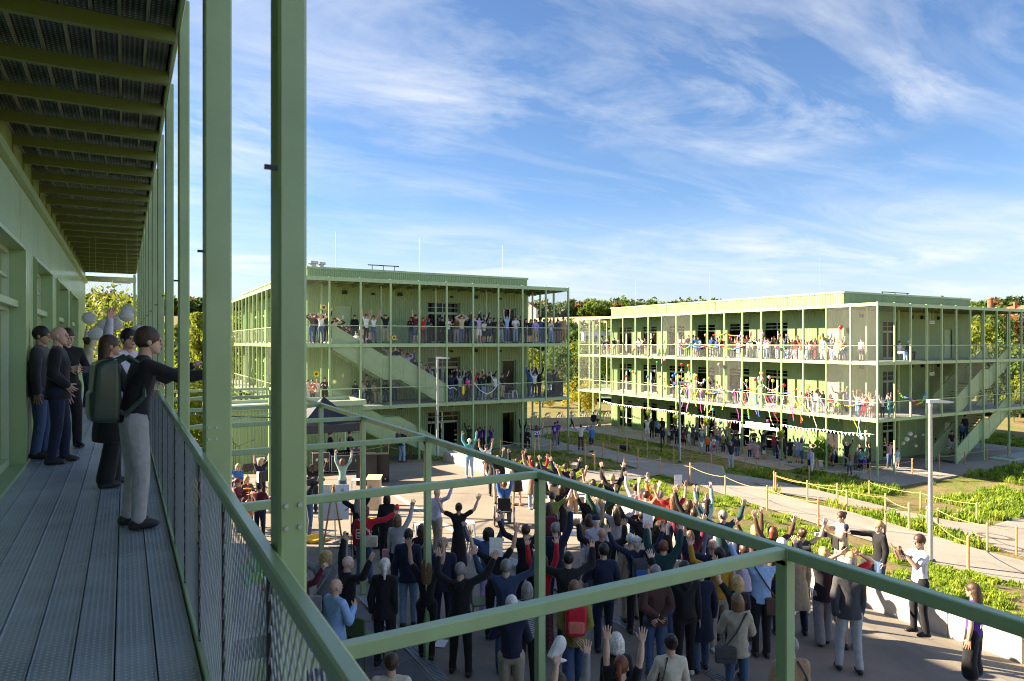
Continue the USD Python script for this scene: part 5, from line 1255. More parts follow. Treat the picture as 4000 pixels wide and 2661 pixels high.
def person(pos, yaw, H, top, bot, hr, arms, label, group=None, hi=True, legs='n', skin=None, shoe='shoe_dark', sitz=.45, lean=0.0, grip='00', tilt=None, name='person', hat=None, hood=False):
    """top = 'j:black', bot = 'p:jeans', hr = 'sd' (style + colour), yaw = degrees the figure is turned from facing +y, anticlockwise"""
    seed = len(PEOPLE) * 7 + 3; rng = np.random.default_rng(seed); PEOPLE.append(label); kid = H < 1.42
    tk, tc = top.split(':'); bk_, bc = bot.split(':'); style, hc = hr[0], hr[1]
    fem = 1.0 if style in 'blpu' else 0.0
    if arms in ('ee', 'eg') and lean == 0: lean = .22
    tl = tilt if tilt is not None else (rng.uniform(-.3, .3), rng.uniform(-.12, .08))
    key = (arms, legs, tk, bk_, kid, fem, round(sitz, 2), seed % 3, grip) if not hi else None
    s = H / 1.75 if legs not in 'sk' else H / 1.75
    if hi or key not in GAR:
        fg = build_figure(arms, legs, tk, bk_, hi, seed if hi else (hash(str(key)) if False else sum(map(ord, str(key)))), sitz / s, lean, grip, tl if hi else (0, 0), kid, fem)
        if not hi: GAR[key] = fg
    else: fg = GAR[key]
    t = thing(name, label, 'person', pos, yaw, s, group)
    sk = skin if skin is not None else int(rng.choice([0, 0, 1, 2]))
    sm = True
    part('body', fg['body'], f'skin_{sk}', t, sm, world=False)
    if hi:
        for e_ in EYE: part('eye', (fg['_put'](e_[0]), e_[1]), 'eye_dark', t, sm, world=False)
    else: part('eyes', (fg['_put'](EYES[0]), EYES[1]), 'eye_dark', t, sm, world=False)
    if True: part('mouth', (fg['_put'](LIPS[0]), LIPS[1]), 'lip', t, sm, world=False)
    part({'t': 't_shirt', 'l': 'shirt', 'v': 'vest_top', 'j': 'jacket', 'h': 'hooded_top', 'o': 'coat', 'd': 'dress', 'q': 'quilted_jacket'}[tk], fg['top'], 'cloth_' + tc, t, sm, world=False)
    if 'bottom' in fg: part({'p': 'trousers', 'f': 'trousers', 'w': 'wide_trousers', 's': 'shorts', 'c': 'culottes', 'k': 'skirt'}[bk_], fg['bottom'], 'cloth_' + bc, t, sm, world=False)
    if style != 'x': v, f = hair(style, hi); part('hair', (fg['_put'](v), f), 'hair_' + hc, t, sm, world=False)
    if hat: v, f = HATS[hat[0]]; part('cap', (fg['_put'](v), f), 'cloth_' + hat.split(':')[1], t, sm, world=False)
    for i in (0, 1): part('shoe', fg[f'shoe{i}'], shoe, t, sm, world=False)
    t.fig, t.s, t.yaw = fg, s, yaw
    return t
def to_world(t, p):
    a = math.radians(t.yaw); p = np.asarray(p, float) * t.s
    return np.stack([p[..., 0] * math.cos(a) - p[..., 1] * math.sin(a), p[..., 0] * math.sin(a) + p[..., 1] * math.cos(a), p[..., 2]], -1) + t.loc
def stand(u, v, H, surf=None, dz=0.0):
    """the spot where someone H tall has the crown of the head on that pixel"""
    q = G(u, v, H + dz, surf or zsurf); return np.array([q[0], q[1], q[2] + dz])
# ------------------------------------------------------------------ who stands where: the courtyard
FACE = dict(B=-30, F=150, R=-119, L=60, BR=-72, BL=14, FR=-162, FL=105)
C = [
('P1', 290, 672, 1.74, 'BR', 'bc', 'j:lblue', 'p:lblue', 'xn', 'bald person in light blue suit clapping beside the balcony rail'),
('P1', -8, 560, 1.70, 'BR', 'dw', 'l:maroon', 'p:black', 'bd', 'person in dark red jumper reaching up from behind the nearest balcony post'),
('P1', 205, 440, 1.68, 'B', 'wr', 'h:grey', 'p:jeans', 'cy', 'curly blond person in grey hoodie holding up a phone at left'),
('P1', 395, 473, 1.78, 'BR', 'uh', 'j:black', 'p:black', 'xg', 'bald bespectacled person in black suit waving both hands at left'),
('P1', 722, 500, 1.78, 'B', 'dd', 'j:black', 'p:black', 'pw', 'person with long white ponytail and black blazer, arms down'),
('P1', 545, 45, 1.76, 'B', 'dx', 'h:red', 'p:jeans', 'cn', 'curly haired reporter in red hoodie holding out a red microphone'),
('P7', 1115, 1110, 1.72, 'B', 'dd', 'o:black', 'p:black', 'bd', 'dark haired person in long black coat facing the stage'),
('P7', 735, 1140, 1.66, 'B', 'wu', 'j:black', 'p:black', 'lg', 'person with long grey curls and black top waving behind the easel'),
('P1', 835, 112, 1.72, 'B', 'du', 'l:lgrey', 'p:navy', 'bt', 'person in pale grey cardigan waving right hand, patterned bag at side'),
('P1', 928, 235, 1.84, 'B', 'dd', 'j:navy', 'p:ljeans', 'sd', 'tall dark haired person in navy blazer and light jeans'),
('P1', 1045, 200, 1.66, 'B', 'dd', 'l:black', 'p:beige', 'bn', 'brown bobbed person in black top with tan shoulder strap'),
('P1', 1232, 318, 1.78, 'B', 'dd', 'j:navy', 'p:navy', 'sg', 'grey haired person in navy suit partly behind a pergola post'),
('P1', 1090, 485, 1.70, 'B', 'uu', 't:black', 'p:black', 'lt', 'long haired person in black with yellow wristband, hands up, sandals'),
('P1', 1385, 533, 1.78, 'B', 'hw', 'h:black', 'p:black', 'sg', 'grey haired person in black hooded jacket raising a paper, grey trainers'),
('P1', 780, 1335, 1.70, 'B', 'dd', 'j:cream', 'p:beige', 'sn', 'brown haired person with blue scarf at the bottom edge, left'),
('P1', 1370, 10, 1.70, 'B', 'ww', 'd:black', 'p:black', 'un', 'person in long belted black dress with both hands raised'),
('P7', 1770, 1035, 1.78, 'BR', 'dw', 'l:lav', 'p:khaki', 'xw', 'balding white haired person in pale shirt and khaki trousers behind a post'),
('P7', 75, 885, 1.78, 'BR', 'mr', 'l:navy', 'p:jeans', 'sd', 'camera operator in dark clothes with a shoulder camera'),
('P7', 145, 725, 1.66, 'B', 'uw', 'l:black', 'p:black', 'cn', 'brown curly haired person in black with arms up beside the camera operator'),
('P7', 530, 645, 1.66, 'B', 'uu', 'l:mint', 'k:denim', 'br', 'auburn haired person in mint cardigan conducting with raised arms'),
('P7', 370, 280, 1.74, 'R', 'dg', 'j:black', 'p:black', 'sd', 'technician in black jacket holding a red microphone under the tent'),
('P7', 625, 275, 1.76, 'R', 'gg', 't:black', 'p:black', 'sd', 'bearded technician with headset bending over the mixing desk'),
('P7', 1312, 215, 1.76, 'BR', 'gg', 'j:navy', 'p:ljeans', 'st', 'person in navy jacket with backpack photographing beside the tent'),
('D', 600, 1205, 1.68, 'FR', 'dw', 'h:blue', 'p:jeans', 'by', 'blond musician in blue hoodie with a guitar and raised fist'),
('D', 830, 1155, 1.72, 'FR', 'uu', 't:navy', 'p:black', 'cy', 'blond musician with an accordion raising both arms'),
('D', 590, 1355, 1.66, 'R', 'gg', 'l:maroon', 'p:black', 'pr', 'auburn ponytailed musician in crimson jumper playing violin'),
('D', 690, 1330, 1.64, 'FR', 'gb', 'l:brown', 'p:black', 'ly', 'musician with long curly hair playing a cello'),
('D', 820, 1405, 1.70, 'B', 'gg', 'l:maroon', 'p:navy', 'sd', 'dark haired musician in dark red top reading a music stand'),
('P2', 285, 235, 1.68, 'B', 'wu', 'l:denim', 'w:lilac', 'cd', 'curly dark haired person in denim jacket and mauve trousers'),
('P2', 350, 340, 1.78, 'B', 'wu', 't:black', 'p:black', 'sd', 'dark haired person in black T-shirt, arms up, tan strap across back'),
('P2', 440, 505, 1.82, 'B', 'ww', 'l:denimb', 'p:jeans', 'sg', 'tall grey haired person in dark blue denim shirt with spread arms'),
('P2', 612, 202, 1.78, 'B', 'wu', 'l:black', 'p:black', 'sn', 'short haired person in black shirt with bag strap, arms up'),
('P2', 872, 182, 1.80, 'B', 'du', 'j:navy', 'p:navy', 'sg', 'grey cropped person in navy jacket reaching up with right arm'),
('P5', 1225, 1030, 1.66, 'B', 'dd', 'l:black', 'p:jeans', 'ln', 'long haired person wearing a dark red backpack beside the middle post'),
('P2', 766, 470, 1.66, 'B', 'uu', 'l:red', 'w:floral', 'bn', 'person in bright red jumper and patterned trousers hidden by a post'),
('P2', 985, 440, 1.78, 'B', 'hh', 'j:black', 'p:black', 'sd', 'dark haired person in black suit, hands raised, just below the denim shirt row'),
('P2', 622, 705, 1.68, 'B', 'dd', 'l:stripe', 'p:black', 'bg', 'grey bobbed person in navy and white striped top behind a beam'),
('P2', 488, 822, 1.76, 'B', 'bb', 'l:navy', 'p:khaki', 'sw', 'person in dark navy jumper and pale trousers, head behind the beam'),
('P2', 1040, 693, 1.76, 'B', 'kk', 'j:olive', 'w:jeans', 'st', 'person in olive jacket and jeans with a red backpack'),
('P2', 640, 1610, 1.70, 'B', 'du', 't:black', 'p:black', 'sn', 'person at the bottom edge lifting a white cap'),
('P2', 905, 1505, 1.72, 'B', 'du', 'l:grey', 'p:jeans', 'sn', 'brown cropped person at the bottom edge with right hand up'),
('P2', 1410, 1152, 1.68, 'B', 'dd', 'l:black', 'p:black', 'bw', 'white bobbed person in black near the bottom edge'),
('P2', 1450, 1360, 1.72, 'B', 'ss', 't:black', 'p:black', 'pr', 'auburn haired person at the bottom stretching both bare arms up'),
('P2', 1278, 228, 1.76, 'B', 'hh', 'j:black', 'p:black', 'xg', 'balding person in black blazer with both hands up behind a navy suit'),
('P2', 1230, 118, 1.76, 'B', 'dd', 'l:check', 'p:jeans', 'sw', 'person in checked shirt wearing a navy baseball cap', dict(hat='k:navy')),
('P2', 1293, 363, 1.84, 'B', 'bd', 'j:navy', 'p:navy', 'sd', 'tall dark haired person in navy suit in the middle of the crowd'),
('P5', 1755, 1175, 1.68, 'B', 'wu', 'l:tan', 'p:khaki', 'bn', 'brown haired person in tan jacket with raised arms'),
('P3', 240, 300, 1.76, 'B', 'ww', 'l:navy', 'p:black', 'sw', 'person in grey flat cap and navy jumper with a small backpack', dict(hat='f:lgrey')),
('P3', 185, 275, 1.66, 'B', 'dh', 'j:beige', 'p:khaki', 'sw', 'white haired person in beige jacket holding papers'),
('P3', 475, 340, 1.74, 'B', 'uu', 'j:dteal', 'p:jeans', 'sr', 'red haired person in dark teal jacket with both arms up'),
('P3', 65, 30, 1.70, 'B', 'ww', 'l:lgrey', 'p:black', 'ln', 'long brown haired person in pale grey jumper, arms wide'),
('P6', 430, 850, 1.70, 'B', 'wd', 'j:black', 'c:beige', 'sd', 'dark haired person in black jacket and long beige skirt'),
('P3', 445, 175, 1.70, 'B', 'dd', 'o:black', 'p:black', 'cn', 'curly brown haired person in black coat in the crowd'),
('P6', 850, 625, 1.68, 'B', 'wu', 't:red', 'p:navy', 'lt', 'long haired person in bright red T-shirt with raised arms'),
('P6', 670, 595, 1.66, 'B', 'uw', 'l:orange', 'p:black', 'sg', 'grey haired person in orange top holding up a white sheet'),
('P6', 490, 600, 1.66, 'BR', 'uu', 't:coral', 'p:black', 'sn', 'brown haired person in coral top with bare raised arms'),
('P6', 350, 505, 1.68, 'B', 'uu', 'l:white', 'p:navy', 'un', 'person with brown bun and white blouse pointing both hands up'),
('P6', 40, 378, 1.80, 'B', 'uu', 'j:black', 'p:black', 'sy', 'blond person in black suit with arms spread high'),
('P6', 1050, 720, 1.66, 'B', 'us', 'l:black', 'p:black', 'bn', 'brown bobbed person in black with one arm up near the grass'),
('P6', 1120, 825, 1.74, 'B', 'du', 'l:black', 'p:black', 'sn', 'brown cropped person in black raising the right arm near the grass'),
('P6', 1280, 685, 1.74, 'BL', 'uu', 'l:mint', 'p:jeans', 'sd', 'dark haired person in pale teal shirt with hands together overhead'),
('P6', 1495, 850, 1.80, 'B', 'ww', 'l:dteal', 'p:black', 'sg', 'grey haired person in dark green shirt, arms raised wide by the grass'),
('P6', 1925, 1045, 1.68, 'BL', 'wu', 'l:brown', 'p:black', 'by', 'blond bobbed person with sunglasses above the pergola beam'),
('P6', 2145, 1065, 1.68, 'B', 'uw', 'l:brown', 'p:black', 'br', 'auburn bobbed person in brown sleeves raising hands by the pergola corner'),
('P3', 705, 255, 1.68, 'B', 'uu', 'l:maroon', 'p:black', 'bt', 'light brown haired person in burgundy top with raised arms'),
('P3', 905, 325, 1.80, 'B', 'hh', 'j:navy', 'p:navy', 'xw', 'bald person in navy suit with raised hands above the beam'),
('P3', 965, 400, 1.78, 'B', 'hd', 'l:mustard', 'p:khaki', 'sd', 'dark haired person in mustard jumper and pale chinos'),
('P3', 405, 555, 1.78, 'B', 'kk', 'q:brownq', 'p:jeans', 'sg', 'person in brown quilted jacket with hands clasped behind back'),
('P3', 662, 520, 1.82, 'B', 'hd', 'h:black', 'p:black', 'sd', 'person in black hooded rain jacket under the cross beam'),
('P3', 800, 545, 1.72, 'B', 'dd', 'o:navy', 'p:jeans', 'sd', 'person in dark navy coat between rain jacket and mustard jumper'),
('P3', 1120, 645, 1.66, 'B', 'ud', 't:black', 'c:black', 'by', 'pale blond bobbed person in black T-shirt with left arm up'),
('P3', 1120, 800, 1.66, 'B', 'bb', 'j:khaki', 'f:jeans', 'bt', 'person in khaki jacket and tight blue jeans with a crossbody bag'),
('P3', 1330, 415, 1.82, 'B', 'wx', 'l:lblue', 'p:black', 'sn', 'person in light blue shirt carrying a brown satchel by the post'),
('P3', 1180, 365, 1.72, 'B', 'dd', 'l:lav', 'p:jeans', 'sn', 'brown haired person with sunglasses in pale lilac shirt'),
('P3', 540, 1165, 1.66, 'B', 'bb', 'l:cream', 'p:grey', 'ud', 'dark haired person in cream cardigan at the bottom of the picture'),
('P4', 165, 318, 1.76, 'B', 'dd', 'l:brown', 'p:navy', 'sw', 'grey haired person in brown shirt right behind the pergola corner post'),
('P4', 240, 1180, 1.76, 'B', 'dd', 'j:tan', 'p:beige', 'sg', 'person in sand coloured jacket with shoulder bag behind the near post'),
('P4', 340, 228, 1.66, 'B', 'dw', 'v:dgrey', 'p:dgrey', 'un', 'person with brown bun and dark backpack by the seat wall'),
('P4', 305, 345, 1.70, 'B', 'dd', 'o:beige', 'p:navy', 'bd', 'person in long beige coat just right of the near post'),
('P4', 530, 400, 1.70, 'B', 'wd', 'j:black', 'w:grey', 'by', 'blond person in black shawl and grey linen trousers, arm up'),
('P4', 770, 440, 1.68, 'B', 'oo', 't:red', 'k:red', 'by', 'orange blond person in red flowered dress shading the eyes'),
('P4', 755, 487, 1.84, 'B', 'dd', 'j:dgrey', 'p:lgrey', 'sg', 'tall grey haired person in charcoal blazer and light grey trousers'),
('P4', 1020, 165, 1.72, 'L', 'df', 'h:black', 'p:jeans', 'py', 'blond reporter in black windbreaker holding out a microphone'),
('P8', 435, 288, 1.66, 'L', 'pp', 't:white', 'p:black', 'sn', 'person in white T-shirt and black trousers standing on the seat wall with phone', dict(dz=.46)),
('P8', 905, 712, 1.64, 'BL', 'dg', 't:purple', 'c:black', 'ln', 'long haired girl in purple jersey number 10 and red shoes', dict(shoe='shoe_red')),
('P5', 180, 175, 1.74, 'B', 'uu', 'l:teal', 'p:ljeans', 'sw', 'white haired person in teal jumper and jeans, arms up, by the pale bench'),
('P5', 555, 395, 1.76, 'B', 'hd', 'j:black', 'p:khaki', 'xg', 'bald person in dark jacket and pale trousers beside the bench'),
('P5', 480, 355, 1.70, 'B', 'dh', 'j:dgrey', 'p:black', 'sd', 'dark haired person partly hidden behind the bald one near the bench'),
('P5', 805, 435, 1.70, 'B', 'uu', 'o:black', 'k:black', 'sr', 'person in short black dress and orange heels with raised hands', dict(shoe='shoe_orange')),
('P5', 1010, 455, 1.72, 'B', 'ud', 'o:plaid', 'p:ljeans', 'bn', 'brown haired person in checked coat and light jeans, white trainers', dict(shoe='shoe_white')),
('P5', 1090, 500, 1.66, 'B', 'ru', 'l:red', 'p:black', 'bd', 'person in red top filming with a phone behind the checked coat'),
('P5', 1285, 490, 1.72, 'B', 'wd', 'l:navy', 'p:khaki', 'sw', 'white haired person in dark top right of the checked coat'),
('P5', 1440, 510, 1.76, 'B', 'ww', 'j:black', 'p:dgrey', 'sn', 'brown haired person in black jacket with both hands up by the shrub bed'),
('P5', 1545, 605, 1.70, 'B', 'ww', 'l:tan', 'p:tan', 'ld', 'dark haired person in tan blouse and tan trousers, arms raised'),
('P5', 1810, 715, 1.68, 'B', 'uu', 't:brown', 'p:black', 'bn', 'brown haired person with bare raised arms behind the edge beam'),
('P5', 1270, 880, 1.70, 'B', 'dw', 't:lime', 'p:khaki', 'sn', 'short haired person in moss green T-shirt with right arm raised'),
('P5', 1395, 770, 1.76, 'B', 'hu', 'o:black', 'p:black', 'bn', 'brown haired person in long black coat with a grey bag'),
('P5', 1735, 895, 1.68, 'B', 'ud', 't:black', 'p:jeans', 'sw', 'white haired person in black with left arm up beside a green jumper'),
('P5', 1885, 915, 1.72, 'B', 'uw', 'l:green', 'p:black', 'by', 'blond person in dark green jumper with pink strap'),
]
PP = {}
for e_ in C:
    t_, x, y, H, fc, ar, tp, bt_, hr, lb = e_[:10]; o = dict(e_[10]) if len(e_) > 10 else {}
    dz = o.pop('dz', 0.0); u, v = px(t_, x, y)
    pos = stand(u, v, H * 1.0, dz=dz)
    if 'technician' in lb or 'beside the tent' in lb:
        q_ = at_y(u, v, 33.2); pos = np.array([q_[0], q_[1], float(ter(q_[0], q_[1])) + .02]); H = float(np.clip(q_[2] - pos[2], 1.6, 1.84))
    j = random.uniform(-9, 9); g_ = ''.join('0' if random.random() < .85 or c in 'us' else '1' for c in ar)
    sh_ = o.pop('shoe', random.choice(['shoe_dark', 'shoe_dark', 'shoe_brown', 'shoe_white']))
    PP[lb] = person(pos, FACE[fc] + j, H, tp, bt_, hr, ar, lb, 'people watching in the courtyard', grip=g_, shoe=sh_, **o)
def who(s):
    k = [q for q in PP if s in q]; assert len(k) == 1, (s, k); return PP[k[0]]
# the photographer with a long lens and notebook, on the grass; and the two seated people
PP['pg'] = person(stand(*px('P4', 690, 85), 1.72), 60, 1.72, 'o:beige', 'p:black', 'un', 'gp', 'press photographer in long beige coat holding a dark folder on the grass', 'people watching in the courtyard', tilt=(.1, 0))
wp = G(*px('P5', 640, 1340)); wp[2] = float(zsurf(wp[0], wp[1]))
PP['wc'] = person(wp, -30, 1.76, 'l:blue', 'p:jeans', 'sr', 'ss', 'person in blue jumper sitting in a wheelchair with arms straight up', 'people watching in the courtyard', legs='s', sitz=.50, tilt=(0, .05))
sp_ = G(*px('P5', 400, 655)); sp_[2] = float(zsurf(sp_[0], sp_[1]))
PP['st'] = person(sp_, 165, 1.70, 't:white', 's:black', 'sd', 'uu', 'person in white T-shirt and black cap sitting on the pale bench', 'people watching in the courtyard', legs='s', hat='k:black')

# ------------------------------------------------------------------ people on our balcony
DECK = EYE_Z + (DZ - EYE_Z) * NEAR_SCALE
def foot(u, v, z=DECK):
    d = FPX * (EYE_Z - z) / (v - 1338); r = ray(u, v); return np.array([r[0] * d, r[1] * d, z + .004])
BG = 'people on the near balcony'
b1 = person(foot(520, 2062), -80, 1.59, 'l:black', 'p:lgrey', 'sn', 'yz', 'person with large dark roll top backpack leaning over the balcony rail with a phone', BG, grip='10', lean=.16, tilt=(-.15, .02), skin=0, shoe='shoe_dark', legs='n')
b2 = person(foot(425, 1902), -70, 1.53, 'o:black', 'w:black', 'ln', 'be', 'person with long dark brown hair in dark coat and wide trousers on the balcony', BG)
b3 = person(foot(556, 1862) + [-.16, 0, 0], -150, 1.61, 'l:lav', 'p:navy', 'sd', 'er', 'smiling dark haired person facing the camera beside the balcony rail', BG, lean=.1)
b4 = person(foot(344, 1594), -70, 1.57, 'l:cream', 'p:denimb', 'un', 'us', 'person in dungarees with raised arm under the paper lanterns', BG, shoe='shoe_brown')
b5 = person(foot(436, 1655), -60, 1.55, 't:grey', 'p:dgrey', 'st', 'dd', 'person in grey T-shirt half hidden on the balcony behind the long haired one', BG)
b6 = person(foot(226, 1812), -95, 1.65, 'j:black', 'p:navy', 'xg', 'dj', 'person with shaved grey head and black leather jacket on the balcony', BG, tilt=(-.15, 0), shoe='shoe_dark')
b7 = person(foot(158, 1790), -100, 1.66, 'j:dgrey', 'p:jeans', 'sd', 'dd', 'dark haired person in dark jacket and jeans standing by the balcony wall', BG)
b8 = person(foot(262, 1752), -150, 1.65, 'l:black', 'p:black', 'sn', 'bb', 'brown haired person looking down with folded arms and jacket on the balcony', BG, tilt=(.2, -.25))
b9 = person(foot(498, 1630), -100, 1.55, 't:white', 'p:jeans', 'sd', 'eh', 'person in white T-shirt farther along the balcony rail, hand raised', BG)

# ------------------------------------------------------------------ people on the far galleries
ORD = ['first', 'second', 'third', 'fourth', 'fifth', 'sixth', 'seventh', 'eighth', 'ninth', 'tenth', 'eleventh', 'twelfth', 'thirteenth', 'fourteenth', 'fifteenth', 'sixteenth', 'seventeenth', 'eighteenth', 'nineteenth', 'twentieth']
GW = dict(t='T-shirt', l='top', v='vest top', j='jacket', h='hoodie', o='coat', d='dress', q='jacket')
PW = dict(uu='arms up', hh='hands raised', oo='hands on head', cc='clapping', ee='leaning on the rail', dd='arms down', pp='phone held up', ss='arms straight up', ww='arms wide', ff='arms out')
far = []
def add_far(tile, txt, plane, place, z=None, off=.5, face=None, legs='n', sitz=.45, hmin=1.5, hmax=1.86, bay=None):
    for ln in txt.strip().split(';'):
        q = ln.split(); 
        if len(q) < 6: continue
        x, y = float(q[0]), float(q[1]); far.append((tile, x, y, q[2], q[3], q[4], q[5], q[6:], plane, place, z, off, face, legs, sitz, hmin, hmax, bay))
# mid building, top gallery: x y top bottom hair arms
MT, MM_ = levM[1], levM[0]
add_far('M1', '105 175 l:brown p:jeans ld oo;180 178 l:black p:black sd oo .9;250 180 v:white p:jeans ly oo;330 172 l:navy p:navy sd uu 1.0;765 195 j:black p:dgrey sd dd 1.9;940 185 t:white p:black sn uu .7;1055 203 v:white p:jeans un uu .7;1240 190 t:black s:khaki sd uu .8', 'my', 'top gallery', MT)
add_far('M2', '180 225 j:black p:jeans ld cc 1.5;250 190 t:maroon s:jeans sd uu 1.2;360 235 l:red p:maroon un uu 1.0;455 240 t:navy p:black ln cc 1.0;615 222 l:brown p:brown ln dd 1.8;655 230 l:black p:black ld dd 1.6;745 230 t:white p:black ld cc .5;772 268 l:maroon p:black bn dd 1.2;800 242 l:black p:black ld cc .9;870 235 l:brown w:grey ly dd .6;950 200 h:beige p:jeans sd oo .5;1028 235 t:black p:black sd uu .9;1080 195 l:blue p:jeans sn dd 1.3;1148 220 l:navy p:khaki sn uu .5;1215 218 t:lilac s:white sd hh .5;1295 275 t:cream s:navy sd ee .5;1300 200 l:navy p:black sd uu 1.4;1370 255 l:navy s:navy st ee .5 k:khaki;1450 240 j:black p:black sd hh .6', 'my', 'top gallery', MT)
add_far('M3', '375 240 t:brown p:ljeans ln cc .5;467 195 t:lblue p:jeans sd ss .6;600 212 t:white p:ljeans sn ee .6;675 207 l:black p:black sd ee .6;740 247 l:black p:navy ld ee .5;820 258 l:navy k:navy ld ee .5;885 255 l:lilac p:khaki sd ee .5;925 270 t:lblue p:ljeans bn dd .9;985 232 l:denim p:jeans cd dd .9;1038 260 t:black p:jeans sd dd 1.1;1090 247 l:navy p:black sd dd .9;1140 267 t:white p:ljeans bn cc .5;1185 275 l:dgrey w:stripe bd uu .8;1255 265 l:black w:floral bd dd .6;1335 230 j:tan p:tan sd dd .8', 'my', 'top gallery', MT)
add_far('M1', '45 1190 t:lgrey p:lgrey sn cc;115 1185 l:coral p:dgrey sd cc;190 1170 l:white p:lgrey ly cc .7;308 1148 l:black p:black ln cc;945 1110 l:beige k:brown ld hh 2.6;1375 1140 l:check p:jeans sd dd 2.6', 'my', 'first gallery', MM_)
add_far('M1', '775 1330 l:black p:jeans bd dd;885 1335 l:lgrey p:ljeans sd bb;960 1340 l:black p:black ld dd;1065 1320 t:beige p:beige ld bb;1230 1320 l:black p:denim bd bb', 'my', 'floor of the first gallery', MM_, off=2.4, legs='s')
add_far('M2', '755 1100 l:black p:jeans sd uu .9;795 1095 j:navy p:jeans sd uu .5;860 1110 l:navy p:black sd uu 1.0;925 1105 l:stripe p:jeans ln uu .6;1020 1085 l:dteal p:black sn uu 1.0;1030 1145 t:black p:black sd dd .5;1060 1060 l:teal p:jeans sd uu 1.5;1140 1110 l:red p:jeans bd uu .6;1225 1090 v:navy p:navy un uu .7;1290 1120 t:black p:ljeans bn uu .6;1370 1065 l:black s:grey sd ww .8;1465 1120 l:white p:dgrey sd uu .6', 'my', 'first gallery', MM_)
add_far('M3', '400 1095 t:navy s:khaki sn wd .5;808 1035 l:grey p:black sd uu 1.4;842 1030 l:blue p:jeans sn uu .9;890 1070 l:white p:black sd uu .8;965 1040 j:black p:black bn uu .8;1100 1025 j:dgrey p:ljeans sn dd .8;1190 1040 t:black p:black cd ud .9', 'my', 'first gallery', MM_)
# right building, left side galleries
RT, RM = levR[1], levR[0]
add_far('R1', '100 185 l:black p:grey sn ee;125 210 l:navy s:black sd ee;185 205 l:navy p:grey sd ee;275 188 l:black p:beige sn ee;655 195 t:white p:navy ld ee;703 190 t:white p:navy ln ee;757 192 l:black p:beige ld ee;800 165 l:maroon p:navy bn wu .9;1280 165 t:white p:ljeans sn ee;1345 165 t:lgrey p:grey cd ee;1410 140 l:maroon p:jeans sd ee .8;1480 150 l:dgrey p:navy sd dd .9;1515 165 l:blue s:lgrey sn ee', 'rx', 'top gallery', RT)
add_far('R2', '140 170 l:blue p:grey sn ee;190 175 h:lblue s:blue sd ee;395 175 j:blue p:lgrey bn dd .7;475 190 l:purple p:grey ln uu;560 190 l:maroon p:grey ln dd .8;710 240 l:black p:lgrey sd dd;752 232 t:red p:black bn uu .9;800 230 l:lgrey p:white sd uu;840 203 t:brown p:black sn uu 1.0;930 155 l:maroon p:black bn uu 1.0;955 220 t:white w:cream sn ww;1055 215 t:black p:dgrey sd uu;1115 225 t:white p:ljeans sn uu;1215 180 t:lilac p:ljeans bn ff .6;1260 205 t:white p:ljeans sn ww;1320 190 l:maroon p:black bd dd 1.0;1395 215 l:black p:ljeans bd hh;1440 222 l:dgrey p:black sd hh .9;1495 195 l:denim p:jeans sd uu', 'rx', 'top gallery', RT, hmin=1.3)
add_far('R3', '130 340 l:black p:lgrey sd dd;172 332 t:brown p:lgrey bn uu;210 347 l:red p:white bn dd;237 285 l:brown p:black sd dd 1.0;275 332 t:orange p:white bn uu;320 348 l:navy p:navy sd dd .7;350 367 d:lblue p:lblue bn hh;405 350 l:pink p:dgrey bn uu;460 350 d:maroon p:maroon bn uu;550 312 t:white p:white st us;605 280 l:denim p:red sn uu .7;655 340 l:dgrey p:ljeans sn uw;770 335 t:tan s:denim sn uu;800 308 l:brown p:denim bn dd .8;1020 318 t:lgrey s:dgrey sn dd .7', 'rx', 'top gallery', RT, hmin=1.1)
add_far('R1', '1185 860 t:navy p:brown sn uu;1380 878 l:red p:black sd hh;1430 893 l:white p:pink bt ww', 'rx', 'first gallery', RM, hmin=1.15)
add_far('R2', '232 870 l:black p:navy ld uu .8;360 915 t:navy s:navy st dd;435 945 t:blue p:navy sn dd;510 922 t:lgrey p:lgrey sn oo;557 960 t:cream p:lgrey st dd;735 990 l:black p:grey sn wd;1165 985 l:dgrey p:dgrey sd dd 1.2', 'rx', 'first gallery', RM, hmin=1.05)
add_far('R3', '365 935 l:red p:black bn dd;420 962 t:lgrey p:lgrey sn uw;462 955 t:white p:grey sd dd;492 1000 t:mint p:lgrey bt dd;550 965 l:navy p:grey sn uu;760 928 t:black p:black sn wh;885 1020 l:purple p:black ld du;970 1003 t:white p:lblue bn uu;1018 990 t:white p:grey sn uu 1.0;1042 1015 t:pink p:red bt uu;1085 1030 t:red p:pink bn uu .6;1140 1000 t:tan p:khaki st uu;1165 1015 l:beige p:brown bn uu', 'rx', 'first gallery', RM, hmin=1.05)
add_far('R3', '1275 1042 l:lav p:black sn uu;1360 1032 t:teal p:teal bn su', 'ry', 'first gallery corner', RM, hmin=1.1, off=.5)
add_far('R4', '345 1150 l:lblue p:black sn dd', 'ry', 'ground under the front gallery', BASE_R, hmin=1.2, off=2.6)
add_far('R3', '1485 462 t:white p:lblue sn bb', 'ry', 'floor of the front top gallery', RT, legs='s', off=1.2)
add_far('R4', '110 370 l:black p:black sn bb .9 k:white', 'ry', 'floor of the front top gallery', RT, legs='s', off=.9)
add_far('R3', '640 1055 t:red s:grey bn bb', 'rx', 'floor of the first gallery', RM, legs='s', off=.7)
rows = []
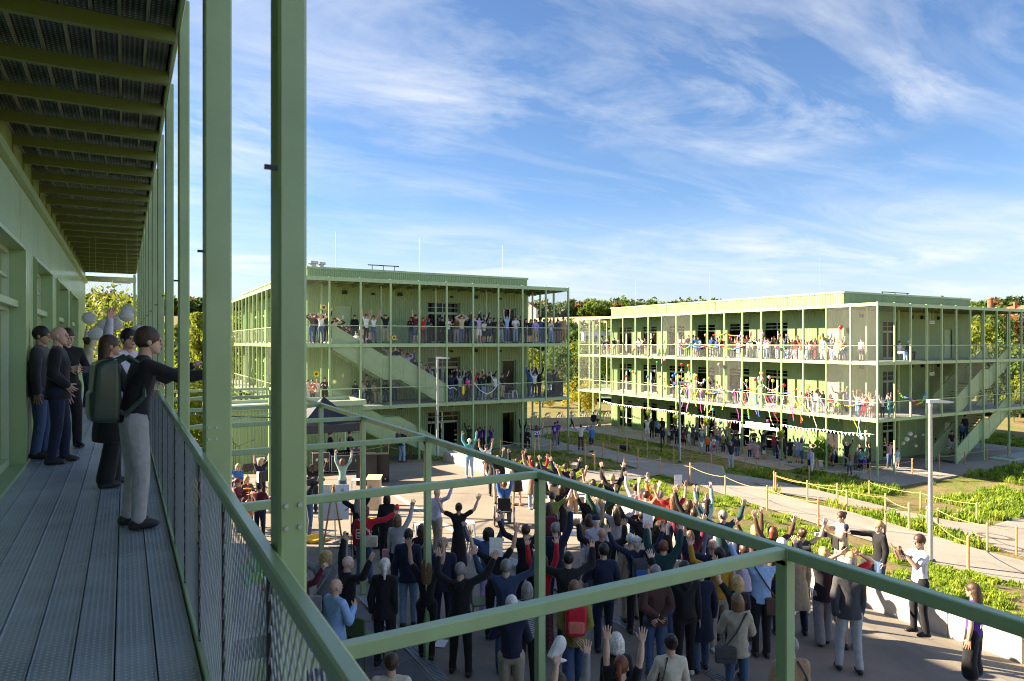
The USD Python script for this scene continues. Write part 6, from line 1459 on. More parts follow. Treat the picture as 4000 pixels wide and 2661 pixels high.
for (tile, x, y, tp, bt_, hr, ar, ex, plane, place, z, off, face, legs, sitz, hmin, hmax, bay) in far:
    u, v = px(tile, x, y); hat = None
    for k in ex:
        if ':' in k: hat = k
        else: off = float(k)
    if plane == 'my': p = at_y(u, v, MY0 + off); i = int((p[0] - MX0) / BAY); where = f'{place}, {ORD[max(0, min(i, 9))]} bay, middle building'; f0 = 180 + random.uniform(-25, 20)
    elif plane == 'rx': p = at_x(u, v, RX0 + off); i = 17 - int((p[1] - RY0) / BAY); where = f'{place}, {ORD[max(0, min(i, 17))]} bay, right building'; f0 = 90 + random.uniform(0, 45)
    else: p = at_y(u, v, RY0 + off); where = f'{place}, right building'; f0 = 165 + random.uniform(-25, 20)
    H = float(np.clip(p[2] - z, hmin, hmax))
    if legs == 's': H = 1.66
    rows.append([u, tp, bt_, hr, ar, hat, (p[0], p[1], z), H, f0, legs, where])
def lab(r):
    a = 'person' if r[7] > 1.42 or r[9] == 's' else 'child'; q = r[1].split(':'); h = (f'{HW[r[3][1]]}-haired' if r[3][0] != 'l' else f'long {HW[r[3][1]]}-haired').replace('light brown', 'fair')
    pose = 'sitting' if r[9] == 's' else PW.get(r[4], 'one arm raised' if any(c in 'usw' for c in r[4]) else 'arms bent')
    return f'{h} {a} in {WORD.get(q[1], q[1])} {GW[q[0]]}, {pose}, {r[10]}'
from collections import Counter, defaultdict
dup = defaultdict(list)
for r in rows: dup[lab(r)].append(r)
for r in rows:
    L = lab(r); k = dup[L]
    if len(k) > 1: L = L.replace(', ' + r[10], '') + (' left' if min(k, key=lambda q: q[0]) is r else ' right') + ', ' + r[10]
    person(r[6], r[8], r[7], r[1], r[2], r[3], r[4], L, 'people on the galleries', hi=False, legs=r[9], hat=r[5], shoe=random.choice(['shoe_dark', 'shoe_white', 'shoe_dark']))
# sitting on the middle building's upper stair
def stair_z(x): return float(np.interp(x, [10.15, 13.22, 14.13, 17.2], [levM[1], (levM[1] + levM[0]) / 2, (levM[1] + levM[0]) / 2, levM[0]]))
for k, (t_, x, y, tp, hr, ar) in enumerate([('M1', 460, 250, 'l:beige', 'bn', 'oo'), ('M1', 510, 300, 'l:black', 'sd', 'oo'), ('M1', 575, 345, 'l:brown', 'ln', 'bb'), ('M1', 640, 350, 'l:brown', 'ln', 'cc'), ('M1', 685, 370, 'l:brown', 'lr', 'pp'), ('M1', 800, 455, 't:white', 'sd', 'hd'), ('M1', 880, 495, 't:white', 'sn', 'hd'), ('M1', 955, 535, 't:navy', 'sn', 'uu'),
        ('M1', 1300, 690, 'l:white', 'sd', 'hh'), ('M1', 1410, 675, 'l:black', 'ln', 'pp'), ('M1', 1490, 695, 'l:pink', 'ln', 'bb'), ('M2', 125, 780, 'l:lav', 'sd', 'oo'), ('M2', 180, 795, 'l:denim', 'sd', 'uu'), ('M2', 240, 830, 'l:black', 'ln', 'cc'), ('M2', 340, 905, 'l:pink', 'ln', 'bb'), ('M2', 410, 935, 'l:black', 'ld', 'bb'), ('M2', 468, 990, 'l:lgrey', 'sd', 'cc'), ('M2', 585, 1060, 'l:black', 'bd', 'bb')]):
    p = at_y(*px(t_, x, y), MY0 + .8); q = tp.split(':'); z = stair_z(min(max(p[0], 10.3), 17))
    lw = f'person in {WORD.get(q[1], q[1])} sitting {ORD[k]} from top, upper stair, middle building'
    standing = p[2] - z > 1.25
    person((p[0], p[1], z if standing else p[2] - 1.29), 180 + random.uniform(-60, -20), 1.66, tp, 'p:jeans', hr, ar, lw, 'people sitting on the stair of the middle building', hi=False, legs='n' if standing else 's')

# ------------------------------------------------------------------ people on the ground farther off
def ground_people(txt, hi=False, grp='people on the ground by the buildings'):
    for ln in txt.strip().split('\n'):
        q = ln.split('|'); t_, x, y, H, fc, ar, tp, bt_, hr = q[0].split(); H = float(H)
        o = {}
        if len(q) > 2 and q[2].strip(): o['hat'] = q[2].strip()
        lg = 'n'
        if fc.endswith('s'): fc, lg = fc[:-1], 's'
        if fc.endswith('v'): fc, lg = fc[:-1], 'v'
        if t_ == 'P5' and float(y) < 60 or 'glass door' in q[1]:
            p = at_y(*px(t_, float(x), float(y)), 40.6); H = float(np.clip(p[2] - BASE_M, 1.5, 1.8)) if lg != 's' else H; p = np.array([p[0], p[1], BASE_M])
        elif lg == 's': p = stand(*px(t_, float(x), float(y)), .90 + .38 * H / 1.75)
        else: p = stand(*px(t_, float(x), float(y)), H)
        person(p, FACE[fc] + random.uniform(-15, 15), H, tp, bt_, hr, ar, q[1].strip(), grp, hi=hi, legs=lg, shoe=random.choice(['shoe_dark', 'shoe_white']), **o)
ground_people('''P5 180 -2 1.72 F uu l:green k:dgrey st|person in dark green jumper, hands up, against the middle building wall
P5 320 28 1.66 F us t:purple p:black ud|leftmost of three in purple jerseys by the middle building door
P5 390 18 1.68 F hh t:purple p:navy sn|middle one of three in purple jerseys by the middle building wall
P5 465 10 1.66 F pp t:purple p:jeans ln|rightmost of three in purple jerseys by the middle building wall
F 2042 1648 1.78 F ss l:black p:black sd|person all in black with both arms stretched up right of the glass door
F 2059 1672 1.66 Fs bb l:black p:black ln|person in black sitting on a block right of the glass door
F 2096 1660 1.66 B hw t:purple w:beige ln|long haired player in purple jersey number 20 and beige trousers
F 2168 1648 1.76 B dd t:purple p:grey sn|player in purple jersey number 8 walking away on the path
F 2178 1644 1.70 B dd t:purple p:dgrey sd|player half hidden beside the one with number 8
F 2232 1605 1.70 Rv dd l:white p:black by|blond person in white top walking on the far path
F 2319 1609 1.78 Bv dd j:navy p:lgrey sd|person in dark jacket and grey trousers walking away far down the path
F 2269 1658 1.76 B hh t:white p:brown sd|person in white T-shirt with black backpack, hands raised, on the path
F 2311 1662 1.78 BL od l:blue s:navy sg|person in bright blue jumper and dark shorts shading eyes
F 2334 1612 1.6 Fs bb l:beige p:black sn|first of two people sitting on the ground by the left end of the right building
F 2358 1615 1.6 Ls dd l:white p:tan sd|second of two people sitting on the ground by the left end of the right building''')
ground_people('''R5 125 95 1.78 F uu t:white s:white sn|person all in white with both arms up, leftmost before the right building
R5 170 86 1.76 F dd l:black p:black sd|person in black beside the one all in white
R5 222 90 1.72 F dd t:teal p:navy sd|person in teal standing behind a child in pale blue
R5 237 110 1.55 F cc t:lblue s:black sd|youth in pale blue T-shirt with lilac balloon
R5 275 83 1.78 F dd j:black p:black sd|person in black jacket with yellow scarf before the glazed doors
R5 280 182 1.45 F dd l:navy p:black bn|youth in dark top at the left end of the roped row
R5 345 180 1.4 F hh t:white p:navy sn|child in white T-shirt, second in the roped row
R5 375 185 1.45 F hh t:navy s:navy sn|child in navy T-shirt with red trim holding arms up
R5 424 165 1.6 F uu l:black p:black sd|youth in black holding both arms up beside the lamp post
R5 485 205 1.4 F dd t:maroon s:black sn|child in dark red T-shirt right of the lamp post
R5 500 172 1.5 F uu l:dgrey p:black ln|youth with arms up just behind the dark red T-shirt
R5 522 150 1.6 F uu l:grey p:dgrey sn|youth in grey with arms up behind the roped row
R5 588 148 1.74 F uu l:denim p:dgrey sd|person in dark blue holding a white sheet up, centre of the row
R5 545 225 1.1 F dd t:white s:white bn|small child in white crouching in the roped row
R5 622 200 1.35 F dd t:dgrey s:navy sn|child in dark printed T-shirt with red balloon
R5 675 188 1.4 F cc t:white p:ljeans by|child in white holding a lime green balloon
R5 700 133 1.72 F uu t:lgrey p:ljeans by|blond person in pale grey T-shirt with both arms up
R5 735 265 1.3 F dd j:orange p:navy sn|child in orange brown jacket at the front of the row
R5 772 248 1.3 F dd t:tan p:white bt|child in tan top left of the red skirt
R5 800 275 1.25 F cc t:white k:red bn|child in white top and red skirt
R5 835 235 1.35 F dd l:denim p:ljeans ly|long haired child in denim jacket
R5 812 165 1.66 F oo t:pink p:black bd|person in pink top with hands behind head
R5 862 182 1.66 F oo t:pink p:jeans ln|second person in pink top with raised elbow
R5 925 170 1.78 F uu t:grey p:jeans sn|person in grey T-shirt with sunglasses and arms up
R5 892 250 1.45 F dd l:olive p:black ly|long haired youth in olive jacket and black flared trousers
R5 960 245 1.45 F uu t:lime p:jeans by|blond child with a yellow balloon
R5 1010 250 1.35 F dd l:jeans p:jeans sn|child in blue seen beside the one with yellow balloon
R5 1035 215 1.66 F ww l:black p:black ln|long haired person in black with arms wide
R5 972 322 1.72 B uu l:black p:lgrey sg|person in black jumper and grey jeans waving with back turned on the small path
R5 1035 280 1.4 B dd l:black p:jeans sn|child in black jacket and jeans beside the roped row
R5 675 315 1.0 F uu t:white p:khaki st|crouching small child in white with raised hands
R5 1200 200 1.76 F bb t:black p:black sn|person in black T-shirt under the white banner
R5 1297 218 1.76 F uu j:navy p:denim sd|person in navy jacket with both arms up under the banner
R5 1160 325 1.2 F hh t:pink p:navy bt|small child in pink T-shirt and leggings under the banner
R5 1185 312 1.2 F dd t:lgrey p:pink sn|small child in pale hat under the banner|n:lgrey
R5 1215 322 1.15 F dd t:beige p:lgrey bt|small child in beige behind the pink dress
R5 1238 335 1.2 F cc d:pink p:pink bt|small child in pink dress
R5 1305 332 1.2 F pp l:navy k:white bn|small child in navy top and white skirt''')
ground_people('''R6 318 238 1.76 R dd j:red p:denim sy|blond person in red jacket before the glazed doors
R6 348 275 1.66 R bd t:black p:black sd|youth in black T-shirt bending beside the red jacket
R6 372 285 1.6 R dd l:dgrey p:ljeans sn|youth in grey next to the leafy post
R6 420 252 1.76 B dd l:dgrey p:dgrey sd|person in dark grey behind the leafy gallery post
R6 482 293 1.7 B dd t:black s:black sd|youth with black backpack and black shorts
R6 558 288 1.72 BR uu h:lgrey s:ljeans sd|youth in pale grey hoodie and denim shorts, arms up
R6 600 300 1.68 R uu l:lgrey p:jeans bn|youth in pale sweatshirt and jeans with raised arms
R6 678 380 1.68 R dd l:lilac k:navy ly|blond person in lilac jumper and long navy skirt
R6 708 390 1.66 L dd l:lav p:white bd|person in white beside the lilac jumper
R6 880 372 1.3 L dd t:lgrey s:tan sn|child in teal hat by the potted shrub|k:teal
R6 920 364 1.4 L cc t:lblue s:jeans sy|blond child in pale blue T-shirt and denim shorts
R6 1058 325 1.78 F uu l:black p:black xd|bald bearded person in black with arms up at the building corner
R6 1188 345 1.7 F dd t:black p:black sd|person in black behind the teal child
R6 1285 345 1.72 BL uu l:black p:black sn|person in black leaning with arms up under the corner gallery
R6 1085 458 1.35 B hd h:grey p:dgrey lr|child in grey hoodie seen from behind
R6 1150 432 1.25 B dd h:dgrey p:dgrey bt|small child in dark hoodie beside the grey hoodie
R6 1200 410 1.35 F uu l:teal p:navy sn|child in turquoise top with arms spread
R6 1238 475 1.1 B ff t:purple s:mustard sn|small child in lilac cap and yellow skirt|k:lilac
F 3475 1728 1.72 F uu t:pink p:jeans ln|person in pink top with arms up under the right building corner
F 3505 1752 1.3 F dd t:lblue s:white sn|child in pale blue near the paper lanterns''')
for t_, x, y, tp, bt_, hr, fx, lb, lg in [('R4', 487, 1080, 't:black', 's:lgrey', 'sd', .10, 'youth in black T-shirt and grey shorts near the foot of the right building stair', 'n'), ('R4', 605, 940, 'l:black', 'p:jeans', 'sd', .32, 'youth in black standing halfway up the lower stair of the right building', 'n'), ('R4', 577, 1035, 'l:denim', 'p:navy', 'sd', .28, 'youth in dark blue half hidden on the lower stair of the right building', 'n')]:
    p = at_y(*px(t_, x, y), RY0 + .9); x_ = min(max(p[0], 50.6), 57); z = float(np.interp(x_, [50.3, 53.5, 54.4, 57.6], [BASE_R, (BASE_R + levR[0]) / 2, (BASE_R + levR[0]) / 2, levR[0]]))
    person((p[0], p[1], z), 150, float(np.clip(p[2] - z, 1.45, 1.75)), tp, bt_, hr, 'dd', lb, 'people on the stair of the right building', hi=False)
p = at_y(*px('R4', 875, 770), RY0 + 1.2); person((p[0], p[1], levR[0]), 150, 1.62, 't:beige', 'p:black', 'ln', 'cc', 'person with long hair near the stair head on the first gallery, right building', 'people on the stair of the right building', hi=False, legs='n')
# ------------------------------------------------------------------ party decorations
BC = dict(pink=(.85, .32, .42), lilac=(.62, .35, .62), orange=(.90, .30, .03), green=(.05, .42, .08), red=(.75, .02, .03), teal=(.06, .48, .44), purple=(.36, .16, .60), blue=(.04, .22, .70), yellow=(.90, .68, .02), lime=(.28, .72, .08), sky=(.28, .52, .80), white=(.80, .80, .84), magenta=(.75, .05, .42), cream=(.75, .72, .45))
for k, c in BC.items():
    mat('rubber_' + k, c, .25, coat=.2); mat('tissue_' + k, c, .8)
def place_r(t, x, y, off=.35): return at_x(*px(t, x, y), RX0 - off)
def lvl(p): 
    z = p[2]
    return 'top gallery' if z > levR[1] - .1 else 'first gallery' if z > levR[0] - .1 else 'ground floor'
def bayno(p): return max(1, min(18, 18 - int((p[1] - RY0) / BAY)))
def disambig(items):
    """items: (label, picture x, ...). Things that would share a label are told apart by their order in the picture."""
    g = {}
    for it in items: g.setdefault(it[0], []).append(it)
    out = []
    for it in items:
        k = sorted(g[it[0]], key=lambda q: q[1]); n = len(k); i = k.index(it)
        out.append((it[0] if n == 1 else (('left', 'right') if n == 2 else ('leftmost',) + tuple(ORD[q] for q in range(1, n - 1)) + ('rightmost',))[i] + ' ' + it[0],) + it[1:])
    return out
def baytxt(p): return f'{ORD[bayno(p) - 1]} bay of the right building'
def balloon(p, r, col, label, string=.9, group='balloons'):
    t = thing('balloon', label, 'balloon', p, random.uniform(0, 360), 1.0, group)
    a = trimesh.creation.icosphere(2, r); v = np.array(a.vertices); q = np.clip(-v[:, 2] / r, 0, 1); v[:, :2] *= (1 - .28 * q ** 2)[:, None]; v[:, 2] *= 1.12 + .12 * (v[:, 2] < 0)
    part('skin', (v, a.faces), 'rubber_' + col, t, True, world=False); part('knot', MB().tube([(0, 0, -1.3 * r), (0, 0, -1.22 * r)], [r * .16, r * .05], 6).out(), 'rubber_' + col, t, world=False)
    if string: part('string', MB().tube([(0, 0, -1.3 * r), (.03, .02, -1.3 * r - string * .5), (0, .04, -1.3 * r - string)], .006, 4).out(), 'white_paper', t, world=False)
BL = '''R1 337 250 18 pink;670 325 18 pink;572 375 20 orange;788 480 16 pink;927 572 18 green;1044 532 20 pink;1307 603 20 red;1405 622 20 orange;452 780 18 red;520 703 17 teal;558 718 18 orange;897 707 20 purple;780 790 18 blue;970 788 17 red;1302 698 17 lilac;1413 728 18 yellow;1430 745 17 blue;1212 748 18 blue;1278 792 20 orange;1333 824 19 orange;1386 826 19 lime;1172 778 20 blue;1500 818 19 yellow;1508 760 18 sky;1535 772 19 orange;1412 1355 19 orange
R2 297 155 20 orange;513 235 24 yellow;678 200 20 red;826 170 23 purple;1172 133 24 pink;1430 158 24 red;1381 335 24 pink;505 603 22 pink;283 843 20 sky;352 820 24 orange;410 1295 22 teal;835 993 20 blue;928 852 23 yellow;1058 832 22 red;1114 812 22 sky;1168 825 22 pink;1143 735 21 yellow;1166 740 18 pink;1273 798 24 pink;1328 852 24 yellow;1497 922 24 red;1122 1092 20 pink;1337 1108 24 pink;230 1012 22 white;447 1507 22 pink;532 1492 22 blue;340 1550 20 pink;1250 1467 20 magenta
R3 510 305 22 yellow;768 182 24 red;375 910 20 yellow;742 1138 25 lime
R6 717 365 17 red'''
bl_ = []
for row in BL.split('\n'):
    t_, rest = row.split(' ', 1)
    for b in rest.split(';'):
        x, y, r, c = b.split(); p = place_r(t_, float(x), float(y)); d = p[0] * SYW + p[1] * CY; rr = float(r) / TILES[t_][2] * d / FPX
        bl_.append((f'{c} balloon floating before the {lvl(p)}, {baytxt(p)}', px(t_, float(x), float(y))[0], p, rr, c))
for L_, _u, p, rr, c in disambig(bl_): balloon(p, rr, c, L_, string=.9 if random.random() < .8 else 0)
p = at_y(*px('M2', 1047, 1230), MY0 - .2); balloon(p, .15, 'magenta', 'pink balloon on the first gallery rail of the middle building', 0)
p = at_y(*px('M2', 977, 1350), MY0 - .12); t = thing('balloon', 'long yellow balloon hanging on the first gallery netting of the middle building', 'balloon', p); part('skin', MB().tube([(0, 0, -.28), (0, 0, -.2), (0, 0, .2), (0, 0, .28)], [.03, .085, .085, .03], 10).out(), 'rubber_yellow', t, True, world=False)
RAIN = ['red', 'orange', 'yellow', 'lime', 'sky', 'blue', 'purple', 'pink']
def along(P, step):
    P = np.array(P); L = np.concatenate([[0], np.cumsum(np.linalg.norm(np.diff(P, axis=0), axis=1))]); s = np.arange(0, L[-1], step); return np.column_stack([np.interp(s, L, P[:, k]) for k in range(3)])
def garland(P, label):
    t = thing('paper_garland', label, 'garland', P[0], group=None); pts = along(P, .15); k0 = random.randrange(8)
    part('cord', MB().tube(P, .008, 4).out(), 'white_paper', t)
    for i, q in enumerate(pts):
        rg = np.random.default_rng(i); s = trimesh.creation.icosphere(1, .062); v = np.array(s.vertices) * (1 + .35 * (rg.random(len(s.vertices)) - .5))[:, None]; v[:, 2] *= .8
        part('paper_flower', (v + q, s.faces), 'tissue_' + RAIN[(k0 + i // 2) % 8], t)
GL = [('R1', [(95, 290), (150, 325), (230, 355), (290, 300)]), ('R1', [(1245, 270), (1290, 330), (1350, 375), (1420, 330), (1455, 280)]), ('R1', [(1030, 790), (1055, 880), (1100, 945), (1150, 955), (1200, 900), (1218, 840)]),
      ('R2', [(85, 310), (200, 350), (330, 310)]), ('R2', [(340, 320), (430, 340), (550, 310)]), ('R2', [(550, 320), (640, 365), (730, 375), (870, 320)]), ('R2', [(420, 150), (500, 160), (580, 140)]), ('R2', [(610, 130), (680, 160), (790, 165)]), ('R2', [(250, 1010), (330, 1040), (430, 1050), (570, 990)]),
      ('R2', [(885, 880), (930, 950), (1000, 1005), (1070, 990), (1138, 910)]), ('R2', [(1340, 1010), (1450, 1050), (1600, 1035), (1740, 960)]), ('R3', [(65, 430), (110, 520), (150, 545), (200, 500), (280, 430)]), ('R2', [(945, 1275), (955, 1350), (965, 1450)]), ('R3', [(770, 1140), (880, 1150), (1040, 1120)])]
gl_ = []
for t_, pts in GL:
    P = [place_r(t_, *q, off=.12) for q in pts]; gl_.append((f'rainbow paper garland at the {lvl(P[1])} rail, {baytxt(P[1])}', px(t_, *pts[0])[0], P))
for L_, _u, P in disambig(gl_): garland(P, L_)
P = [at_y(*px('R4', *q), RY0 - .12) for q in [(15, 730), (60, 790), (120, 795), (180, 850), (230, 830), (265, 740)]]; garland(P, 'rainbow paper garland round the corner on the front first gallery, right building')
def bunting(P, label, step=.27, size=.2, cols=('white', 'white', 'white', 'pink', 'sky')):
    t = thing('bunting', label, 'bunting', P[0]); part('cord', MB().tube(P, .008, 4).out(), 'white_paper', t); pts = along(P, step)
    for i, (a, b) in enumerate(zip(pts, pts[1:])):
        d = (b - a) * .36; c = (a + b) / 2; n = np.array([.004, 0, 0]); V = [c - d, c + d, c - [0, 0, size]]
        part('pennant', (np.array([v + n for v in V] + [v - n for v in V]), np.array([[0, 1, 2], [3, 5, 4], [0, 3, 4], [0, 4, 1], [1, 4, 5], [1, 5, 2], [2, 5, 3], [2, 3, 0]])), 'tissue_' + random.choice(cols), t)
bunting([place_r('R1', *q, off=.15) for q in [(100, 1155), (240, 1200), (500, 1235), (800, 1265), (1100, 1305), (1330, 1340), (1460, 1372), (1700, 1400), (1970, 1455), (2240, 1478)]], 'long white pennant line along the ground floor left of the banner')
bunting([place_r('R3', *q, off=.15) for q in [(40, 1370), (300, 1420), (560, 1435), (800, 1470), (1175, 1495)]], 'white pennant line from the banner to the corner of the right building')
for (t_, pts), lb in zip([('R3', [(595, 420), (650, 455), (720, 465), (845, 415)]), ('R2', [(150, 850), (220, 885), (300, 850)]), ('R2', [(1175, 905), (1250, 970), (1320, 1000), (1430, 930)]), ('R3', [(1250, 1120), (1310, 1160), (1420, 1110)])],
        ['pastel pennants hung on the top gallery rail near the corner netting', 'short pastel pennants held above the first gallery rail', 'pastel pennants sagging before a first gallery window', 'small pennants on the first gallery rail right at the corner']):
    bunting([place_r(t_, *q, off=.15) if t_ != 'R3' or pts[0][0] < 1200 else at_y(*px(t_, *q), RY0 - .1) for q in pts], lb, .2, .16, ('pink', 'sky', 'yellow', 'white', 'lime'))
def streamer(a, b, col, label):
    a, b = np.array(a), np.array(b); t = thing('ribbon_streamer', label, 'streamer', a); n = 14; s = np.linspace(0, 1, n)[:, None]; P = a + (b - a) * s + np.column_stack([.05 * np.sin(s[:, 0] * 9 + a[1]), .06 * np.sin(s[:, 0] * 7 + a[1] * 3), 0 * s[:, 0]]) * s
    w = np.array([0, 1, 0]) * .024; V = np.vstack([P - w, P + w]); F = [[i, i + 1, n + i + 1] for i in range(n - 1)] + [[i, n + i + 1, n + i] for i in range(n - 1)]
    part('ribbon', (V, np.array(F)), 'tissue_' + col, t, True)
    part('tied_end', (trimesh.creation.icosphere(1, .04).vertices + a, trimesh.creation.icosphere(1, .04).faces), 'tissue_' + col, t)
st_ = []
for row in '''R1 1325 960 1195 1240 lime;1300 960 1255 1260 white;1390 960 1305 1265 purple;1420 960 1380 1330 magenta;1490 970 1525 1250 yellow
R2 190 980 100 1180 yellow;120 1120 155 1250 yellow;210 1000 235 1350 magenta;300 1030 290 1310 cream;370 1150 310 1260 pink;410 1080 355 1340 yellow;580 1150 555 1300 yellow;740 1020 795 1430 magenta;780 1030 800 1220 pink;900 1040 905 1200 red;930 1040 975 1240 pink;985 1040 1090 1370 purple;1040 1050 1120 1410 blue;1190 1070 1335 1540 cream;1215 1080 1415 1470 red;1280 1090 1395 1360 magenta;1380 1170 1440 1330 orange;1485 1080 1480 1300 sky;60 990 10 1330 pink;740 990 690 1040 white;820 1030 840 1210 sky
R3 110 1030 180 1270 red;160 1060 190 1330 magenta;190 1040 305 1330 yellow;270 1050 390 1290 yellow;240 1100 285 1360 red;345 1040 408 1260 sky;400 1020 455 1410 cream;480 1050 490 1270 sky;520 1060 600 1280 purple;560 1430 585 1530 purple;920 1290 985 1500 yellow;990 1310 990 1530 sky'''.split('\n'):
    t_, rest = row.split(' ', 1)
    for b in rest.split(';'):
        x0, y0, x1, y1, c = b.split(); A, B = place_r(t_, float(x0), float(y0), .1), place_r(t_, float(x1), float(y1), .14)
        st_.append((f'{c} ribbon streamer hanging from the {lvl(A)}, {baytxt(A)}', px(t_, float(x0), 0)[0], A, B, c))
for L_, _u, A, B, c in disambig(st_): streamer(A, B, c, L_)
# the white two-line banner
for k, (q, txt, lb) in enumerate([([(2913, 1645), (3008, 1656), (3008, 1668), (2913, 1656)], 'LIND  PURE  JE', 'upper white painted paper banner over the doors of the right building'), ([(2904, 1658), (3043, 1674), (3043, 1686), (2904, 1670)], 'NUZHTE  SEMR  PARTY', 'lower, longer white painted paper banner over the right building doors')]):
    P = np.array([at_x(u, v, RX0 - .2) for u, v in q]); t = thing('paper_banner', lb, 'banner', P.mean(0)); n = np.array([.006, 0, 0])
    part('sheet', (np.vstack([P - n, P + n]), MB.F6), 'white_paper', t)
    tm_ = meshkit.text_mesh(txt, .2, .004); v = tm_.vertices; w = v[:, 0].max(); h = np.linalg.norm(P[3] - P[0]); ex, ez = (P[1] - P[0]), (P[3] - P[0]); 
    V = P[0] + ez * .78 + np.outer(v[:, 0] / w * .92 + .04, ex) - np.outer(v[:, 1] / .2 * .55, ez) + np.outer(v[:, 2] + .0065, [-1, 0, 0]); part('lettering', (V, tm_.faces), 'tissue_magenta' if k else 'tissue_red', t, kind='stuff')
# sunflowers
for k, (x, y, r, lb) in enumerate([(293, 82, 50, 'big paper sunflower on the top left netting of the middle building'), (178, 1103, 50, 'big paper sunflower above the people in coral on the first gallery'), (456, 1222, 40, 'paper sunflower with white centre beside the stair panel'), (1370, 547, 46, 'paper sunflower on the top gallery netting above the stair'), (912, 1355, 20, 'small paper sunflower hanging on the first gallery netting')]):
    p = at_y(*px('M1', x, y), MY0 - .14); R_ = r / 3.92 * 39 / FPX; t = thing('paper_sunflower', lb, 'sunflower', p)
    for i in range(14):
        a = i * .4488; m = MB(); c, s = math.cos(a), math.sin(a); m.add([(c * .4 * R_ - s * .16 * R_, .004 * (i % 2), s * .4 * R_ + c * .16 * R_), (c * .4 * R_ + s * .16 * R_, .004 * (i % 2), s * .4 * R_ - c * .16 * R_), (c * R_, .01, s * R_)], [[0, 1, 2]]); part('petal', m.out(), 'rubber_yellow', t, world=False)
    part('centre', MB().tube([(0, .02, 0), (0, -.015, 0)], .46 * R_, 14).out(), 'white_paper' if k == 2 else 'hair_r', t, world=False)
    if k != 4: sg_ = -1 if k in (0,) else 1; part('leaf', MB().add([(sg_ * .5 * R_, .02, -.4 * R_), (sg_ * 1.5 * R_, .02, -.5 * R_), (sg_ * 1.2 * R_, .02, -1.0 * R_), (sg_ * .5 * R_, .02, -.9 * R_)], [[0, 1, 2], [0, 2, 3]]).out(), 'rubber_green', t, world=False)
# paper lanterns
def lantern(p, r, m, label, top):
    t = thing('paper_lantern', label, 'lantern', p, group=None); n = 26; V, F = [], []
    for i in range(n + 1):
        a = math.pi * i / n; rr = r * (math.sin(a) * (1 + (.018 if i % 2 else -.012)) + .02); z = -r * .93 * math.cos(a); V += [(rr * math.cos(b), rr * math.sin(b), z) for b in np.arange(20) * .31416]
    for i in range(n):
        for k in range(20): a, b = i * 20 + k, i * 20 + (k + 1) % 20; F += [[a, b, b + 20], [a, b + 20, a + 20]]
    part('shade', (np.array(V), np.array(F)), m, t, world=False); part('hanging_string', MB().tube([(0, 0, r * .9), (0, 0, max(r, top - p[2]))], .0012, 4).out(), 'white_paper', t, world=False); part('ring', MB().tube([(.1 * r * math.cos(q), .1 * r * math.sin(q), r * .95) for q in np.linspace(0, 6.2832, 11)], .006, 4).out(), 'galvanised', t, world=False)
usdkit.material(stage, '/World/Looks/lantern_paper', {'p': ('principled_bsdf', {'base_color': (.82, .83, .85), 'roughness': .9}), 't': ('translucent_bsdf', {'color': (.8, .8, .8)}), 'm': ('mix_closure', {'fac': .4})}, [('p.BSDF', 'm.closure1'), ('t.BSDF', 'm.closure2')], surface='m.closure')
MATS['lantern_paper'] = '/World/Looks/lantern_paper'
mat('lantern_mint', (.30, .48, .38), .9); mat('lantern_tan', (.55, .42, .26), .9)
for x, y, r, d, mm_, lb in [(607, 598, 45, 15.2, 'lantern_paper', 'white paper lantern hanging farthest left on the balcony'), (705, 640, 38, 18.5, 'lantern_paper', 'white paper lantern hanging beside the mint one on the balcony'), (770, 608, 36, 19, 'lantern_mint', 'mint green paper lantern among the white ones'), (793, 645, 40, 17.5, 'lantern_paper', 'white paper lantern just below the mint one'),
        (858, 580, 45, 15, 'lantern_paper', 'white paper lantern, lower of the pair near the posts'), (870, 542, 40, 17, 'lantern_paper', 'white paper lantern, upper of the pair near the posts'), (653, 705, 48, 14.5, 'lantern_paper', 'largest white paper lantern above the raised arm'), (733, 775, 24, 21, 'lantern_paper', 'white paper lantern half hidden behind the raised arm'), (935, 672, 30, 14, 'lantern_paper', 'white paper lantern behind the head of the dark haired person')]:
    d *= NEAR_SCALE; p = at_d(*px('CB', x, y), d); p[0] = max(p[0], (WX + .3) * NEAR_SCALE); lantern(p, r / 1.7423 * d / FPX, mm_, lb, EYE_Z + 2.28 * NEAR_SCALE)
for x, y, r, mm_, lb in [(125, 1108, 19, 'lantern_paper', 'white paper lantern by the front doors, upper of two'), (95, 1155, 20, 'lantern_paper', 'white paper lantern by the front doors, lower of two'), (60, 1190, 17, 'lantern_tan', 'tan paper lantern left of the white ones by the front doors'), (167, 1130, 15, 'lantern_tan', 'small tan pompom lantern right of the upper white one'), (236, 1117, 12, 'lantern_mint', 'small greenish paper lantern before the closed front door'), (173, 1213, 14, 'lantern_tan', 'lowest tan lantern by the front doors'), (541, 1180, 14, 'lantern_tan', 'cream lantern hanging beside the stair of the right building')]:
    p = at_y(*px('R4', x, y), RY0 + .5); lantern(p, r / 2.24 * 46 / FPX, mm_, lb, levR[0] - .2)
p = at_y(*px('R6', 1210, 292), RY0 + .3); lantern(p, .14, 'lantern_paper', 'white paper lantern under the corner of the first gallery', levR[0] - .2)
p = at_y(*px('R6', 1250, 225), RY0 + .3); lantern(p, .11, 'lantern_tan', 'cream paper lantern higher under the gallery corner', levR[0] - .2)
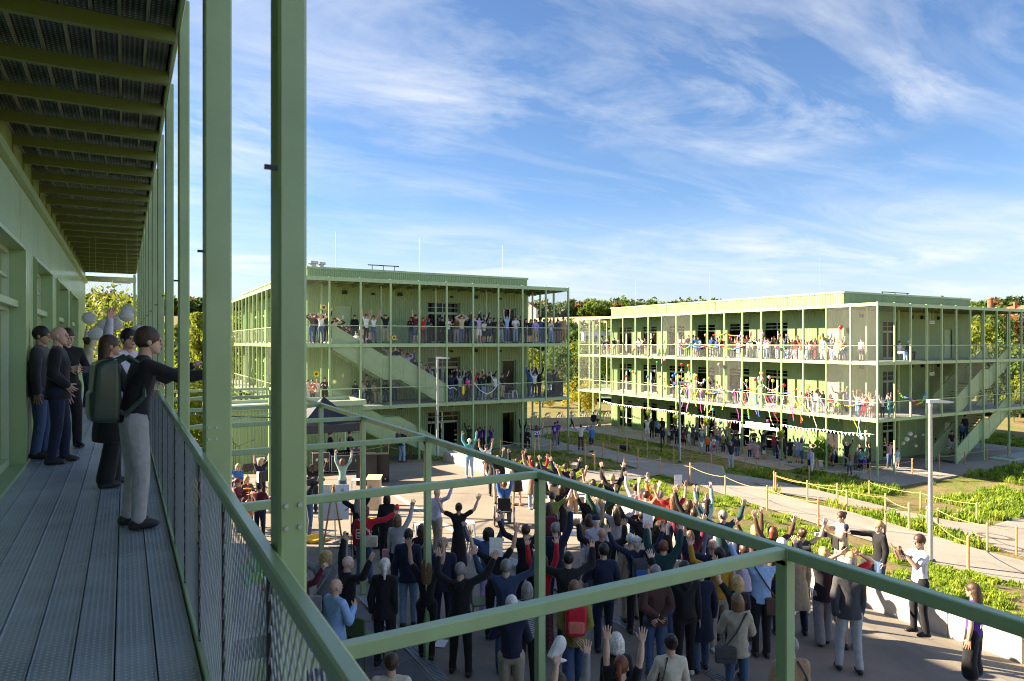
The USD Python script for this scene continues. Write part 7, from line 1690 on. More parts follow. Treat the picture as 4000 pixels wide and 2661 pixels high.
# green climbers on the posts, potted shrubs
for t_, x, y0, y1, lb in [('R1', 405, 1215, 1330, 'leafy twig tied to the ground floor post farthest left'), ('R1', 800, 1240, 1400, 'leafy twig on the post behind the people all in white'), ('R1', 1215, 1295, 1500, 'leafy twig tied to the post left of the lamp post'), ('R2', 320, 1400, 1540, 'leafy twig on the post behind the raised white sheet'), ('R3', 30, 1435, 1560, 'leafy twig on the post at the right end of the banner')]:
    A, B = place_r(t_, x, y0, .05), place_r(t_, x, y1, .05); t = thing('leafy_twig', lb, 'greenery', B); h = A[2] - B[2]
    part('stem', MB().tube([B, (A + B) / 2 + [.03, .05, 0], A], .02, 5).out(), 'bark', t); part('leaves', leaf_cloud(np.random.default_rng(int(x)), [(0, 0, h * q, .22, .28, h * .22) for q in (.15, .45, .8)], 170, .13), 'weed_lime', t, world=False)
for t_, x, y, h, r, lb, s in [('R6', 805, 582, 2.1, .62, 'large leafy shrub in a pale pot before the right building', 3), ('R6', 853, 590, .55, .22, 'small terracotta pot plant beside the large potted shrub', 5)]:
    p = G(*px(t_, x, y)); p[2] = float(zsurf(p[0], p[1])); t = thing('potted_shrub', lb, 'plant', p)
    ph = .38 if h > 1 else .22; part('pot', MB().tube([(0, 0, 0), (0, 0, ph * .9), (0, 0, ph)], [ph * .42, ph * .56, ph * .6], 16).out(), 'white_metal' if h > 1 else 'terracotta', t, world=False)
    part('stem', MB().tube([(0, 0, ph * .8), (.03, 0, h * .5), (0, .02, h * .8)], .025, 6).out(), 'bark', t, world=False); part('leaves', leaf_cloud(np.random.default_rng(s), [(0, 0, h * .55, r, r, h * .3), (r * .3, .1, h * .8, r * .7, r * .7, h * .2), (-r * .3, 0, h * .42, r * .8, r * .8, h * .2)], 900 if h > 1 else 150, .13), 'weed', t, world=False)

# ------------------------------------------------------------------ tent and stage things
tb = np.array([6.75, 31.2]); t = thing('pop_up_tent', 'black pop up tent with white legs sheltering the sound desk', 'tent', (8.2, 32.7, -1.1)); ze, za = 1.55, 2.72; x0, x1, y0, y1 = 6.75, 9.7, 31.2, 34.1
cx, cy = (x0 + x1) / 2, (y0 + y1) / 2; V, F = [], []
N = 7
for i, (a, b) in enumerate((((x0, y0), (x1, y0)), ((x1, y0), (x1, y1)), ((x1, y1), (x0, y1)), ((x0, y1), (x0, y0)))):
    m = MB(); g = []
    for r in range(N):
        q = r / (N - 1)
        for c in range(N):
            s = c / (N - 1); e = np.array([a[0] + (b[0] - a[0]) * s, a[1] + (b[1] - a[1]) * s]); w = e + (np.array([cx, cy]) - e) * q; z = ze + (za - ze) * (q ** 1.25) - .05 * math.sin(math.pi * s) * (1 - q) + .02 * math.sin(9 * s + i)
            g.append((*w, z))
    m.add(g, [[r * N + c, r * N + c + 1, (r + 1) * N + c + 1] for r in range(N - 1) for c in range(N - 1)] + [[r * N + c, (r + 1) * N + c + 1, (r + 1) * N + c] for r in range(N - 1) for c in range(N - 1)])
    part('roof_panel', m.out(), 'tent_black', t, True)
    o = np.array([0, -.01, 0]) if i == 0 else np.zeros(3)
    m = MB(); g = [(a[0] + (b[0] - a[0]) * s, a[1] + (b[1] - a[1]) * s - .01 * (i == 0), z - .02 * math.sin(math.pi * s)) for z in (ze, ze - .36) for s in np.linspace(0, 1, 9)]; m.add(g, [[c, c + 9, c + 10] for c in range(8)] + [[c, c + 10, c + 1] for c in range(8)]); part('valance', m.out(), 'tent_black', t)
    part('leg', MB().bar((a[0] + (.04 if a[0] == x0 else -.04), a[1] + (.04 if a[1] == y0 else -.04), float(ter(*a))), (a[0] + (.04 if a[0] == x0 else -.04), a[1] + (.04 if a[1] == y0 else -.04), ze), .045).out(), 'white_metal', t)
def base(tile, x, y):
    p = G(*px(tile, x, y)); p[2] = float(zsurf(p[0], p[1])); return p
def flight_case(label, p, w, d, h, rz=0):
    t = thing('flight_case', label, 'flight case', p, rz); part('box', bevel_box(-w / 2, w / 2, -d / 2, d / 2, .09, h, .01), 'case_board', t, world=False); e = .022
    for a in (-w / 2, w / 2):
        for b in (-d / 2, d / 2):
            part('edge_rail', MB().bar((a, b, .085), (a, b, h + .004), .03).out(), 'galvanised', t, world=False)
            part('castor', MB().tube([(a * .8, b * .8 - .02, .05), (a * .8, b * .8 + .02, .05)], .05, 10).out(), 'black_plastic', t, world=False)
    for z in (.095, h): 
        m = MB()
        for b in (-d / 2, d / 2): m.bar((-w / 2 + .02, b, z), (w / 2 - .02, b, z), .026)
        for a in (-w / 2, w / 2): m.bar((a, -d / 2 + .02, z), (a, d / 2 - .02, z), .026)
        part('rim', m.out(), 'galvanised', t, world=False)
    for a in (-.25, .25): part('latch', boxm(a * w - .05, a * w + .05, -d / 2 - .012, -d / 2 - .001, h * .62, h * .74), 'galvanised', t, world=False)
    return t
pA, pB = base('P7', 240, 838), base('P7', 590, 822)
flight_case('upright flight case at the left under the tent edge', pA, .75, .6, .98, -8); flight_case('wide low flight case carrying the mixing desk', pB, 1.5, .65, .82, -8)
t = flight_case('small equipment rack on the wide flight case', pB + [.42, .0, .83], .52, .5, .42, -8)
t = thing('mixing_desk', 'black mixing desk on the wide flight case', 'mixer', pB + [-.25, 0, .83], -8); part('body', trimesh.convex.convex_hull(np.array([(x, y, z) for x in (-.4, .4) for y, z in ((-.25, 0), (.25, 0), (-.25, .05), (.25, .16))])), 'black_plastic', t, world=False)
for k in range(9): part('fader', boxm(-.36 + k * .085, -.34 + k * .085, -.16, -.13, .075, .105), 'white_metal', t, world=False)
def pa_box(label, p, w, d, h, rz, z=0.0):
    t = thing('loudspeaker', label, 'loudspeaker', p, rz); pr = Polygon([(-w / 2, -d / 2), (w / 2, -d / 2), (w * .36, d / 2), (-w * .36, d / 2)]); e = trimesh.creation.extrude_polygon(pr, h, engine='earcut'); e.apply_translation((0, 0, z)); part('cabinet', (e.vertices, e.faces), 'black_plastic', t, world=False)
    part('grille', boxm(-w * .44, w * .44, -d / 2 - .015, -d / 2 - .002, z + h * .05, z + h * .95), 'black_metal', t, world=False); part('badge', boxm(w * .2, w * .28, -d / 2 - .019, -d / 2 - .0155, z + h * .1, z + h * .14), 'white_metal', t, world=False)
    for q in (.42, .58): part('handle_recess', boxm(-w * .5 - .004, -w * .38, -.08, .08, z + h * q, z + h * q + .1), 'dark_room', t, world=False)
    return t
pS = base('P7', 860, 985); pa_box('larger black loudspeaker standing on the courtyard', pS, .86, .6, 1.30, -25); pa_box('second black loudspeaker just behind the larger one', pS + [.75, .25, 0], .62, .5, 1.2, -25)
t = thing('lectern', 'pale wooden lectern below the loudspeakers', 'lectern', base('P7', 950, 1315), -30); part('front_board', boxm(-.22, .22, -.2, -.17, 0, 1.05), 'pale_wood', t, world=False); part('back_board', boxm(-.22, .22, .15, .18, 0, 1.1), 'pale_wood', t, world=False); part('side_board', boxm(-.219, -.19, -.17, .15, 0, 1.05), 'pale_wood', t, world=False); part('side_board', boxm(.19, .219, -.17, .15, 0, 1.05), 'pale_wood', t, world=False); part('top', MB().add([(-.26, -.26, 1.06), (.26, -.26, 1.06), (.26, .22, 1.16), (-.26, .22, 1.16), (-.26, -.26, 1.08), (.26, -.26, 1.08), (.26, .22, 1.18), (-.26, .22, 1.18)], MB.F6).out(), 'pale_wood', t, world=False)
t = thing('easel', 'wooden easel holding a large grey white board', 'easel', base('P1', 275, 402), -20)
for a, b in (((-.28, -.2, 0), (0, .05, 1.75)), ((.28, -.2, 0), (0, .05, 1.75)), ((0, .65, 0), (0, .07, 1.7))): part('leg', MB().bar(a, b, .035).out(), 'stake_wood' if a[1] < 0 else 'white_metal', t, world=False)
part('crossbar', MB().bar((-.25, -.09, .78), (.25, -.09, .78), .03).out(), 'stake_wood', t, world=False)
t = thing('display_board', 'large grey white presentation board on the easel', 'board', base('P1', 275, 402) + [0, 0, 0], -20); part('sheet', MB().add([(-.42, -.03 + .03, .75), (.42, 0, .75), (.42, .14, 1.72), (-.42, .14, 1.72), (-.42, .02, .75), (.42, .02, .75), (.42, .16, 1.72), (-.42, .16, 1.72)], MB.F6).out(), 'white_paper', t, world=False)
t = thing('covered_table', 'table under a black cloth behind the red hoodie', 'table', base('P1', 655, 395), -25); m = MB(); pr = trimesh.convex.convex_hull(np.array([(x * q, y * q, z) for q, z in ((1.1, 0.01), (1, .74)) for x in (-.42, .42) for y in (-.3, .3)])); part('cloth', (pr.vertices, pr.faces), 'cloth_black', t, world=False); part('yellow_folder', boxm(-.2, .15, -.15, .1, .742, .765), 'yellow_plastic', t, world=False)
t = thing('yellow_case', 'yellow open case lying on the ground by the camera operator', 'case', base('P1', 140, 350), 15); part('tray', bevel_box(-.3, .3, -.14, .14, 0, .05, .01), 'yellow_plastic', t, world=False); part('lid', MB().add([(-.3, .14, .05), (.3, .14, .05), (.3, .22, .16), (-.3, .22, .16), (-.3, .15, .05), (.3, .15, .05), (.3, .23, .16), (-.3, .23, .16)], MB.F6).out(), 'yellow_plastic', t, world=False)
def mic_stand(label, p, h, boom=True):
    t = thing('microphone_stand', label, 'microphone stand', p, random.uniform(0, 360))
    for a in (0, 2.09, 4.19): part('leg', MB().bar((0, 0, .2), (.3 * math.cos(a), .3 * math.sin(a), .01), .016).out(), 'black_metal', t, world=False)
    part('pole', MB().bar((0, 0, .1), (0, 0, h), .02).out(), 'black_metal', t, world=False)
    if boom: part('boom', MB().bar((-.2, 0, h - .1), (.5, 0, h + .2), .016).out(), 'black_metal', t, world=False)
    part('microphone', MB().tube([(.48, 0, h + .19), (.66, 0, h + .26)] if boom else [(0, 0, h), (0, 0, h + .18)], [.015, .03], 8).out(), 'black_plastic', t, world=False)
for (tl, x, y, h), lb in zip([('D', 552, 1400, 1.8), ('D', 575, 1340, 1.5), ('D', 612, 1350, 1.45), ('P1', 430, 480, 1.35)], ['tallest microphone stand at the left of the musicians', 'microphone stand behind the guitarist', 'microphone stand beside the guitar neck', 'black tripod stand in front of the red hoodie']): mic_stand(lb, base(tl, x, y), h)
def music_stand(label, p, rz):
    t = thing('music_stand', label, 'music stand', p, rz)
    for a in (0, 2.09, 4.19): part('leg', MB().bar((0, 0, .25), (.28 * math.cos(a), .28 * math.sin(a), .01), .016).out(), 'black_metal', t, world=False)
    part('pole', MB().bar((0, 0, .2), (0, 0, 1.05), .02).out(), 'black_metal', t, world=False); part('desk', MB().add([(-.25, -.05, 1.0), (.25, -.05, 1.0), (.25, .12, 1.33), (-.25, .12, 1.33), (-.25, -.04, 1.0), (.25, -.04, 1.0), (.25, .13, 1.33), (-.25, .13, 1.33)], MB.F6).out(), 'black_metal', t, world=False)
    part('sheet_music', MB().add([(-.2, -.055, 1.03), (.2, -.055, 1.03), (.2, .1, 1.32), (-.2, .1, 1.32)], [[0, 1, 2], [0, 2, 3]]).out(), 'white_paper', t, world=False)
for (tl, x, y, rz), lb in zip([('D', 840, 1480, 20), ('D', 700, 1560, -160), ('D', 880, 1500, 160)], ['black music stand before the accordion player', 'music stand with white sheets near the violin player', 'music stand with papers beside the dark haired musician']): music_stand(lb, base(tl, x, y), rz)
def stool(label, p, rz):
    t = thing('white_stool', label, 'stool', p, rz); part('seat', bevel_box(-.2, .2, -.2, .2, .44, .47, .008), 'white_metal', t, world=False)
    for a in (-1, 1):
        for b in (-1, 1): part('leg', MB().bar((a * .22, b * .22, 0), (a * .17, b * .17, .45), .035).out(), 'white_metal', t, world=False)
for (tl, x, y), lb in zip([('P1', 1450, 330), ('P1', 1040, 335), ('P1', 1540, 500), ('P2', 1030, 440), ('P2', 1050, 270), ('P2', 190, 500), ('P7', 720, 1080), ('P4', 310, 955), ('P2', 1540, 250)],
        ['white stool right of the long black dress', 'white stool behind the brown bob', 'white stool near the denim jacket, closer to the camera', 'white stool behind the navy jacket', 'white stool farther back beside the green T-shirt', 'white stool leg showing left of the denim jacket', 'white stool beside the large loudspeaker', 'white stool by the seat wall near the brown satchel', 'white stool at the pale beige skirt']): stool(lb, base(tl, x, y), random.uniform(0, 90))
def chair(label, p, rz, mback='chair_green'):
    t = thing('green_chair', label, 'chair', p, rz); part('seat', bevel_box(-.22, .22, -.2, .22, .43, .47, .012), 'chair_green', t, world=False); part('backrest', bevel_box(-.22, .22, -.25, -.21, .52, .86, .015), mback, t, world=False)
    for a in (-1, 1):
        for b in (-1, 1): part('leg', MB().bar((a * .22, b * .24, 0), (a * .18, b * .19, .44), .026).out(), 'chair_green', t, world=False)
        part('back_post', MB().bar((a * .2, -.2, .44), (a * .2, -.24, .6), .026).out(), 'chair_green', t, world=False)
chair('green metal chair under the cross beam by the white ponytail', base('P1', 550, 1440), -60); chair('green chair with brown board back near the denim shirt', base('P2', 215, 1090), -100, 'cork_brown')
def wedge(label, p, rz):
    t = thing('stage_monitor', label, 'stage monitor', p, rz); part('cabinet', MB().poly_y([(-.28, 0), (.28, 0), (.28, .12), (.02, .42), (-.2, .42), (-.28, .3)], -.3, .3).out(), 'black_plastic', t, world=False); m = MB(); m.add([(.285, -.27, .13), (.285, .27, .13), (.03, .27, .425), (.03, -.27, .425)], [[0, 1, 2], [0, 2, 3]]); part('grille', m.out(), 'black_metal', t, world=False); part('handle', boxm(-.1, .0, -.309, -.301, .15, .2), 'dark_room', t, world=False)
wedge('black wedge monitor on the lawn beyond the upper path', base('P6', 200, 75), 40); wedge('black wedge monitor in the soil bed behind the crowd', base('P5', 1590, 600), 20)
t = thing('folding_table', 'white table below the balcony seen through the rail netting', 'table', base('F', 985, 2640), 0); part('top', bevel_box(-.5, .5, -.35, .35, .72, .75, .008), 'white_metal', t, world=False)
for a in (-1, 1):
    for b in (-1, 1): part('leg', MB().bar((a * .45, b * .3, 0), (a * .45, b * .3, .72), .035).out(), 'white_metal', t, world=False)
TB = base('F', 985, 2640); t = thing('wrapped_gift', 'large gift in clear foil with red ribbon on the table below the balcony', 'gift', TB + [0, 0, .755]); hv = trimesh.creation.icosphere(3, 1.0); v = np.array(hv.vertices) * [.30, .30, .42]; v[:, 2] += .40; v *= (1 + .25 * (meshkit.fbm(v * 7, 3) - .5))[:, None]; v[:, 2] = np.maximum(v[:, 2], 0.0); part('foil', (v, hv.faces), 'clear_bag', t, world=False); part('ribbon', MB().tube([(.31, -.1, .2), (.2, -.24, .55), (.02, -.1, .83)], .018, 6).out(), 'rubber_red', t, world=False)
for k, (dx, dy, dz) in enumerate([(0, 0, 1.0), (.16, .05, .92), (-.15, .02, .9), (.05, -.14, .8), (-.08, -.12, .76), (.1, .1, 1.1)]): balloon(TB + [dx, dy, .755 + dz], .1, 'lime' if k % 2 else 'green', f'{ORD[k]} green balloon in the bunch on the gift below the balcony', 0)
t = thing('orange_flower', 'orange flower below the balcony at the lower left', 'flower', base('F', 1200, 2650)); part('bloom', MB().tube([(0, 0, .9), (0, 0, .98)], [.05, .13], 10).out(), 'rubber_orange', t, world=False); part('stem', MB().tube([(0, 0, 0), (0, 0, .9)], .012, 5).out(), 'leaf_green', t, world=False)
t = thing('cable', 'black cable trailing over the courtyard from the easel', 'cable', base('P1', 250, 410)); part('lead', MB().tube([base('P1', *q) + [0, 0, .012] for q in [(230, 405), (330, 412), (430, 400), (520, 392), (640, 400)]], .012, 5).out(), 'black_plastic', t)
# paper sheets dropped
for (x, y), lb in zip([(1090, 1245), (1215, 1260)], ['white sheet on the paving left of the pergola post', 'white sheet on the paving right of the pergola post']): t = thing('paper_sheet', lb, 'paper', base('P1', x, y) + [0, 0, .012], random.uniform(0, 90)); part('page', boxm(-.15, .15, -.1, .1, 0, .003), 'white_paper', t, world=False)

# ------------------------------------------------------------------ things people wear and hold
def figthing(name, label, cat, owner, at): 
    return thing(name, label, cat, to_world(owner, at), owner.yaw, owner.s)
def backpack(owner, label, cm, w=.30, h=.46, d=.17, z=1.02, acc=None):
    t = figthing('backpack', label, 'backpack', owner, (0, -.115, z)); m = Manifold.batch_hull([sph((x, y, q), .05, 10) for x in (-w / 2 + .05, w / 2 - .05) for y, q in ((-.05, .05), (-d + .03, .06), (-.05, h - .05), (-d * .7, h - .07))]); part('pack', smooth_arr(m, .05, 4, .008, 5), cm, t, True, world=False)
    part('front_pocket', arr(Manifold.batch_hull([sph((x, -d + .01, q), .035, 8) for x in (-w * .3, w * .3) for q in (.08, h * .45)])), acc or cm, t, True, world=False)
    for s in (-1, 1): part('strap', MB().tube([(s * .11, -.02, h - .03), (s * .12, .06, h + .015), (s * .135, .16, h - .06), (s * .15, .17, h * .4), (s * .15, .02, .06)], .022, 6).out(), cm, t, world=False)
    return t
backpack(who('olive jacket and jeans'), 'bright red backpack on the olive jacket', 'cloth_red', acc='cloth_coral'); backpack(who('dark red backpack beside'), 'dark red backpack beside the middle pergola post', 'cloth_maroon')
backpack(who('grey flat cap'), 'dark grey backpack with blue and yellow trim', 'cloth_dgrey', .26, .36, .15, 1.04, 'cloth_blue'); backpack(who('navy jacket with backpack'), 'dark backpack on the person photographing by the tent', 'cloth_dgrey'); backpack(who('brown bun and dark backpack'), 'small dark backpack on the person by the seat wall', 'cloth_black', .24, .34, .14, 1.08)
mat('roll_top_green', (.028, .05, .036), .28)
backpack(b1, 'large dark green roll top backpack on the balcony', 'roll_top_green', .30, .54, .20, .92)
def bag(owner, label, cm, side=1, z=.80, w=.26, h=.22, d=.09, back=-.12, cross=True):
    t = figthing('shoulder_bag', label, 'bag', owner, (side * .19, back, z)); m = Manifold.batch_hull([sph((x, y, q), .03, 10) for x in (-w / 2 + .03, w / 2 - .03) for y in (-d / 2 + .03, d / 2 - .03) for q in (.03, h - .03)]); part('pouch', arr(m), cm, t, True, world=False); part('flap', boxm(-w / 2 + .01, w / 2 - .01, -d / 2 - .012, -d / 2, h * .4, h - .01), cm, t, world=False)
    e = -side * .12 if cross else side * .06; part('strap', MB().tube([(0, 0, h), ((e - side * .19) * .5, -.02 - back * .0, h + .22), (e - side * .19, .05, 1.47 - z), (e - side * .19 + side * .05, .22, 1.3 - z), (-.02 * side, .16, h + .04)], .014, 5).out(), cm, t, world=False)
mat('leather_brown', (.075, .035, .02), .5)
bag(who('brown satchel'), 'brown leather satchel on the light blue shirt', 'leather_brown', 1, .72, .34, .28); bag(who('crossbody bag'), 'dark blue crossbody bag on the khaki jacket', 'cloth_dgrey', -1, .72, .32, .26); bag(who('red hoodie'), 'white sling bag on the red hoodie', 'cloth_cream', 1, .86, .28, .26); bag(who('tan shoulder strap'), 'tan bag strap and pouch on the black top', 'cloth_tan', -1, .85, .2, .16)
bag(who('shoulder bag behind'), 'dark grey shoulder bag on the sand coloured jacket', 'cloth_dgrey', 1, .78, .32, .32, cross=False); bag(who('long black coat with a grey bag'), 'grey bag on the long black coat', 'cloth_grey', -1, .82, .22, .22); bag(who('standing on the seat wall'), 'black shoulder bag on the person standing on the seat wall', 'cloth_black', 1, .80, .3, .3, cross=False); bag(who('bag strap, arms up'), 'black bag on the short haired person in black shirt', 'cloth_black', 1, .78, .3, .24)
bag(who('cream cardigan'), 'grey cloth bag on the cream cardigan', 'cloth_dgrey', -1, .70, .32, .34, cross=False); bag(who('pale grey cardigan'), 'pink and white patterned bag hanging beside the grey cardigan', 'cloth_pink', -1, .62, .30, .36, back=.0, cross=False); bag(who('grey hoodie holding up'), 'pale cloth bag below the grey hoodie', 'cloth_lgrey', -1, .7, .3, .3)
t = thing('backpack', 'dark backpack standing on the seat wall beside the white trainers', 'backpack', base('F', 3395, 2368) + [.1, .1, .46], 40); m = Manifold.batch_hull([sph((x, y, q), .06, 10) for x in (-.1, .1) for y in (-.06, .06) for q in (.06, .38)]); part('pack', arr(m), 'cloth_black', t, True, world=False); part('front_pocket', boxm(-.1, .1, -.15, -.11, .06, .22), 'cloth_dgrey', t, world=False)
def hold(owner, i, name, label, cat, geo, m, extra=()):
    fg = owner.fig; p = fg['_wr'][i] + unit(fg['_fd'][i]) * .085 + np.array([0, .03, 0]); t = figthing(name, label, cat, owner, p); part(geo[0], geo[1], m, t, world=False)
    for nm, g, mm_ in extra: part(nm, g, mm_, t, world=False)
ph = boxm(-.036, .036, -.005, .005, -.06, .09); scr = boxm(-.032, .032, -.0075, -.0055, -.055, .085)
for o, i, lb in [(who('grey hoodie holding up'), 1, 'black phone held up by the grey hoodie'), (b1, 0, 'black phone held over the balcony rail'), (who('photographing beside'), 1, 'phone held by the person photographing by the tent'), (who('filming with a phone'), 0, 'phone raised behind the checked coat'), (who('standing on the seat wall'), 0, 'phone held by the person standing on the seat wall'), (who('purple jersey number 10'), 1, 'phone held by the girl in purple')]: hold(o, i, 'phone', lb, 'phone', ('case', ph), 'black_plastic', [('screen', scr, 'window_glass')])
pp_ = boxm(-.105, .105, -.002, .002, -.03, .27)
for o, i, lb in [(who('raising a paper'), 1, 'pale green leaflet held up by the black hooded jacket'), (who('holding up a white sheet'), 1, 'white sheet held up by the orange top'), (who('holding papers'), 1, 'papers held by the white haired person in beige'), (who('fine' if False else 'navy baseball cap'), 0, 'white paper held by the checked shirt')]: hold(o, i, 'leaflet', lb, 'leaflet', ('page', pp_), 'white_paper', [('fold', boxm(-.105, .105, -.004, -.002, .118, .122), 'cloth_lgrey')])
rm = MB().tube([(0, 0, -.12), (0, 0, .05)], .018, 8).out()
for o, i, lb, mm_ in [(who('curly haired reporter'), 1, 'red reporter microphone held out by the red hoodie', 'rubber_red'), (who('holding a red microphone'), 1, 'red microphone held by the technician under the tent', 'rubber_red'), (who('holding out a microphone'), 1, 'dark blue foam microphone held by the blond reporter', 'cloth_navy')]: hold(o, i, 'microphone', lb, 'microphone', ('grip', rm), 'black_plastic', [('foam', arr(sph((0, 0, .11), (.055, .055, .075), 12)), mm_)])
hold(who('lifting a white cap'), 1, 'sun_hat', 'white cap held up by a raised hand at the bottom edge', 'cap', ('crown', arr(hull(sph((.03, 0, .12), (.075, .04, .10), 14), sph((-.03, .01, .0), (.085, .05, .04), 12)))), 'cloth_white', [('brim', arr(hull(sph((-.06, .03, -.02), (.03, .02, .01), 8), sph((.06, .03, -.08), (.06, .02, .02), 8))), 'cloth_white')])
o = PP['pg']; hold(o, 0, 'press_camera', 'camera with long pale lens held by the press photographer', 'camera', ('camera_body', boxm(-.07, .07, -.04, .04, -.05, .06)), 'black_plastic', [('lens', MB().tube([(0, .04, 0), (0, .22, .01)], .042, 12).out(), 'cloth_lgrey')])
t = figthing('folder', 'dark folder with a white label held by the press photographer', 'folder', o, (-.35, .32, 1.12)); part('cover', boxm(-.17, .17, -.012, .012, -.13, .13), 'cloth_black', t, world=False); part('paper_label', boxm(.0, .06, -.0145, -.0125, -.06, .07), 'white_paper', t, world=False)
o = who('camera operator in'); t = figthing('video_camera', 'black shoulder video camera of the camera operator', 'camera', o, (.12, .12, 1.60)); part('camera_body', bevel_box(-.06, .06, -.22, .16, -.07, .10, .01), 'black_plastic', t, world=False); part('lens', MB().tube([(0, .16, .01), (0, .36, .01)], [.045, .06], 12).out(), 'black_metal', t, world=False); part('handle', boxm(-.015, .015, -.15, .1, .13, .155), 'black_metal', t, world=False); part('handle_post', boxm(-.012, .012, .06, .09, .1, .13), 'black_metal', t, world=False)
# instruments
o = who('with a guitar'); t = figthing('guitar', 'orange brown acoustic guitar of the blond musician', 'guitar', o, (0, .20, 1.05)); mat('guitar_wood', (.42, .12, .02), .35)
m = hull(sph((-.16, 0, 0), (.17, .045, .18), 18)) + hull(sph((.08, 0, .03), (.13, .045, .14), 18)); part('soundbox', arr(m), 'guitar_wood', t, True, world=False); part('neck', MB().bar((.15, .01, .06), (.52, .01, .40), .05, .03).out(), 'hair_d', t, world=False); part('headstock', MB().bar((.52, .01, .40), (.62, .0, .49), .07, .03).out(), 'hair_d', t, world=False); part('sound_hole', MB().tube([(.0, .047, .02), (.0, .049, .02)], .05, 14).out(), 'dark_room', t, world=False)
o = who('accordion'); t = figthing('accordion', 'black accordion with white keys', 'accordion', o, (0, .22, 1.12)); part('left_case', bevel_box(-.24, -.12, -.1, .1, -.2, .2, .015), 'black_plastic', t, world=False); part('right_case', bevel_box(.12, .24, -.1, .1, -.2, .2, .015), 'black_plastic', t, world=False); m = MB()
for k in range(12): m.box(-.119 + k * .02, -.106 + k * .02, -.09, .09, -.19, .19)
part('bellows', m.out(), 'cloth_dgrey', t, world=False, kind='stuff')
for k in range(12): part('key', boxm(.241, .255, -.06, .06, -.19 + k * .032, -.162 + k * .032), 'white_metal', t, world=False)
o = who('playing a cello'); t = figthing('cello', 'brown cello of the curly haired musician', 'cello', o, (.1, .32, .45)); m = hull(sph((0, 0, .12), (.2, .07, .2), 16)) + hull(sph((0, 0, .38), (.16, .07, .2), 16)); part('soundbox', arr(m), 'guitar_wood', t, True, world=False); part('neck', MB().bar((0, .02, .5), (0, -.02, 1.02), .04).out(), 'hair_d', t, world=False); part('scroll', arr(sph((0, -.03, 1.05), .04, 10)), 'guitar_wood', t, True, world=False); part('spike', MB().bar((0, 0, -.42), (0, 0, -.05), .012).out(), 'galvanised', t, world=False)
o = who('playing violin'); t = figthing('violin', 'violin of the musician in crimson', 'violin', o, (-.1, .22, 1.38)); m = hull(sph((0, .05, 0), (.09, .12, .03), 12)) + hull(sph((0, .2, 0), (.075, .1, .03), 12)); part('soundbox', arr(m), 'guitar_wood', t, True, world=False); part('neck', MB().bar((0, .25, .01), (0, .45, .03), .03).out(), 'hair_d', t, world=False); part('bow', MB().bar((.25, .1, .1), (-.35, .2, .05), .012).out(), 'hair_d', t, world=False)
# wheelchair
o = PP['wc']; t = thing('wheelchair', 'black wheelchair with orange rimmed wheels', 'wheelchair', o.loc, o.yaw)
for s in (-1, 1):
    a = np.linspace(0, 6.2832, 29); w_ = part('wheel', MB().tube([(s * .30, .02 + .30 * math.cos(q), .31 + .30 * math.sin(q)) for q in a], .018, 6).out(), 'black_plastic', t, world=False); m = MB()
    for q in range(14): m.bar((s * .29, .02, .31), (s * .30, .02 + .29 * math.cos(q * .4488), .31 + .29 * math.sin(q * .4488)), .006)
    part('spokes', m.out(), 'rubber_orange', w_, world=False, kind='stuff'); part('push_rim', MB().tube([(s * .33, .02 + .26 * math.cos(q), .31 + .26 * math.sin(q)) for q in a], .010, 6).out(), 'galvanised', w_, world=False)
    b = np.linspace(0, 6.2832, 15); part('castor', MB().tube([(s * .2, .42 + .07 * math.cos(q), .085 + .07 * math.sin(q)) for q in b], .016, 6).out(), 'black_plastic', t, world=False)
    part('side_frame', MB().tube([(s * .24, -.2, .95), (s * .24, -.18, .48), (s * .22, .3, .46), (s * .2, .48, .12)], .014, 6).out(), 'black_metal', t, world=False)
part('seat', bevel_box(-.22, .22, -.2, .26, .45, .49, .01), 'cloth_black', t, world=False); part('backrest', bevel_box(-.2, .2, -.215, -.18, .56, .92, .01), 'cloth_black', t, world=False); part('headrest_bar', MB().bar((0, -.2, .9), (0, -.22, 1.2), .03).out(), 'black_metal', t, world=False); part('footplate', boxm(-.16, .16, .38, .55, .06, .08), 'black_metal', t, world=False)
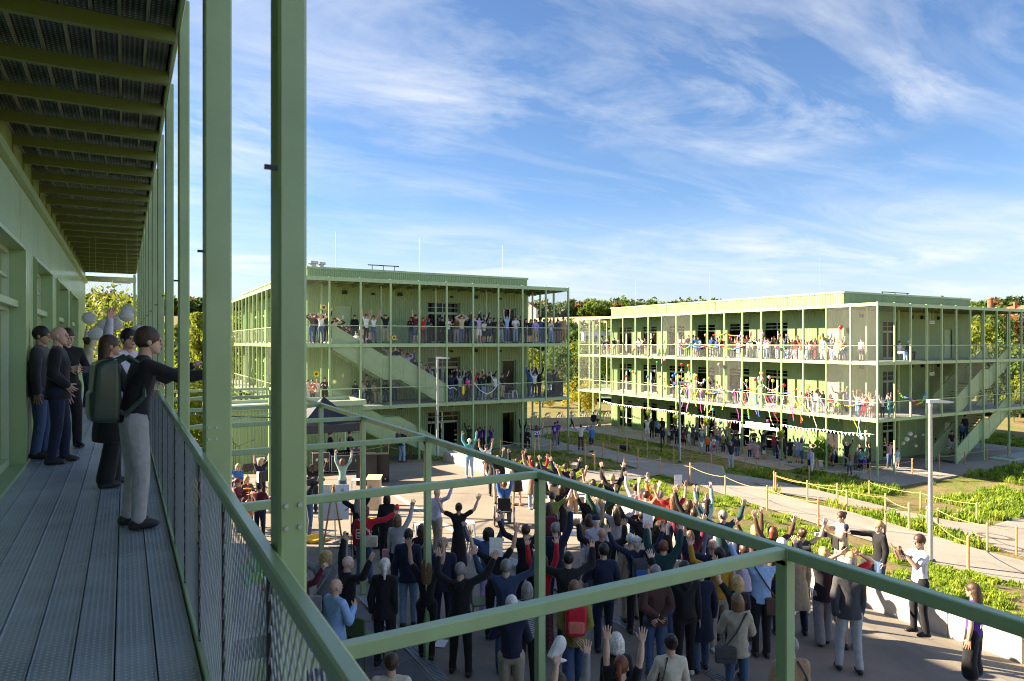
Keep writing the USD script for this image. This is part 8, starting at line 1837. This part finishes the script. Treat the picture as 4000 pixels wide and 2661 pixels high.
# writing and numbers on clothes
def on_back(owner, txt, h, z, y, m, dx=0.0, front=False):
    tm_ = meshkit.text_mesh(txt, h, .004, bold=True); v = tm_.vertices; w = v[:, 0].max(); V = np.column_stack([(v[:, 0] - w / 2 + dx), -y - v[:, 2] * 1.0, z + v[:, 1]]); part('lettering', (V, tm_.faces), m, owner, world=False, kind='stuff')
for k, o in PP.items():
    pass
for p_ in stage.GetPrimAtPath('/World').GetChildren():
    lb = p_.GetCustomDataByKey('label') or ''
    for key, txt in (('number 20', '20'), ('number 8 ', '8')):
        if key in lb and 'beside' not in lb: on_back(Thing(str(p_.GetPath()), (0, 0, 0)), txt, .24, 1.12, .125, 'white_paper')
on_back(who('number 10'), '10', .24, 1.10, .135, 'white_paper'); o = who('red hoodie'); on_back(o, 'ant', .055, 1.17, .155, 'white_paper', -.07); on_back(o, 'TH\u00dcR', .04, 1.10, .158, 'white_paper', -.05)
m = MB()
for a, b in (((-.15, 1.26), (.15, 1.26)), ((.15, 1.26), (.15, 1.06)), ((.15, 1.06), (-.15, 1.06)), ((-.15, 1.06), (-.15, 1.26))): m.bar((a[0], -.158, a[1]), (b[0], -.158, b[1]), .010)
part('print_frame', m.out(), 'white_paper', o, world=False)
# the white chair and loudspeaker on the first gallery
p = at_y(*px('M3', 562, 1410), MY0 + .9); stool('white stool on the first gallery of the middle building', np.array([p[0], p[1], levM[0]]), 10)
p = at_y(*px('M3', 1235, 1300), MY0 + .8); pa_box('black loudspeaker at the right end of the first gallery', np.array([p[0], p[1], levM[0]]), .7, .5, 1.15, 0); p = at_y(*px('M3', 1120, 1400), MY0 + .6); wedge('black wedge monitor on the first gallery', np.array([p[0], p[1], levM[0]]), -90)
# white paper bows on the middle building's rail
for (pts, lb) in [([('M2', 1150, 1245), ('M2', 1230, 1350), ('M2', 1340, 1415), ('M2', 1440, 1360), ('M2', 1520, 1240)], 'white ribbon looped under the first gallery rail of the middle building'), ([('M2', 735, 1290), ('M2', 770, 1330), ('M2', 830, 1300), ('M2', 890, 1360)], 'white ribbon dangling at the left of the first gallery')]:
    P = [at_y(*px(*q), MY0 - .08) for q in pts]; t = thing('ribbon_loop', lb, 'ribbon', P[0]); part('band', MB().tube(along(P, .2), .022, 5).out(), 'white_paper', t); part('bow', (trimesh.creation.icosphere(1, .06).vertices + P[0], trimesh.creation.icosphere(1, .06).faces), 'white_paper', t)
